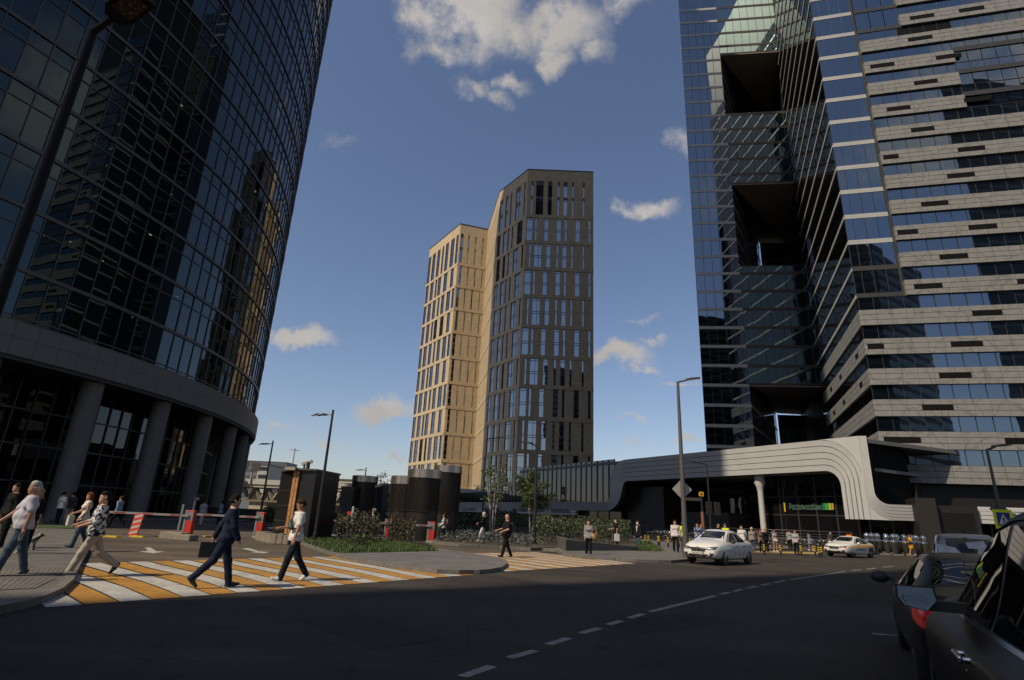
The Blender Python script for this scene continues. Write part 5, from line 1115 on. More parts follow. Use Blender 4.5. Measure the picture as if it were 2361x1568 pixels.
# ---------------------------------------------------------------- far background
def far_px(x0,x1,yt,Y,yb=None): a,b=at(x0,1180,Y),at(x1,1180,Y); return a,b,zup(yt,a)
BCONC=mat('bridge_concrete',(.40,.35,.28),.8,var=.15,vscale=.3); BST=mat('bridge_steel',(.20,.17,.13),.7)
def bridge():
    Y=150.; f=lambda cx,cy:((940+cx/3.92)*.5764,(1740+cy/3.92)*.5764)
    a,b=at(*f(90,800),Y),at(*f(640,800),Y); z=lambda cy:zup(f(200,cy)[1],a)
    t=thing('road_bridge','far concrete road bridge on a steel truss, seen beside the curved tower','bridge',(a.x,Y,0)); L0,L1=a.x-12,b.x+90
    m=MB(); m.box(L0,L1,Y-6,Y+6,z(820),z(770)); m.obj('deck',BCONC,t,world=True); m=MB(); m.box(L0,L1,Y-6.2,Y-6,z(775),z(700)); m.obj('noise_screen',mat('screen_white',(.5,.5,.48),.5),t,world=True)
    m=MB(); m.box(L0,L1,Y-5.5,Y-4.5,z(1035),z(1005)); 
    w=(b.x-a.x)*190/550
    x=a.x-w
    while x<b.x+80:
        for s in (0,1):
            p=(x+w*.5*s,Y-5,z(820) if s==0 else z(1010)); q=(x+w*.5*(s+1),Y-5,z(1010) if s==0 else z(820)); m.tube([p,q],.55,6)
        x+=w
    m.obj('truss',BST,t,world=True)
    for cx in (520,1500,2400): p=at(*f(cx,900),Y); m=MB(); m.box(p.x-2.2,p.x+2.2,Y-5,Y+5,0,z(900)); m.obj('pier',BCONC,t,world=True)
    # things on the bridge
    for (x0,x1,y0,y1,lab) in ((222,375,435,570,'dark back of a road gantry board on the far bridge'),(440,550,470,600,'smaller dark back of a gantry board on the far bridge')):
        p,q=at(*f(x0,y0),Y),at(*f(x1,y1),Y); t2=thing('gantry_board',lab,'road sign',(p.x,Y-6.5,z(780))); g=MB(); g.box(p.x,q.x,Y-6.6,Y-6.4,q.z,p.z); g.obj('board',mat('gantry_dark',(.06,.06,.06),.6),t2,world=True); g=MB(); g.tube([(p.x+.3,Y-6.3,z(780)),(p.x+.3,Y-6.3,p.z)],.2,6); g.obj('post',BCONC,t2,world=True)
    p,q=at(*f(188,710),Y),at(*f(265,755),Y); t2=thing('lorry','small lorry with a blue box body crossing the far bridge','lorry',(p.x,Y-5.5,z(770))); g=MB(); g.box(p.x,q.x,Y-7.5,Y-6.5,q.z,p.z+.1); g.obj('box_body',mat('lorry_blue',(.05,.30,.62),.4),t2,world=True); g=MB(); r=at(*f(325,760),Y); g.box(q.x+.1,(q.x+r.x)/2,Y-7.5,Y-6.5,q.z,p.z-.1); g.box((q.x+r.x)/2,r.x,Y-7.5,Y-6.5,q.z,q.z+.8); g.obj('cab',mat('lorry_navy',(.03,.05,.12),.4),t2,world=True)
    g=MB(); 
    for x in (p.x+.6,q.x+.8): g.tube([(x,Y-7.6,q.z-.1),(x,Y-7.2,q.z-.1)],.5,10)
    g.obj('wheels',LBLK,t2,world=True) if False else None
bridge()
def farbldg(name,label,x0,x1,yt,Y,m,rows=0,wm=None,dep=15,zb=0):
    a,b,h=far_px(x0,x1,yt,Y); t=thing(name,label,'building',(a.x,Y,0)); mb=MB(); mb.box(a.x,b.x,Y,Y+dep,0,h); mb.obj('wall',m,t,world=True)
    for k in range(rows): g=MB(); z=h-2.2-3.2*k; g.box(a.x+.6,b.x-.6,Y-.08,Y+.1,z,z+1.5); g.obj('window_band',wm or G_DARK,t,world=True)
    g=MB(); g.box(a.x-.2,b.x+.2,Y-.2,Y+dep,h,h+.4); g.obj('roof',mat('roof_grey',(.1,.1,.1),.7),t,world=True)
farbldg('far_office','distant blue grey slab block behind the bridge',520,643,1062,300,mat('far_blue',(.14,.16,.18),.6),6,mat('far_win',(.08,.09,.1),.4))
farbldg('far_house','pale distant block between the gantry boards',577,604,1072,240,mat('far_pale',(.4,.39,.36),.7),3)
farbldg('far_house','low white distant building between the kiosk and the rear shaft',770,830,1107,170,mat('far_white',(.6,.57,.52),.7),1)
farbldg('far_house','low pale wall seen between the two groups of shafts',868,930,1118,150,mat('far_white',(.6,.57,.52),.7),0)
farbldg('far_house','distant low block with a brick coloured roof box behind the kiosk',740,815,1112,230,mat('far_tan',(.35,.3,.24),.7),1)
p=at(657,1180,200); t=thing('light_mast','tall thin far light mast with four arms at its top','light mast',(p.x,p.y,0)); h=zup(1033,p); m=MB(); m.tube([(0,0,0),(0,0,h)],[.28,.14],8); m.obj('mast',mat('mast_grey',(.12,.12,.12),.5),t); m=MB()
for a in range(4): m.tube([(0,0,h-.8),(1.6*math.cos(a*PI/2+.4),1.6*math.sin(a*PI/2+.4),h-.7)],.1,6)
m.obj('lamp_arms',mat('mast_grey',(.12,.12,.12),.5),t)
farfence=MB(); a=gz(520,1203); t=thing('low_fence','dark low hedge and fence line in front of the far bridge','fence',(-22,66,0)); farfence.box(-60,-9,66,66.5,0,1.3); farfence.obj('panel',mat('fence_dark',(.03,.035,.02),.8,var=.3,vscale=2),t,world=True)
# ---------------------------------------------------------------- vehicles
TYRE=mat('tyre',(.012,.012,.012),.8); RIMM=mat('alloy',(.30,.30,.31),.3,.8); RIMD=mat('hubcap_grey',(.12,.12,.12),.4,.5); PLAS=mat('black_plastic',(.015,.015,.015),.55); CGL=glass('car_glass',(.006,.007,.008),1.7,.05,.5); LGL=mat('headlamp_glass',(.35,.36,.38),.12,.5); PLATE=mat('number_plate',(.5,.5,.48),.5); PTXT=mat('plate_text',(.02,.02,.02),.6); TAILR=mat('tail_red',(.30,.01,.015),.2,emit=(.6,.02,.02,.12)); AMB=mat('amber_lens',(.7,.18,.02),.3,emit=(1,.25,.03,.5)); CHROME=mat('chrome',(.6,.6,.6),.12,1.)
def paintm(name,col,rough=.35,coat=1.,spec=.5): return mat(name,col,rough,0,1.5,coat=coat,spec=spec)
def boolcut(o,cutters):
    for c in cutters:
        m=o.modifiers.new('b','BOOLEAN'); m.object=c; m.operation='DIFFERENCE'; m.solver='EXACT'
    dg=bpy.context.evaluated_depsgraph_get(); me=bpy.data.meshes.new_from_object(o.evaluated_get(dg)); old=o.data; o.modifiers.clear(); o.data=me; me.name=old.name; bpy.data.meshes.remove(old)
    for c in cutters: bpy.data.objects.remove(c)
from mathutils.bvhtree import BVHTree
def decal(t,bvh,pts,dr,m,name,off=.006,par=None,cuts=3):
    """a panel that follows the bodywork: the outline is dropped on to the body along dr"""
    dr=Vector(dr).normalized(); bm=bmesh.new(); vs=[bm.verts.new(Vector(p)) for p in pts]; bm.faces.new(vs); bmesh.ops.triangulate(bm,faces=bm.faces)
    if cuts: bmesh.ops.subdivide_edges(bm,edges=bm.edges[:],cuts=cuts,use_grid_fill=True)
    for v in bm.verts:
        h=bvh.ray_cast(v.co-dr*2.5,dr)
        if h[0] is None: h=bvh.find_nearest(v.co)
        v.co=h[0]-dr*off
    bm.normal_update()
    for f in bm.faces:
        f.smooth=True
        if f.normal.dot(dr)>0: f.normal_flip()
    me=bpy.data.meshes.new(name); bm.to_mesh(me); bm.free(); me.materials.append(m); o=bpy.data.objects.new(name,me); COL.objects.link(o); o.parent=par or t; return o
def car(name,label,cat,pos,heading,st,paint,wheels,wr,W,rimmat=RIMD,group=None,arch=1.13,ww=.2,sh=.05):
    """st: stations (x, zbottom, zbelt, ztop, half width at belt, half width at top)"""
    t=thing(name,label,cat,(pos[0],pos[1],0),math.atan2(heading[1],heading[0]),group); mb=MB(); rings=[]
    for (x,z0,zb,zt,wb,wt) in st:
        h=zb-z0; s_=min(sh,max(.02,wb-wt)); rings.append([(0,z0),(wb*.80,z0),(wb*.965,z0+.06),(wb*1.0,z0+.30*h),(wb*1.01,z0+.62*h),(wb*.995,z0+.88*h),(wb-s_,zb),(wt,zt-.045 if zt-zb>.2 else zt-.015),(wt*.86,zt),(0,zt+.02)])
    full=[]
    for (x,*_),r in zip(st,rings): full.append([(x,y,z) for y,z in r]+[(x,-y,z) for y,z in r[-2:0:-1]])
    n=len(full[0])
    for f in full: mb.v+=f
    for i in range(len(full)-1):
        for j in range(n): mb.f.append((i*n+j,(i+1)*n+j,(i+1)*n+(j+1)%n,i*n+(j+1)%n)); mb.m.append(0)
    for e,rv in ((0,1),(len(full)-1,-1)):      # end caps as strips
        for j in range(n//2-1):
            q=(e*n+j,e*n+j+1,e*n+(n-j-1)%n,e*n+(n-j)%n); q=tuple(dict.fromkeys(q)); mb.f.append(q[::rv]); mb.m.append(0)
        q=(e*n+n//2-1,e*n+n//2,e*n+n//2+1); mb.f.append(q[::rv]); mb.m.append(0)
    body=mb.obj('body',[paint,PLAS],t); bmx=bmesh.new(); bmx.from_mesh(body.data); bmesh.ops.recalc_face_normals(bmx,faces=bmx.faces); bmx.to_mesh(body.data); bmx.free()
    sub=body.modifiers.new('s','SUBSURF'); sub.levels=2; sub.render_levels=2
    boolcut(body,[])
    bvh=BVHTree.FromPolygons([v.co.copy() for v in body.data.vertices],[tuple(p.vertices) for p in body.data.polygons])
    cuts=[]
    for x in wheels:
        for s in (1,-1):
            c=MB(); c.tube([(x,s*(W*.5-.27),wr),(x,s*(W*.5+.2),wr)],wr*arch,28,1); co_=c.obj('cut',[paint,PLAS]); co_.matrix_world=t.matrix_basis; cuts.append(co_)
    bpy.context.view_layer.update(); boolcut(body,cuts)
    bmx=bmesh.new(); bmx.from_mesh(body.data)
    for e in bmx.edges: e.smooth=not(len(e.link_faces)!=2 or e.calc_face_angle(0)>rad(40))
    for f in bmx.faces: f.smooth=True
    bmx.to_mesh(body.data); bmx.free()
    for x in wheels:
        for s in (1,-1):
            w=thing('wheel',None,None,(x,s*(W*.5-ww*.5-.02),wr)); w.parent=t
            a=MB(); a.lathe((0,0,0),[(wr*.62,-ww/2),(wr*.93,-ww/2),(wr,-ww*.36),(wr,ww*.36),(wr*.93,ww/2),(wr*.62,ww/2),(wr*.60,0),(wr*.62,-ww/2)],28,caps=False); a.v=[(x_,z_,y_) for x_,y_,z_ in a.v]; a.obj('tyre',TYRE,w,smooth=40)
            a=MB(); a.lathe((0,0,0),[(wr*.62,-ww*.3),(wr*.62,ww*.44),(wr*.57,ww*.40),(wr*.2,ww*.22)],24); a.v=[(x_,s*z_,y_) for x_,y_,z_ in a.v]; a.obj('rim',mat('rim_dark',(.03,.03,.03),.5,.5),w,smooth=40)
            a=MB()
            for q in range(5): R=Matrix.Rotation(q*2*PI/5,3,'Y'); a.box(-wr*.085,wr*.085,min(s*ww*.30,s*ww*.46),max(s*ww*.30,s*ww*.46),.02,wr*.6,R=R)
            a.tube([(0,s*ww*.2,0),(0,s*ww*.47,0)],wr*.16,12); a.obj('spokes',rimmat,w)
    return t,bvh
def side(t,bvh,pts,m,name,y=1.,**k):
    for s in (1,-1): decal(t,bvh,[(x,s*y,z) for x,z in pts],(0,-s,0),m,name,**k)
def screen(t,bvh,x0,z0,w0,x1,z1,w1,name,m=None,**k):
    n=Vector((z1-z0,0,x0-x1)); n=n if n.z>0 else -n
    return decal(t,bvh,[(x0,-w0,z0),(x0,w0,z0),(x1,w1,z1),(x1,-w1,z1)],-n,m or CGL,name,cuts=5,**k)
def front(t,bvh,pts,m,name,s=1,**k): return decal(t,bvh,[(2.6*s,y,z) for y,z in pts],(-s,0,0),m,name,**k)
def mirror(t,x,y,z,s,m,w=.2,h=.15,d=.1):
    a=MB(); a.ell((x,y+s*(w*.5+.04),z),(d*.75,w*.5,h*.5),12); a.box(x-.03,x+.03,min(y,y+s*.1),max(y,y+s*.1),z-.05,z+.0); return a.obj('side_mirror',m,t,smooth=50)
def plate(t,x,z,txt,s=1):
    a=MB(); a.box(x-.01,x+.01,-.26,.26,z-.057,z+.057); p=a.obj('number_plate',PLATE,t)
    o=bpy.data.objects.new('plate_lettering',text_mesh(txt,.105,.004,'CENTER')); COL.objects.link(o); o.data.materials.clear(); o.data.materials.append(PTXT); o.parent=p; o.matrix_local=Matrix(((0,0,s,x+s*.013),(s,0,0,0),(0,1,0,z-.04),(0,0,0,1)))
# white saloon
def saloon(label,pos,head,paint,kind):
    st=[(-2.20,.40,.78,.86,.66,.52),(-2.12,.30,.93,1.02,.78,.62),(-1.72,.24,.98,1.08,.84,.66),(-1.30,.23,.98,1.12,.865,.64),(-.72,.22,.97,1.47,.875,.575),(-.1,.21,.96,1.535,.88,.59),(.36,.21,.95,1.515,.88,.59),(.98,.22,.94,1.09,.875,.69),(1.5,.23,.90,1.02,.86,.68),(1.9,.25,.83,.93,.83,.64),(2.14,.28,.72,.81,.74,.56),(2.24,.36,.60,.68,.66,.48)]
    if kind=='taxi': st=[(a*1.02,b,c*.98,d*.95 if d>1.2 else d*.96,e*1.02,f) for a,b,c,d,e,f in st]
    h=1. if kind!='taxi' else .955
    t,bv=car('saloon_car' if kind!='taxi' else 'taxi',label,'car' if kind!='taxi' else 'taxi',pos,head,st,paint,(-1.32,1.34),.315,1.77)
    side(t,bv,[(.80,1.0*h),(.30,1.37*h),(-.06,1.41*h),(-.08,.99*h)],CGL,'door_window'); side(t,bv,[(-.14,.99*h),(-.12,1.41*h),(-.55,1.37*h),(-.98,1.14*h),(-1.04,1.0*h)],CGL,'door_window')
    side(t,bv,[(1.0,.97*h),(.86,1.0*h),(.36,1.37*h),(.42,1.36*h)],PLAS,'pillar_trim',off=.004)
    screen(t,bv,.98,1.09*h,.66,.42,1.47*h,.52,'windscreen'); screen(t,bv,-1.26,1.12*h,.60,-.78,1.43*h,.5,'rear_window')
    for x in (.93,-.10,-.92): side(t,bv,[(x-.006,.34),(x+.006,.34),(x+.006,.93),(x-.006,.93)],PLAS,'door_gap',off=.003,cuts=2)
    for s in (1,-1):
        mirror(t,.74,.85*s,1.02*h,s,PLAS if kind!='taxi' else paint,.22,.17)
        for x in (.06,-.76): m=MB(); m.box(x-.09,x+.09,min(.868*s,.905*s),max(.868*s,.905*s),.80*h,.835*h); m.obj('door_handle',PLAS,t,bevel=.006)
        front(t,bv,[(.38*s,.66),(.52*s,.64),(.74*s,.66),(.80*s,.80),(.62*s,.785),(.40*s,.745)],mat('lamp_inner',(.10,.10,.11),.15,.4),'headlight',off=.008)
        front(t,bv,[(.50*s,.67),(.64*s,.67),(.66*s,.745),(.52*s,.74)],LGL,'headlight_lens',off=.013)
        front(t,bv,[(.52*s,.52),(.76*s,.50),(.74*s,.36),(.50*s,.34),(.60*s,.44)],PLAS,'fog_recess',off=.006)
        front(t,bv,[(.50*s,.80),(.76*s,.78),(.78*s,.96),(.62*s,.98)],TAILR,'tail_light',-1,off=.01)
    front(t,bv,[(-.40,.70),(-.28,.54),(.28,.54),(.40,.70),(.36,.735),(-.36,.735)],PLAS,'grille',off=.007)
    front(t,bv,[(-.42,.69),(.42,.69),(.42,.715),(-.42,.715)],CHROME,'grille_bar',off=.016)
    front(t,bv,[(-.56,.31),(.56,.31),(.44,.46),(-.44,.46)],PLAS,'lower_intake',off=.007)
    m=MB(); m.tube([(-.3,0,1.53*h),(-.42,0,1.64*h)],.012,6); m.obj('aerial',PLAS,t)
    return t,bv
p=[gz(*c4(*q)) for q in ((710,1330),(920,1325),(405,1310))]
def place(p,wb=2.62,fx=1.32,tw=1.74):
    h=(p[0]-p[1]).normalized(); h=Vector((h.x,h.y)); l=Vector((-h.y,h.x)); c=(p[0]+p[1])/2; c=Vector((c.x,c.y))-l*(tw/2-.1); return c,h
WPNT=paintm('car_white',(.62,.61,.59))
def eyept(q): return Vector((q.x,q.y))
hd=Vector((-.70,-.714)); c=Vector((p[0].x,p[0].y))-hd*1.32-Vector((-hd.y,hd.x))*.80
t,bv=saloon('white saloon car with blue lettering on its bonnet turning at the kerb',c,hd,WPNT,'saloon'); plate(t,2.265,.505,'О453АО 763')
front(t,bv,[(0,.775),(.075,.70),(0,.625),(-.075,.70)],PLAS,'badge_plate',off=.022)
m=MB()
for a,b_ in (((0,.07),(.05,0)),((.05,0),(0,-.07)),((0,-.07),(-.05,0)),((-.05,0),(0,.07))): m.tube([(2.285,a[0],.70+a[1]),(2.285,b_[0],.70+b_[1])],.011,6)
m.obj('badge',CHROME,t)
o=bpy.data.objects.new('bonnet_lettering',text_mesh('Яндекс',.20,.004,'CENTER')); COL.objects.link(o); o.data.materials.clear(); o.data.materials.append(mat('letter_blue',(.05,.08,.30),.5)); o.parent=t; sl_=math.atan2(.985-1.055,.48); o.matrix_local=Matrix.Translation((1.24,0,1.085))@Matrix.Rotation(rad(90),4,'Z')@Matrix.Rotation(-sl_*.0+rad(8),4,'X')
R_=random.Random(2); x=-1.0; pts=[]
while x<.85: w=R_.uniform(.06,.14); h=R_.uniform(.05,.28); side(t,bv,[(x,.40),(x+w*.8,.40),(x+w*.8,.42+h),(x,.42+h)],mat('decal_grey',(.34,.33,.33),.5),'skyline_decal',off=.003,cuts=1) if h>.12 else None; x+=w
p=[gz(*c4(*q)) for q in ((1925,1257),(2135,1258),(1725,1243))]
hd=Vector((-.83,-.56)); c=Vector((p[0].x,p[0].y))-hd*1.34-Vector((-hd.y,hd.x))*.82
t,bv=saloon('white taxi with a yellow side stripe and an orange roof lamp',c,hd,WPNT,'taxi'); plate(t,2.31,.49,'')
m=MB(); m.box(-.25,-.05,-.17,.17,1.46,1.56); m.obj('roof_lamp',mat('roof_orange',(.65,.13,.03),.4),t,bevel=.02)
side(t,bv,[(-2.1,.73),(-1.0,.72),(0,.715),(1.0,.70),(1.95,.66),(1.95,.72),(1.0,.84),(0,.88),(-1.0,.89),(-2.1,.90)],mat('taxi_yellow',(.80,.40,.008),.4),'yellow_stripe',off=.005)
side(t,bv,[(-.80,.30),(-1.85,.36),(-1.55,.74),(-.98,.74)],mat('decal_navy',(.02,.02,.05),.5),'dark_decal',off=.004)
for s in (1,-1): front(t,bv,[(.62*s,.60),(.76*s,.60),(.76*s,.66),(.64*s,.66)],AMB,'indicator',off=.014)
o=bpy.data.objects.new('door_lettering',text_mesh('СИТИМОБИЛ',.21,.004,'CENTER')); COL.objects.link(o); o.data.materials.clear(); o.data.materials.append(mat('letter_navy',(.03,.03,.12),.5)); o.parent=t; o.matrix_local=Matrix.Translation((.30,.915,.50))@Matrix.Rotation(rad(180),4,'Z')@Matrix.Rotation(rad(90),4,'X')
front(t,bv,[(-.80,.27),(.80,.27),(.84,.40),(.5,.36),(-.5,.36),(-.84,.40)],PLAS,'bumper_lip',off=.012)
# dark saloon parked ahead
BLKP=paintm('car_black',(.005,.005,.0055),.38,.04,.12); BLK2=paintm('car_black_brown',(.008,.007,.0065),.28,.2,.2)
def along(deg,t_,s_): a=rad(deg); return Vector((math.sin(a)*t_+math.cos(a)*s_,math.cos(a)*t_-math.sin(a)*s_)),Vector((math.sin(a),math.cos(a)))
st=[(-2.45,.42,.84,.92,.70,.58),(-2.36,.32,.97,1.04,.87,.70),(-2.0,.26,1.0,1.07,.94,.72),(-1.5,.24,1.0,1.10,.96,.72),(-.75,.22,.98,1.38,.965,.60),(-.1,.21,.96,1.43,.97,.62),(.40,.21,.95,1.41,.97,.62),(1.1,.22,.93,1.05,.965,.75),(1.75,.24,.87,.97,.94,.72),(2.2,.27,.78,.86,.88,.64),(2.45,.34,.62,.69,.76,.5)]
cpos,hd=along(31,7.25+2.4,.38+.98); t,bv=car('saloon_car','dark low saloon parked ahead of the black off-roader, seen from behind','car',cpos,hd,st,BLK2,(-1.45,1.48),.34,1.95,RIMM)
side(t,bv,[(.80,1.0),(.32,1.30),(-.06,1.33),(-.08,.99)],CGL,'door_window'); side(t,bv,[(-.14,.99),(-.12,1.33),(-.6,1.29),(-1.15,1.08),(-1.2,1.02)],CGL,'door_window')
screen(t,bv,-1.50,1.10,.68,-.76,1.37,.55,'rear_window'); screen(t,bv,1.08,1.06,.70,.44,1.39,.55,'windscreen')
for s in (1,-1):
    mirror(t,.85,.93*s,1.02,s,PLAS,.25,.17,.12)
    front(t,bv,[(.40*s,.80),(.62*s,.74),(.84*s,.72),(.93*s,.82),(.92*s,.93),(.70*s,.955),(.40*s,.90)],TAILR,'tail_light',-1,off=.012)
    decal(t,bv,[(-2.3,s,.74),(-2.02,s,.80),(-2.02,s,.92),(-2.3,s,.93)],(0,-s,0),TAILR,'tail_light',off=.008)
front(t,bv,[(-.75,.44),(.75,.44),(.75,.47),(-.75,.47)],CHROME,'bumper_strip',-1,off=.015); front(t,bv,[(-.26,.60),(.26,.60),(.26,.72),(-.26,.72)],PLATE,'number_plate',-1,off=.012)
# black off-roader nearest the camera
st=[(-2.60,.58,1.02,1.16,.82,.74),(-2.5,.46,1.14,1.60,.98,.72),(-2.2,.40,1.16,1.73,1.03,.74),(-1.2,.35,1.16,1.80,1.045,.76),(-.35,.34,1.155,1.80,1.05,.765),(.36,.34,1.145,1.73,1.05,.74),(.98,.36,1.13,1.22,1.045,.88),(1.8,.38,1.09,1.17,1.03,.88),(2.3,.42,1.02,1.10,.98,.82),(2.56,.50,.86,.94,.86,.7)]
org,hd=along(30,4.25,.505+1.04); t,bv=car('off_road_car','black off-road car nearest the camera with a chrome door handle and big mirror','car',org,hd,st,BLKP,(-1.5,1.55),.40,2.10,RIMM,ww=.26,sh=.15)
side(t,bv,[(.90,1.18),(.80,1.22),(.30,1.62),(-.26,1.68),(-.30,1.17)],CGL,'door_window'); side(t,bv,[(-.40,1.17),(-.36,1.68),(-1.2,1.68),(-1.3,1.17)],CGL,'door_window'); side(t,bv,[(-1.4,1.18),(-1.3,1.67),(-2.0,1.62),(-2.3,1.22)],CGL,'quarter_window')
screen(t,bv,.97,1.22,.80,.42,1.70,.64,'windscreen')
side(t,bv,[(1.05,1.135),(-2.3,1.15),(-2.3,1.17),(1.05,1.155)],mat('chrome_dark',(.25,.25,.25),.2,1.),'window_sill_trim',off=.006)
side(t,bv,[(.96,1.17),(.34,1.68),(-.3,1.735),(-1.3,1.735),(-1.3,1.71),(-.3,1.705),(.30,1.645),(.88,1.17)],PLAS,'window_trim',off=.010,cuts=2)
for x in (.98,-.36,-1.36): side(t,bv,[(x-.007,.45),(x+.007,.45),(x+.007,1.12),(x-.007,1.12)],mat('gap_black',(.002,.002,.002),.8),'door_gap',off=.003,cuts=2)
for s in (1,):
    y0=bv.ray_cast(Vector((-.15,3,1.0)),Vector((0,-1,0)))[0].y; m=MB(); m.box(-.27,-.03,y0+.022,y0+.046,.985,1.025); m.box(-.27,-.235,y0-.02,y0+.03,.99,1.02); m.box(-.065,-.03,y0-.02,y0+.03,.99,1.02); m.obj('door_handle',CHROME,t,bevel=.012)
    m=MB(); m.ell((-.20,y0+.004,.945),(.016,.010,.016),14); m.obj('lock',CHROME,t)
    mx,my,mz=.45,1.165,1.235; g=[(-.094,.062),(.086,.062),(.097,-.007),(.043,-.068),(-.072,-.047),(-.10,.0)]
    m=MB(); n=6; k=1.14; A=[(mx-.05,my-y_*k,mz+z_*k) for y_,z_ in g]; B=[(mx+.08,my-y_*.98,mz+z_*.98) for y_,z_ in g]; C_=[(mx+.13,my-y_*.45,mz+z_*.45) for y_,z_ in g]
    m.add(A+B+C_,[tuple(range(n)),tuple(range(2*n,3*n))[::-1]]+[(i,n+i,n+(i+1)%n,(i+1)%n) for i in range(n)]+[(n+i,2*n+i,2*n+(i+1)%n,n+(i+1)%n) for i in range(n)])
    m.box(mx-.02,mx+.08,.86,my-.06,mz-.075,mz-.015); mo=m.obj('side_mirror',PLAS,t)
    m=MB(); q=[(mx-.085,my-y_,mz+z_) for y_,z_ in g]; m.add(q,[tuple(range(6)),tuple(range(6))[::-1]]); gl=m.obj('mirror_glass',mat('mirror_glass',(.12,.14,.15),.03,1.),mo)
    for v in gl.data.vertices: v.co.x+=(v.co.y-my)*.06+(v.co.z-mz)*.16
    m=MB(); m.tube([(mx-.084,my+.066,mz+.01),(mx-.086,my+.078,mz-.008),(mx-.09,my+.062,mz-.027)],.0025,5); m.obj('mirror_mark',PLAS,mo)
# silver people carrier facing the camera
SILV=mat('car_silver',(.30,.31,.34),.3,.5,coat=1.)
hd=Vector((-.58,-.815)); lf=Vector((-hd.y,hd.x))
st=[(-2.2,.42,.95,1.50,.72,.60),(-2.1,.32,1.0,1.68,.86,.66),(-1.0,.25,1.0,1.76,.90,.68),(.30,.24,.99,1.74,.90,.68),(1.30,.26,.97,1.12,.89,.77),(1.85,.28,.90,1.0,.86,.7),(2.12,.34,.75,.83,.76,.58),(2.22,.42,.62,.68,.64,.48)]
c=Vector((13.0,16.4)); t,bv=car('people_carrier','silver people carrier with white sunshades behind its windscreen','car',c,hd,st,SILV,(-1.35,1.35),.33,1.82)
SHD=mat('sunshade',(.42,.42,.44),.45,.2,var=.2,vscale=5)
side(t,bv,[(.95,1.03),(.35,1.55),(-.9,1.60),(-1.0,1.03)],CGL,'door_window'); screen(t,bv,1.30,1.13,.74,.38,1.69,.62,'windscreen')
nn=-Vector((1.69-1.13,0,1.30-.38)); WS=lambda y,u:(1.30+(.38-1.30)*u,y,1.13+(1.69-1.13)*u)
for q in ([(.70,.05),(.12,.06),(.18,.40),(.45,.46),(.68,.62)],[(.40,.40),(-.02,.40),(-.05,.72),(.35,.86)],[(-.16,.05),(-.70,.05),(-.66,.62),(-.30,.42)]): decal(t,bv,[WS(*p_) for p_ in q],nn,SHD,'sunshade',off=.011)
for s in (1,-1): mirror(t,1.12,.88*s,1.08,s,SILV,.22,.2,.1); front(t,bv,[(.45*s,.70),(.72*s,.68),(.74*s,.88),(.55*s,.84)],LGL,'headlight',off=.01)
front(t,bv,[(-.35,.50),(.35,.50),(.40,.68),(-.40,.68)],PLAS,'grille',off=.01)
m=MB(); m.ell((.1,0,1.80),(.10,.04,.05),10); m.obj('aerial',PLAS,t,smooth=True)
# motorbikes parked along the railing
def bike(first=[None],loc=(0,0),rz=0,label='',loc3=.117):
    if first[0] is None:
        t=thing('motorbike',label,'motorbike',(*loc,loc3),rz,'motorbikes parked by the railing')
        for x in (-.68,.70):
            w=MB(); a=[(x+.30*math.cos(k*PI/8),0,.30+.30*math.sin(k*PI/8)) for k in range(17)]; w.tube(a,.055,8,caps=False); w.tube([(x,-.05,.30),(x,.05,.30)],.09,10); w.obj('wheel',TYRE,t,smooth=True)
        b=MB(); b.ell((.12,0,.78),(.34,.16,.16),12); b.ell((-.02,0,.48),(.30,.17,.20),12); b.obj('tank_and_engine',mat('bike_black',(.02,.02,.022),.25,coat=1.),t,smooth=True)
        b=MB(); b.ell((-.42,0,.80),(.36,.13,.07),12); b.ell((-.78,0,.78),(.16,.08,.06),10); b.obj('saddle',PLAS,t,smooth=True)
        b=MB(); b.tube([(-.15,.16,.3),(-.8,.18,.42)],.05,8); b.obj('exhaust',CHROME,t,smooth=True); b=MB(); b.tube([(.42,.38,1.03),(.50,.15,1.0),(.50,-.15,1.0),(.42,-.38,1.03)],.02,6); b.obj('handlebar',CHROME,t,smooth=True); b=MB(); b.tube([(.70,.07,.30),(.52,.07,.95),(.5,.10,1.0)],.025,6); b.tube([(.70,-.07,.30),(.52,-.07,.95),(.5,-.10,1.0)],.025,6); b.box(.46,.54,-.12,.12,.96,1.0); b.obj('fork',CHROME,t,smooth=True)
        b=MB(); b.ell((.64,0,.86),(.09,.1,.1),12); b.obj('headlight',LGL,t,smooth=True); first[0]=t
    else: t=copy_tree(first[0]); t.location=(*loc,loc3); t.rotation_euler=(0,0,rz); t['label']=label
    return t
bl=['motorbike left of the man in the white shirt, nearest the hedge end','motorbike second from the hedge end by the railing','motorbike just behind the man in the white shirt','motorbike behind the grey lamp post','motorbike behind the woman in the blue patterned dress','motorbike behind the woman in the olive top','motorbike behind the grey sleeveless dress','motorbike with its headlamp left of the wide black trousers','motorbike right of the wide black trousers','motorbike left of the woman in the blue dress','motorbike right of the woman in the blue dress','motorbike furthest right, beside the taxi bonnet']
bx=[(30,1105),(90,1110),(150,1115),(380,1125),(440,1130),(1030,1165),(1120,1168),(1290,1172),(1420,1175),(1490,1178),(1590,1185),(1665,1190)]
for i,((x,y),l) in enumerate(zip(bx,bl)): q=gz(*c4(x,y),0.); bike(loc3=.117 if x<600 else 0.,loc=(q.x,q.y),rz=rad(-60+random.uniform(-14,14)),label=l)
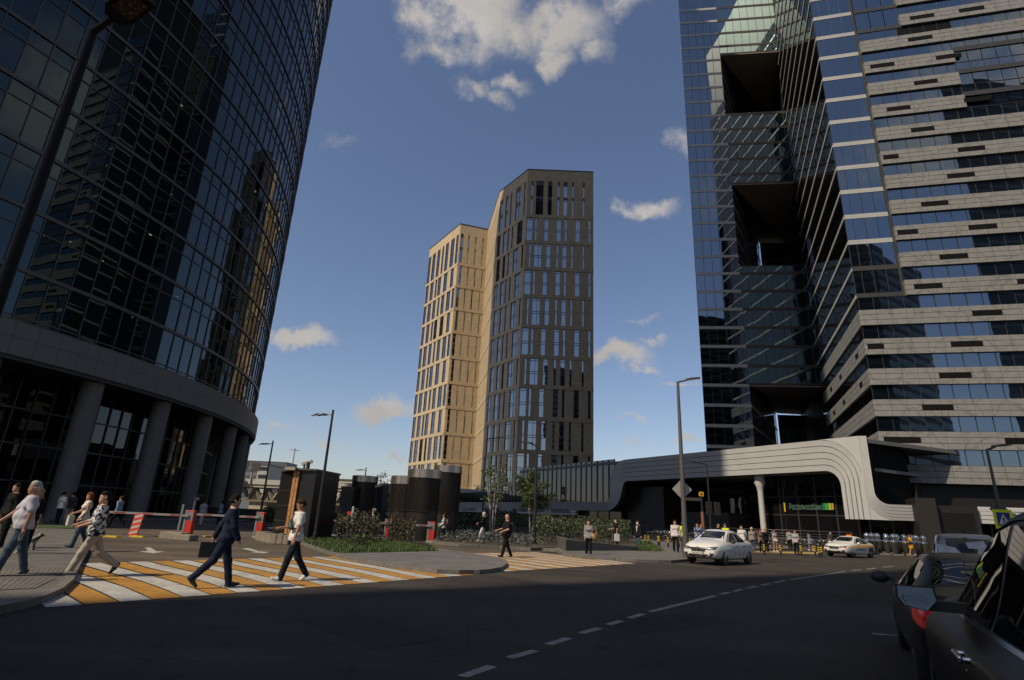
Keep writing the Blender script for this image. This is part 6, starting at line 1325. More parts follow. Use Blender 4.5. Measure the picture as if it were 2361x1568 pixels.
# ---------------------------------------------------------------- people
def snet(f,lo,hi,h):
    """smooth closed surface around f<0 on a grid"""
    n=[max(4,int(math.ceil((hi[i]-lo[i])/h))+1) for i in range(3)]
    ax=[lo[i]+h*np.arange(n[i]) for i in range(3)]; X,Y,Z_=np.meshgrid(*ax,indexing='ij'); F=f(X,Y,Z_).astype(np.float32); S=F<0
    c=[(i,j,k) for i in (0,1) for j in (0,1) for k in (0,1)]; m=[a-1 for a in n]
    sl=lambda o:tuple(slice(o[i],o[i]+m[i]) for i in range(3))
    cnt=np.zeros(m,np.float32); P=np.zeros(m+[3],np.float32)
    for a in c:
        for d in range(3):
            if a[d]: continue
            b=list(a); b[d]=1; fa,fb=F[sl(a)],F[sl(b)]; x=(fa<0)!=(fb<0); t=np.where(x,fa/np.where(x,fa-fb,1),0)
            cnt+=x
            for q in range(3): P[...,q]+=np.where(x,a[q]+(t if q==d else 0),0)
    act=cnt>0; idx=-np.ones(m,np.int64); idx[act]=np.arange(act.sum()); base=np.argwhere(act); V_=P[act]/cnt[act][:,None]; V_=(V_+base)*h+np.array(lo); faces=[]
    for d in range(3):
        e,g=[(1,2),(2,0),(0,1)][d]; s0=[slice(None)]*3; s1=[slice(None)]*3; s0[d]=slice(0,-1); s1[d]=slice(1,None); A,B=S[tuple(s0)],S[tuple(s1)]
        for fl in (False,True):
            w=np.argwhere((A!=B)&(A==fl)); w=w[(w[:,e]>0)&(w[:,g]>0)&(w[:,e]<n[e]-1)&(w[:,g]<n[g]-1)]
            if not len(w): continue
            q=[]
            for de,dg in ((1,1),(0,1),(0,0),(1,0)): r=w.copy(); r[:,e]-=de; r[:,g]-=dg; q.append(idx[r[:,0],r[:,1],r[:,2]])
            q=np.stack(q,1); faces.append(q if not fl else q[:,::-1])
    return V_,np.concatenate(faces)
class Fig:
    def __init__(s,k=.05): s.p=[]; s.k=k
    def cap(s,a,b,ra,rb,k=None): s.p.append((np.array(a,float),np.array(b,float),ra,rb,k or s.k)); return s
    def sph(s,a,r,k=None): return s.cap(a,tuple(np.array(a)+1e-4),r,r,k)
    def f(s,grow=0.,noise=0.,cut=None):
        def g(X,Y,Z_):
            D=None
            for a,b,ra,rb,k in s.p:
                d=b-a; L2=max(1e-9,(d*d).sum()); px,py,pz=X-a[0],Y-a[1],Z_-a[2]; t=np.clip((px*d[0]+py*d[1]+pz*d[2])/L2,0,1)
                q=np.sqrt((px-t*d[0])**2+(py-t*d[1])**2+(pz-t*d[2])**2)-(ra+(rb-ra)*t)-grow
                if D is None: D=q
                else: h=np.clip(.5+.5*(D-q)/k,0,1); D=D+(q-D)*h-k*h*(1-h)
            if noise: D=D+noise*(np.sin(X*31+Z_*17+2*np.sin(Y*23))*np.sin(Y*27+Z_*13)+.6*np.sin(Z_*41+X*9+Y*14))
            if cut: D=np.maximum(D,cut(X,Y,Z_))
            return D
        return g
    def box(s,m=.05):
        lo=np.min([np.minimum(a-ra,b-rb) for a,b,ra,rb,k in s.p],0)-m; hi=np.max([np.maximum(a+ra,b+rb) for a,b,ra,rb,k in s.p],0)+m; return lo,hi
SKIN=mat('skin_light',(.42,.24,.165),.55,var=.08,vscale=9); SKIN2=mat('skin_tan',(.32,.17,.11),.55,var=.08,vscale=9)
def cloth(name,col,var=.12): return mat('cloth_'+name,col,.9,var=var,vscale=7,bump=.25,bscale=60,spec=.12)
HAIRS={'black':(.012,.010,.009),'brown':(.04,.022,.013),'red':(.11,.035,.015),'grey':(.30,.29,.27),'white':(.45,.43,.38),'blonde':(.30,.19,.08),'none':None}
def person(label,pos,face,H=1.78,build=1.,legs=((.25,.1),(-.25,.25)),arms=(None,None),top=None,bottom=None,shoe=(.02,.02,.02),sleeve='short',hair='brown',long=0,head=(0,0),dress=None,mask=False,glasses=False,res=.018,skin=None,belly=0.,jacket=None,shorts=False,lean=0.,beard=False,female=False,cap=None,group=None):
    """face: heading of the body (radians, 0 = +X). Local frame: x forward, y left. legs: (swing, knee bend); arms: None or (swing, out, elbow, inward)"""
    s=H/1.80; skin=skin or SKIN; t=thing('person',label,'person',(pos[0],pos[1],pos[2]),face,group); V3=lambda *a:np.array(a,float)*s
    A=np.array
    def leg(sg,sw,kn): 
        hp=V3(0,.088*sg,.93); k=hp+V3(math.sin(sw)*.43,.01*sg,-math.cos(sw)*.43); an=k+V3(math.sin(sw-kn)*.42,.0,-math.cos(sw-kn)*.42); return hp,k,an,sw-kn
    Ls=[leg(1,*legs[0]),leg(-1,*legs[1])]
    drop=min(l[2][2] for l in Ls)-.085*s
    for i,l in enumerate(Ls): Ls[i]=tuple(q-A([0,0,drop]) for q in l[:3])+(l[3],)
    o=A([0,0,-drop]); ln=lambda z:math.sin(lean)*(z-.93)
    T=lambda x,y,z:V3(x+ln(z),y,z)+o
    sw=(.178 if not female else .155)*(.9+.1*build); hz=1.45
    sh=[T(0,sw,hz),T(0,-sw,hz)]
    def arm(i,sg):
        a=arms[i] if arms[i] is not None else (.12*(1 if i else -1),.12,.2,0)
        swg,out,el,inn=a; p=sh[i]; e=p+V3(math.sin(swg)*.30*math.cos(out),math.sin(out)*sg*.30,-math.cos(swg)*math.cos(out)*.30); w=e+V3(math.sin(swg+el)*.26*math.cos(inn),-sg*math.sin(inn)*.26+sg*math.sin(out)*.1,-math.cos(swg+el)*.26*math.cos(inn)); return p,e,w
    As=[arm(0,1),arm(1,-1)]
    b=build; ny,nz=head[0],head[1]+.13; hc=T(.012,0,1.655)
    Rz=Matrix.Rotation(ny,3,'Z')@Matrix.Rotation(nz,3,'Y')
    hp=lambda x,y,z:tuple(A(hc)+A(Rz@Vector((x,y,z)))*s)
    def torso(F,g=0):
        F.cap(T(.0,.085*b,1.33),T(.0,-.085*b,1.33),.115*s*b**.5+g,.115*s*b**.5+g,.06); F.cap(T(.005,.065*b,1.12),T(.005,-.065*b,1.12),(.105 if not female else .09)*s*b**.6+g,(.105 if not female else .09)*s*b**.6+g,.08); F.cap(T(0,.075*b,.95),T(0,-.075*b,.95),.118*s*b**.5+g,.118*s*b**.5+g,.08)
        F.cap(T(0,.03,hz+.02),sh[0],.075*s+g,.062*s+g,.05); F.cap(T(0,-.03,hz+.02),sh[1],.075*s+g,.062*s+g,.05)
        if belly: F.sph(T(.08*belly,0,1.10),.125*s*b**.5+g,.09)
        if female: F.sph(T(.085,.06,1.30),.055*s+g,.06); F.sph(T(.085,-.06,1.30),.055*s+g,.06)
        return F
    body=Fig(.04); torso(body,-.012*s)
    for i in (0,1): body.cap(As[i][0],As[i][1],.052*s*b**.4,.042*s*b**.3,.03); body.cap(As[i][1],As[i][2],.042*s*b**.3,.027*s,.02)
    hands=[]
    for i in (0,1):
        w,e=As[i][2],As[i][1]; d=(w-e)/np.linalg.norm(w-e); body.cap(w,w+d*.07*s,.026*s,.030*s,.02); hands.append((w,d))
    for hp_,k,an,a in Ls: body.cap(hp_,k,.082*s*b**.4,.052*s,.05); body.cap(k,an,.055*s,.036*s,.03); ft=max(-.9,min(.5,a)); body.cap(an,an+A([math.cos(ft)*.11+math.sin(ft)*.045,0,math.sin(ft)*.11-math.cos(ft)*.045])*s,.033*s,.024*s,.02)
    body.cap(T(-.005,0,1.46),hp(-.012,0,-.06),.058*s*b**.3,.054*s*b**.3,.03)
    body.sph(hp(-.012,0,.035),.092*s,.03); body.cap(hp(.028,.012,-.045),hp(.028,-.012,-.045),.062*s,.062*s,.05); body.sph(hp(.055,0,-.085),.034*s,.04); body.cap(hp(.070,0,.012),hp(.084,0,-.022),.010*s,.014*s,.02)
    for q in (1,-1): body.sph(hp(-.01,.090*q,-.005),.021*s,.012)
    lo,hi=body.box(); v,fc=snet(body.f(),lo,hi,res); mb=MB(); mb.add([tuple(p) for p in v],[tuple(int(i) for i in q) for q in fc])
    for w,d in hands:    # five fingers, curled
        up=np.cross(d,A([0,1,0.2])); up/=np.linalg.norm(up); sd=np.cross(d,up); p0=w+d*.075*s
        for q,(off,l) in enumerate(((-.024,.062),(-.008,.072),(.008,.068),(.024,.052))):
            a0=p0+sd*off*s; a1=a0+d*l*.55*s; a2=a1+(d*.5-up*.7)*l*.5*s; mb.tube([a0,a1,a2],[.0105*s,.0095*s,.007*s],6)
        a0=w+d*.03*s+sd*-.026*s; mb.tube([a0,a0+(d*.6-sd*.6-up*.3)*.045*s,a0+(d*1.3-sd*.7-up*.7)*.06*s],[.0125*s,.011*s,.008*s],6)
    mb.obj('body',skin,t,smooth=True)
    # face
    fm=MB()
    for q in (1,-1): fm.ell(hp(.072,.033*q,.018),.012*s,6); 
    fm.obj('eyes',mat('eye_dark',(.03,.02,.018),.3),t,smooth=True)
    fm=MB(); fm.ell(hp(.083,0,-.062),(.008*s,.024*s,.006*s),8); fm.obj('mouth',mat('lips',(.24,.085,.07),.5),t,smooth=True)
    def put(F,name,m,grow=0,noise=0.,cut=None,rs=None,mrg=.05):
        lo,hi=F.box(mrg+grow); v,fc=snet(F.f(grow,noise*s,cut),lo,hi,rs or res); q=MB(); q.add([tuple(p) for p in v],[tuple(int(i) for i in x) for x in fc]); return q.obj(name,m,t,smooth=True)
    if HAIRS.get(hair):
        hm=mat('hair_'+hair,HAIRS[hair],.8,var=.25,vscale=40,spec=.08); F=Fig(.03); F.sph(hp(-.022,0,.045),.100*s); F.cap(hp(-.05,.02,-.01),hp(-.05,-.02,-.01),.075*s,.075*s)
        if long:
            F.cap(hp(-.06,.03,0),hp(-.085,.04,-.12-.25*long),.055*s,.04*s); F.cap(hp(-.06,-.03,0),hp(-.085,-.04,-.12-.25*long),.055*s,.04*s)
            for q in (1,-1): F.cap(hp(-.01,.075*q,.02),hp(.01,.09*q,-.1-.2*long),.035*s,.025*s)
        h0=A(hp(0,0,0)); fx=A(Rz@Vector((1,0,0))); uz=A(Rz@Vector((0,0,1)))
        def cut(X,Y,Z_): 
            fw=(X-h0[0])*fx[0]+(Y-h0[1])*fx[1]+(Z_-h0[2])*fx[2]; u=(X-h0[0])*uz[0]+(Y-h0[1])*uz[1]+(Z_-h0[2])*uz[2]
            hl=np.minimum(fw-.045*s-.5*np.maximum(0,u-.055*s),(.062*s-u)+.0) if not long else np.minimum(fw-.055*s,.055*s-u)
            low=(-.055*s-u) if not long else (-(.5+.3*long)*s-u); return np.maximum(hl,low)
        put(F,'hair',hm,0,.008,cut)
    if beard: F=Fig(.03); F.cap(hp(.04,.03,-.075),hp(.04,-.03,-.075),.05*s,.05*s); put(F,'beard',mat('hair_'+hair,HAIRS[hair] or (.1,.06,.04),.6),0,.003,lambda X,Y,Z_:np.maximum(Z_-hp(0,0,-.05)[2],0*X-1))
    if cap: F=Fig(.03); F.sph(hp(-.015,0,.05),.105*s); F.cap(hp(.08,.03,.055),hp(.08,-.03,.055),.045*s,.045*s); put(F,'cap',cap,0,0,lambda X,Y,Z_:hp(0,0,.042)[2]-Z_)
    if mask: fm=MB(); fm.ell(hp(.058,0,-.05),(.055*s,.068*s,.052*s),12); fm.obj('face_mask',mat('mask_white',(.62,.64,.66),.7),t,smooth=True)
    if glasses:
        fm=MB(); 
        for q in (1,-1): fm.ell(hp(.088,.035*q,.018),(.01*s,.028*s,.02*s),8)
        fm.obj('sunglasses',mat('black_lens',(.01,.01,.01),.1),t,smooth=True)
    # clothes
    ztop=T(0,0,1.505)[2]; waist=T(0,0,.93)[2]
    if dress or top:
        F=torso(Fig(.05)); m=dress or top; sl={'none':0,'short':.72,'half':1.25,'long':1.95}[sleeve]
        if sl:
            for i in (0,1):
                p,e,w=As[i]; q=p+(e-p)*min(1,sl); F.cap(p,q,.066*s*b**.4,.064*s*b**.3 if sl<1 else .055*s*b**.3,.03)
                if sl>1: F.cap(e,e+(w-e)*(sl-1),.055*s*b**.3,.041*s,.02)
        if dress: F.cap(T(0,.06,.92),T(0.02,.075,.62),.13*s,.155*s,.08); F.cap(T(0,-.06,.92),T(-.0,-.075,.62),.13*s,.155*s,.08)
        else: F.cap(T(.01,.07*b,.92),T(.01,-.07*b,.92),.128*s*b**.5,.128*s*b**.5,.08)
        put(F,'dress' if dress else ('jacket' if jacket else 'shirt'),m,.010*s,.0035,lambda X,Y,Z_:np.maximum(Z_-ztop,(T(0,0,.60)[2] if dress else (T(0,0,.87 if not jacket else .80)[2]))-Z_))
        if jacket: fm=MB(); z0,z1=T(0,0,1.12),T(0,0,1.47); x0=z0[0]+(.118+.05*belly)*s; fm.add([(x0,.0,z0[2]),(z1[0]+.105*s,.055*s,z1[2]-.03*s),(z1[0]+.07*s,0,z1[2]),(z1[0]+.105*s,-.055*s,z1[2]-.03*s)],[(0,1,2,3)]); fm.v=[(x+.028*s,y,z) for x,y,z in fm.v]; fm.obj('shirt_front',jacket,t)
    if bottom:
        F=Fig(.05); F.cap(T(0,.07*b,.95),T(0,-.07*b,.95),.122*s*b**.5,.122*s*b**.5)
        for hp_,k,an,a in Ls:
            F.cap(hp_,k,.092*s*b**.5,.070*s*b**.2,.05)
            if not shorts: F.cap(k,an+(an-k)*.07,.070*s*b**.2,.057*s,.03)
            else: F.p[-1]=(F.p[-1][0],hp_+(k-hp_)*.62,.095*s,.095*s,.05)
        put(F,'trousers' if not shorts else 'shorts',bottom,.006*s,.0035,lambda X,Y,Z_:Z_-T(0,0,1.0)[2])
    for hp_,k,an,a in Ls:
        F=Fig(.03); pit=max(-.9,min(.5,a)); d=A([math.cos(pit),0,math.sin(pit)*1.0]); u=A([-math.sin(pit),0,math.cos(pit)]); hl=an-u*.055*s-d*.045*s; to=hl+d*.215*s
        F.cap(hl+u*.012*s,hl+d*.1*s+u*.012*s,.038*s,.043*s); F.cap(hl+d*.1*s+u*.004*s,to-u*.006*s,.043*s,.030*s); F.cap(an+(k-an)*.04,hl+d*.04*s+u*.02*s,.045*s,.043*s)
        put(F,'shoe',mat('shoe_%d%d%d'%tuple(int(c*99) for c in shoe),shoe,.5),0,0,None,min(res,.016))
    t['hx']=0; del t['hx']
    inf=dict(T=T,hands=hands,sh=sh,As=As,s=s,hp=hp,Ls=Ls); return t,inf
def held(name,label,cat,P,mbx,m,bevel=0,smooth=False):
    """a thing carried by a person: its own object, built in the person's local frame"""
    t,_=P; w=thing(name,label,cat,t.location,t.rotation_euler.z); o=mbx.obj(name+'_shell',m,w,smooth=smooth,bevel=bevel); return w
C_=cloth; L_=rad(180)
WHITE=C_('white',(.58,.57,.56)); LILAC=C_('lilac',(.42,.41,.46)); NAVY=C_('navy',(.012,.017,.038)); BLACK=C_('black',(.010,.010,.011)); JEAN=C_('jeans',(.05,.075,.105)); DJEAN=C_('dark_jeans',(.014,.017,.024)); BEIGE=C_('beige',(.34,.30,.255)); CREAM=C_('cream',(.55,.50,.42)); GREYT=C_('grey',(.22,.215,.22)); OLIVE=C_('olive',(.09,.085,.065)); DGREY=C_('dark_grey',(.05,.05,.055)); MINT=C_('mint',(.35,.42,.40)); MAROON=C_('maroon',(.10,.012,.018)); BLUED=C_('blue_dress',(.16,.20,.28)); ORNG=C_('orange',(.50,.25,.02)); LBLUE=C_('light_blue',(.22,.30,.42)); HIVIS=C_('hi_vis',(.55,.68,.02))
FLORAL=cloth('floral',(.5,.5,.5)); N,L,b=nodes(FLORAL); tc=N.new('ShaderNodeTexCoord'); n=N.new('ShaderNodeTexNoise'); n.inputs['Scale'].default_value=9; n.inputs['Detail'].default_value=2; n.inputs['Distortion'].default_value=1.6; L.new(tc.outputs['Object'],n.inputs['Vector']); r=N.new('ShaderNodeValToRGB'); r.color_ramp.interpolation='CONSTANT'; r.color_ramp.elements[0].color=(.02,.022,.028,1); r.color_ramp.elements[1].position=.50; r.color_ramp.elements[1].color=(.52,.51,.52,1); L.new(n.outputs['Fac'],r.inputs[0]); L.new(r.outputs[0],b.inputs['Base Color'])
BPAT=cloth('blue_pattern',(.5,.5,.5)); N,L,b=nodes(BPAT); tc=N.new('ShaderNodeTexCoord'); n=N.new('ShaderNodeTexNoise'); n.inputs['Scale'].default_value=11; L.new(tc.outputs['Object'],n.inputs['Vector']); r=N.new('ShaderNodeValToRGB'); r.color_ramp.interpolation='CONSTANT'; r.color_ramp.elements[0].color=(.03,.05,.16,1); r.color_ramp.elements[1].position=.55; r.color_ramp.elements[1].color=(.40,.45,.52,1); L.new(n.outputs['Fac'],r.inputs[0]); L.new(r.outputs[0],b.inputs['Base Color'])
def foot(x,y,z=0.): q=gz(x,y,z); return (q.x,q.y,z)
WL=PI  # walking towards the left of the street
# --- near four on the crossing
P=person('grey haired man in a pale lilac shirt and blue jeans holding a plastic cup',foot(22,1326,.12),PI+.78,1.80,1.12,((.30,.05),(-.20,.08)),((-.1,.2,.25,.1),(.55,.15,.25,-.1)),LILAC,JEAN,(.015,.014,.013),'short','grey',belly=1.,res=.014,skin=SKIN2)
m=MB(); h=P[1]['hands'][0]; w=h[0]+h[1]*.12; m.lathe((w[0],w[1]+.02,w[2]-.06),[(.028,-.06),(.042,.07),(.044,.072)],14); held('plastic_cup','clear plastic cup in the hand of the grey haired man','cup',P,m,mat('cup_plastic',(.45,.47,.48),.2,trans=.6),smooth=40)
P=person('man in a floral shirt and beige cargo trousers stepping on to the kerb',foot(196,1329,.0),PI+.72,1.84,1.15,((.42,.06),(-.38,.55)),((.25,.25,.95,.35),(.35,.2,.9,.35)),FLORAL,BEIGE,(.012,.012,.013),'half','black',head=(.15,.02),belly=.7,res=.014)
P=person('woman with reddish hair and a sleeveless cream top walking behind the floral shirt',foot(177,1262,.12),PI+.85,1.70,.9,((.25,.1),(-.2,.2)),((.1,.1,.5,.1),(.3,.2,.9,.2)),CREAM,JEAN,(.3,.28,.25),'none','red',1,female=True,res=.02)
m=MB(); w=P[1]['hands'][1][0]; m.box(w[0]-.06,w[0]+.08,w[1]-.16,w[1]+.10,w[2]-.36,w[2]-.06); m.tube([(w[0],w[1]-.1,w[2]-.06),(w[0],w[1],w[2]+.05),(w[0],w[1]+.06,w[2]-.06)],.008,5); held('handbag','cream handbag of the woman behind the floral shirt','handbag',P,m,mat('bag_cream',(.48,.45,.40),.5),.02)
P=person('blonde woman in sunglasses and black clothes half hidden by the grey haired man',foot(50,1275,.12),PI*1.5,1.72,.95,((.05,.02),(-.05,.05)),(None,None),BLACK,BLACK,(.4,.4,.4),'half','blonde',.3,glasses=True,female=True,res=.02)
P=person('person in a dark suit with white shoes at the left edge',foot(-2,1262,.12),PI*1.35,1.84,1.05,((.05,.02),(-.05,.05)),(None,None),BLACK,BLACK,(.5,.5,.5),'long','black',res=.02)
P=person('man in a navy suit striding to the right over the crossing',foot(500,1356),.52,1.86,1.05,((.26,.05),(-.40,.36)),((-.45,.16,.10,-.1),(.22,.1,.25,.1)),NAVY,NAVY,(.014,.012,.011),'long','black',head=(-.05,0),jacket=WHITE,glasses=True,res=.014,lean=.05)
m=MB(); w=P[1]['hands'][0][0]; m.box(w[0]-.24,w[0]+.20,w[1]-.04,w[1]+.04,w[2]-.40,w[2]-.10); m.tube([(w[0]-.08,w[1],w[2]-.1),(w[0]-.05,w[1],w[2]-.04),(w[0]+.04,w[1],w[2]-.04),(w[0]+.07,w[1],w[2]-.1)],.010,6); held('briefcase','soft black briefcase carried by the man in the navy suit','briefcase',P,m,mat('bag_black',(.012,.012,.012),.5),.02)
P=person('young man in a white T-shirt looking at his phone on the crossing',foot(668,1339),PI+.62,1.86,.98,((.32,.06),(-.30,.28)),((.15,.15,.15,-.05),(.30,.12,1.15,.15)),WHITE,DJEAN,(.55,.54,.52),'short','brown',head=(-.05,.32),res=.014,skin=SKIN2)
I=P[1]; T=I['T']
m=MB(); a=[T(.10,-.10,1.46),T(.155,-.02,1.33),T(.165,.06,1.20),T(.15,.12,1.14),T(.05,.19,1.16),T(-.10,.14,1.22),T(-.15,-.02,1.36),T(-.04,-.11,1.50),T(.10,-.10,1.46)]; m.tube(a,.016,6,caps=False); m.tube([T(.14,-.06,1.34),T(.185,.0,1.25),T(.185,.08,1.16),T(.15,.15,1.13)],[.025,.06,.06,.03],10); held('crossbody_bag','dark grey crossbody bag over the white T-shirt','crossbody bag',P,m,mat('bag_grey',(.03,.031,.035),.6),smooth=True)
m=MB(); h=I['hands'][1]; w=h[0]+h[1]*.12; m.box(w[0]-.005,w[0]+.14,w[1]-.036,w[1]+.036,w[2]+.0,w[2]+.012,); held('phone','phone in the hand of the young man in the white T-shirt','phone',P,m,mat('phone_grey',(.3,.3,.32),.2),.004)
P=person('bald bearded man all in black with a backpack on the second crossing',foot(1166,1285),PI+.45,1.80,1.22,((.30,.05),(-.24,.2)),((.2,.25,1.0,.35),(.35,.15,1.0,.1)),BLACK,BLACK,(.012,.012,.012),'short','none',head=(0,.35),belly=.9,beard=False,res=.018)
I=P[1]; T=I['T']; m=MB(); m.ell(tuple(T(-.22,0,1.22)),(.13,.17,.26),14); m.tube([T(-.12,.13,1.44),T(.06,.16,1.46),T(.11,.15,1.25),T(-.1,.17,1.05)],.02,6); held('backpack','black backpack on the bald man in black','backpack',P,m,mat('bag_black',(.012,.012,.012),.5),smooth=True)
m=MB(); m.ell(I['hp'](.045,0,-.085),(.05,.062,.045),10); o=m.obj('beard',mat('hair_brown',HAIRS['brown'],.6),P[0],smooth=True)
P=person('woman in a mint jumper with a red backpack by the red barrier',foot(1020,1252,.0),PI,1.72,.9,((.1,.03),(-.08,.1)),((.1,.1,.9,.1),(.2,.1,1.2,.1)),MINT,BLACK,(.5,.5,.48),'long','brown',.2,female=True,res=.02)
T=P[1]['T']; m=MB(); m.ell(tuple(T(-.20,0,1.22)),(.10,.14,.22),12); held('backpack','red and grey backpack of the woman in mint','backpack',P,m,mat('bag_red',(.28,.04,.045),.5,var=.4,vscale=6),smooth=True)
P=person('white haired person in a black jacket and white trousers standing among the lavender',foot(1112,1250,.16),PI+.1,1.74,1.0,((.35,.2),(-.05,.05)),((.2,.1,1.2,.1),(.2,.1,1.0,.1)),BLACK,WHITE,(.5,.5,.5),'long','white',.15,res=.02)
P=person('red haired man in a dark grey T-shirt walking behind the tall hedge',(*at(1290,1250,47).xy,.1),PI+.3,1.82,1.0,((.2,.1),(-.2,.2)),((.1,.1,.4,.1),(.3,.1,2.0,.3)),DGREY,BLACK,(.02,.02,.02),'short','red',res=.02)
P=person('long haired woman in a light grey top and black leggings with a straw bag',foot(1357,1283,.0),PI*1.5-.1,1.72,.92,((.18,.05),(-.12,.1)),((.1,.15,1.9,.1),(.0,.1,.15,0)),GREYT,BLACK,(.55,.55,.55),'long','brown',1.,female=True,res=.018)
m=MB(); T=P[1]['T']; q=T(.02,.30,1.02); m.lathe(tuple(q),[(.09,-.17),(.15,-.10),(.18,.05),(.17,.13)],16); m.tube([q+np.array([0,-.1,.12]),q+np.array([0,-.06,.42]),q+np.array([0,.05,.42]),q+np.array([0,.1,.12])],.012,6); held('straw_bag','tan straw bag on the arm of the long haired woman','straw bag',P,m,mat('straw',(.42,.27,.13),.8,var=.2,vscale=30),smooth=40)
P=person('man in a black T-shirt and face mask carrying a white paper bag by the hedge',foot(1421,1262,.12),PI+.15,1.78,1.0,((.1,.03),(-.1,.1)),((.0,.1,.1,0),(.25,.1,1.1,0)),BLACK,DGREY,(.02,.02,.02),'short','black',mask=True,res=.02)
m=MB(); w=P[1]['hands'][0][0]; m.box(w[0]-.15,w[0]+.17,w[1]-.04,w[1]+.06,w[2]-.50,w[2]-.06); m.tube([(w[0]-.08,w[1],w[2]-.06),(w[0],w[1],w[2]-.0),(w[0]+.08,w[1],w[2]-.06)],.008,5); held('paper_bag','white paper bag carried by the masked man in black','paper bag',P,m,mat('paper_white',(.55,.55,.54),.7),.01)
P=person('masked man in a dark blazer and jeans at the end of the planter',foot(1472,1271,.0),PI*1.25,1.82,1.0,((.08,.02),(-.12,.08)),((.0,.12,.2,0),(.0,.12,.2,0)),BLACK,JEAN,(.015,.015,.015),'long','brown',mask=True,jacket=WHITE,res=.02)
P=person('man in a white shirt and black trousers walking past the grey lamp post',foot(1559,1273,.12),PI*1.42,1.84,.98,((.25,.08),(-.2,.2)),((-.15,.2,.15,0),(.1,.1,.1,0)),C_('pale_pink',(.55,.50,.51)),BLACK,(.012,.012,.012),'long','brown',head=(0,.2),res=.02)
m=MB(); w=P[1]['hands'][0][0]; m.box(w[0]-.16,w[0]+.16,w[1]-.03,w[1]+.03,w[2]-.3,w[2]-.06); held('briefcase','dark bag carried by the man in the white shirt by the lamp post','briefcase',P,m,mat('bag_black',(.012,.012,.012),.5),.015)
P=person('officer in a fluorescent vest and grey cap partly behind the grey lamp post',(*at(1578,1268,36).xy,.12),PI*1.55,1.78,1.05,((.03,.02),(-.03,.02)),(None,None),HIVIS,DGREY,(.02,.02,.02),'short','grey',cap=DGREY,res=.022)
P=person('woman in a blue and white patterned dress drinking beside the motorbikes',(*at(1610,1262,40).xy,.12),PI*1.45,1.72,.95,((.05,.02),(-.05,.02)),((.2,.2,2.0,.4),(.1,.1,.9,.2)),None,None,(.3,.3,.3),'short','red',.4,dress=BPAT,female=True,res=.022)
P=person('woman with auburn hair in a dark patterned blouse beside the drinking woman',(*at(1619,1262,40.6).xy,.12),PI*1.5,1.70,.95,((.05,.02),(-.05,.02)),((.2,.2,2.1,.4),None),C_('navy_dots',(.05,.07,.15)),DJEAN,(.1,.1,.1),'short','red',.5,female=True,res=.022)
P=person('dark haired man whose head shows above the white saloon roof',(*at(1659,1262,38.5).xy,.114),PI*1.6,1.80,1.0,((.05,.02),(-.05,.02)),(None,None),BLACK,BLACK,(.02,.02,.02),'short','black',res=.024)
P=person('man in a fluorescent vest seen above the white saloon roof',(*at(1675,1262,38.5).xy,.114),PI*1.3,1.78,1.05,((.05,.02),(-.05,.02)),(None,None),HIVIS,DGREY,(.02,.02,.02),'short','grey',cap=DGREY,res=.024)
P=person('man in a white shirt holding a phone to his ear beside the white saloon',foot(1714,1279,.0),PI*1.4,1.84,1.0,((.1,.02),(-.1,.05)),((.1,.25,2.3,.5),(-.2,.2,.1,0)),WHITE,DGREY,(.02,.02,.02),'long','brown',res=.02)
# --- row of people along the yellow tactile strip
def row(label,x,y,face,**k): return person(label,foot(x,y,0.),face,res=.022,**k)
row('person in a grey T-shirt, jeans and a pale cap standing right of the white saloon',1737,1273,PI*1.45,H=1.75,build=1.,legs=((.04,.02),(-.04,.02)),top=GREYT,bottom=JEAN,shoe=(.25,.08,.06),hair='white',cap=C_('pale_cap',(.4,.36,.3)))
row('person in a maroon top at the railing behind the row',1749,1262,PI*.5,H=1.70,legs=((.04,.02),(-.04,.02)),top=MAROON,bottom=BLACK,hair='brown',sleeve='long')
row('woman in an olive T-shirt and black trousers with dark hair and sunglasses',1757,1273,PI*1.45,H=1.66,build=.95,legs=((.04,.02),(-.04,.02)),arms=((.2,.1,.7,.4),(.1,.1,.3,0)),top=OLIVE,bottom=BLACK,hair='black',long=.5,glasses=True,female=True)
row('man in a dark jacket with a sandy bushy head standing behind the olive T-shirt',1768,1274,PI*.55,H=1.74,build=1.1,legs=((.04,.02),(-.04,.02)),top=BLACK,bottom=BLACK,sleeve='long',hair='blonde')
P=row('woman in a sleeveless grey top and grey shorts holding a white bag',1789,1272,PI*1.5,H=1.68,build=.9,legs=((.06,.02),(-.08,.08)),top=C_('lavender_grey',(.24,.24,.27)),bottom=C_('grey_shorts',(.26,.26,.28)),shorts=True,sleeve='none',shoe=(.5,.5,.5),hair='brown',female=True,skin=SKIN2)
m=MB(); T=P[1]['T']; q=T(.16,0,.93); m.box(q[0]-.03,q[0]+.03,-.14,.14,q[2]-.09,q[2]+.09); held('clutch_bag','white bag held in front of the grey shorts','handbag',P,m,mat('bag_white',(.6,.6,.58),.5),.015)
row('person in a black and white top standing behind the woman in wide trousers',1823,1268,PI*.5,H=1.76,build=1.,legs=((.04,.02),(-.04,.02)),top=C_('white_black',(.30,.30,.31)),bottom=BLACK,hair='brown',sleeve='half')
P=row('long haired woman in a grey blouse and wide black trousers crossing the road edge',1838,1280,PI*1.35,H=1.76,build=1.05,legs=((.28,.04),(-.22,.2)),arms=((.1,.15,.8,.4),(-.1,.15,.5,.1)),top=C_('grey_blouse',(.30,.30,.32)),bottom=BLACK,hair='brown',long=.8,female=True)
row('woman in a grey blue dress with black hair seen from behind',1870,1270,PI*.6,H=1.70,build=.9,legs=((.12,.03),(-.12,.2)),top=None,bottom=None,dress=BLUED,sleeve='none',shoe=(.5,.5,.5),hair='black',long=.3,female=True)
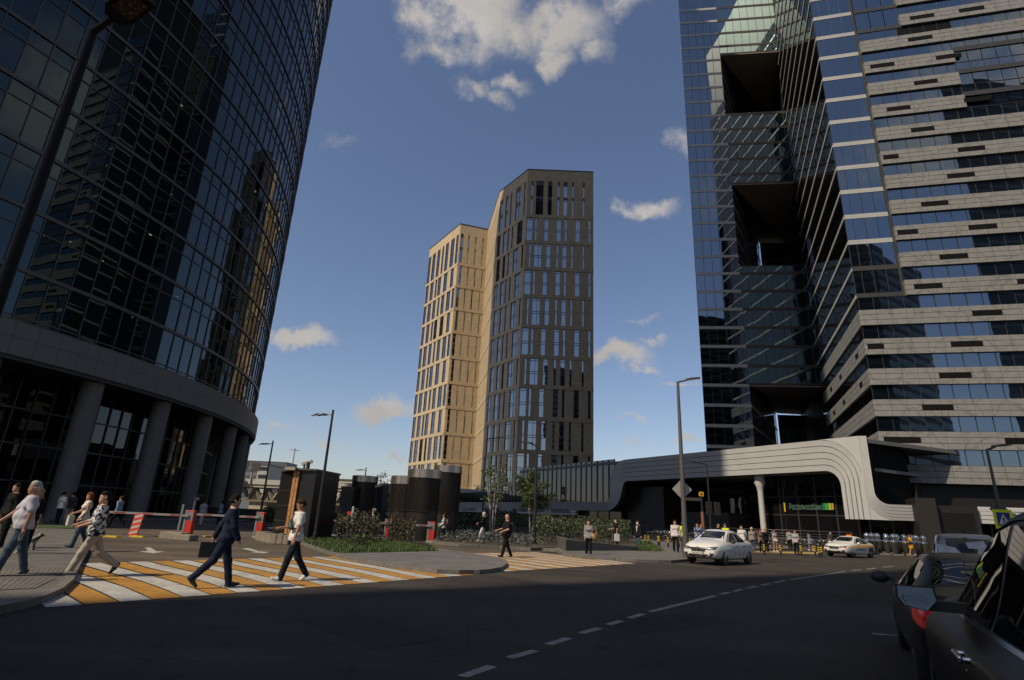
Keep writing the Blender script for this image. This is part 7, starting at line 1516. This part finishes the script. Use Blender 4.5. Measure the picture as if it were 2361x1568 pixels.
row('man in a dark grey T-shirt, white trousers and face mask left of the taxi',1919,1272,PI*1.5,H=1.78,build=1.,legs=((.05,.02),(-.05,.02)),top=DGREY,bottom=WHITE,hair='black',mask=True,skin=SKIN2)
o_=MALL_PR(0,0,5.6); s_=onplane(*c5(1022,800),(o_.x,o_.y),(.94,-.34))[0]
P=person('woman in a short orange dress with a black bag walking by the metal pawns',(o_.x+.94*s_,o_.y-.34*s_,.114),PI*.94,1.74,.95,((.30,.03),(-.28,.12)),((.0,.1,.3,0),(.2,.1,1.0,.2)),None,None,(.4,.25,.15),'short','brown',.3,dress=ORNG,female=True,res=.022)
m=MB(); T=P[1]['T']; q=T(.10,.18,1.05); m.ell(tuple(q),(.20,.09,.14),10); held('handbag','black handbag of the woman in the orange dress','handbag',P,m,mat('bag_black',(.012,.012,.012),.5),smooth=True)
P=person('person in dark clothes passing in front of the rear dark shaft',(*at(847,1235,45).xy,0.),PI,1.78,1.,((.1,.05),(-.1,.1)),(None,None),BLACK,BLACK,(.02,.02,.02),'long','red',res=.024)
# --- people by the curved tower
def bk(label,x,y,face,**k): q=gz(x,y,.12); return person(label,(q.x,q.y,.12),face,res=.024,**k)
bk('man in a white shirt and dark trousers with his back turned near the columns',129,1210,PI*.4,H=1.80,legs=((.04,.02),(-.04,.02)),top=WHITE,bottom=BLACK,hair='black',sleeve='short')
bk('man in a dark shirt and pale trousers beside the white shirt by the columns',152,1209,PI*.8,H=1.82,build=1.1,legs=((.04,.02),(-.04,.02)),top=DGREY,bottom=BEIGE,hair='black')
bk('person in a light blue shirt and black trousers striding behind the boom',264,1216,PI,H=1.78,legs=((.42,.05),(-.4,.3)),top=LBLUE,bottom=BLACK,hair='brown',sleeve='long')
bk('person in white walking away right of the left red barrier',461,1213,PI*.5,H=1.74,legs=((.15,.05),(-.15,.15)),top=C_('dusty_white',(.30,.31,.34)),bottom=C_('dusty_white2',(.34,.34,.35)),hair='brown')
bk('person in dark blue beside the far columns',503,1210,PI,H=1.74,legs=((.1,.05),(-.1,.1)),top=LBLUE,bottom=BLACK,hair='black')
# --- small dog on the pavement
def dog():
    q=gz(63,1268,.12); t=thing('dog','small grey and white dog standing on the left pavement behind the jeans','dog',(q.x,q.y,.12),.25); F=Fig(.04); s=1.
    F.cap((-.17,0,.27),(.10,0,.28),.075,.09); F.cap((.12,0,.28),(.20,0,.37),.065,.05,.05); F.sph((.23,0,.42),.058,.03); F.cap((.26,0,.41),(.33,0,.395),.036,.022,.03); 
    for q_ in (1,-1):
        F.cap((.23,.035*q_,.45),(.22,.05*q_,.50),.018,.010,.02); F.cap((.11,.045*q_,.25),(.12,.045*q_,.12),.035,.022,.03); F.cap((.12,.045*q_,.12),(.13,.045*q_,.02),.02,.018,.02); F.cap((.13,.045*q_,.02),(.155,.045*q_,.015),.018,.014,.02)
        F.cap((-.18,.045*q_,.26),(-.14,.05*q_,.16),.05,.03,.03); F.cap((-.14,.05*q_,.16),(-.215,.05*q_,.11),.026,.018,.02); F.cap((-.215,.05*q_,.11),(-.20,.05*q_,.02),.017,.016,.02); F.cap((-.20,.05*q_,.02),(-.175,.05*q_,.015),.017,.014,.02)
    F.cap((-.23,0,.30),(-.32,0,.36),.02,.014,.02); F.cap((-.32,0,.36),(-.34,0,.43),.014,.008,.02)
    lo,hi=F.box(); v,fc=snet(F.f(0,.002),lo,hi,.012); mb=MB(); mb.add([tuple(p) for p in v],[tuple(int(i) for i in x) for x in fc]); DM=mat('dog_fur',(.2,.19,.18),.9); N,L,b=nodes(DM); tc=N.new('ShaderNodeTexCoord'); n=N.new('ShaderNodeTexNoise'); n.inputs['Scale'].default_value=5; L.new(tc.outputs['Object'],n.inputs['Vector']); r=N.new('ShaderNodeValToRGB'); r.color_ramp.elements[0].position=.45; r.color_ramp.elements[1].position=.55; r.color_ramp.elements[0].color=(.04,.038,.036,1); r.color_ramp.elements[1].color=(.32,.30,.28,1); L.new(n.outputs['Fac'],r.inputs[0]); L.new(r.outputs[0],b.inputs['Base Color'])
    mb.obj('body',DM,t,smooth=True); m=MB(); m.ell((.352,0,.398),.011,8); m.ell((.275,.03,.435),.008,6); m.ell((.275,-.03,.435),.008,6); m.obj('eyes_and_nose',BLACKP,t,smooth=True)
dog()
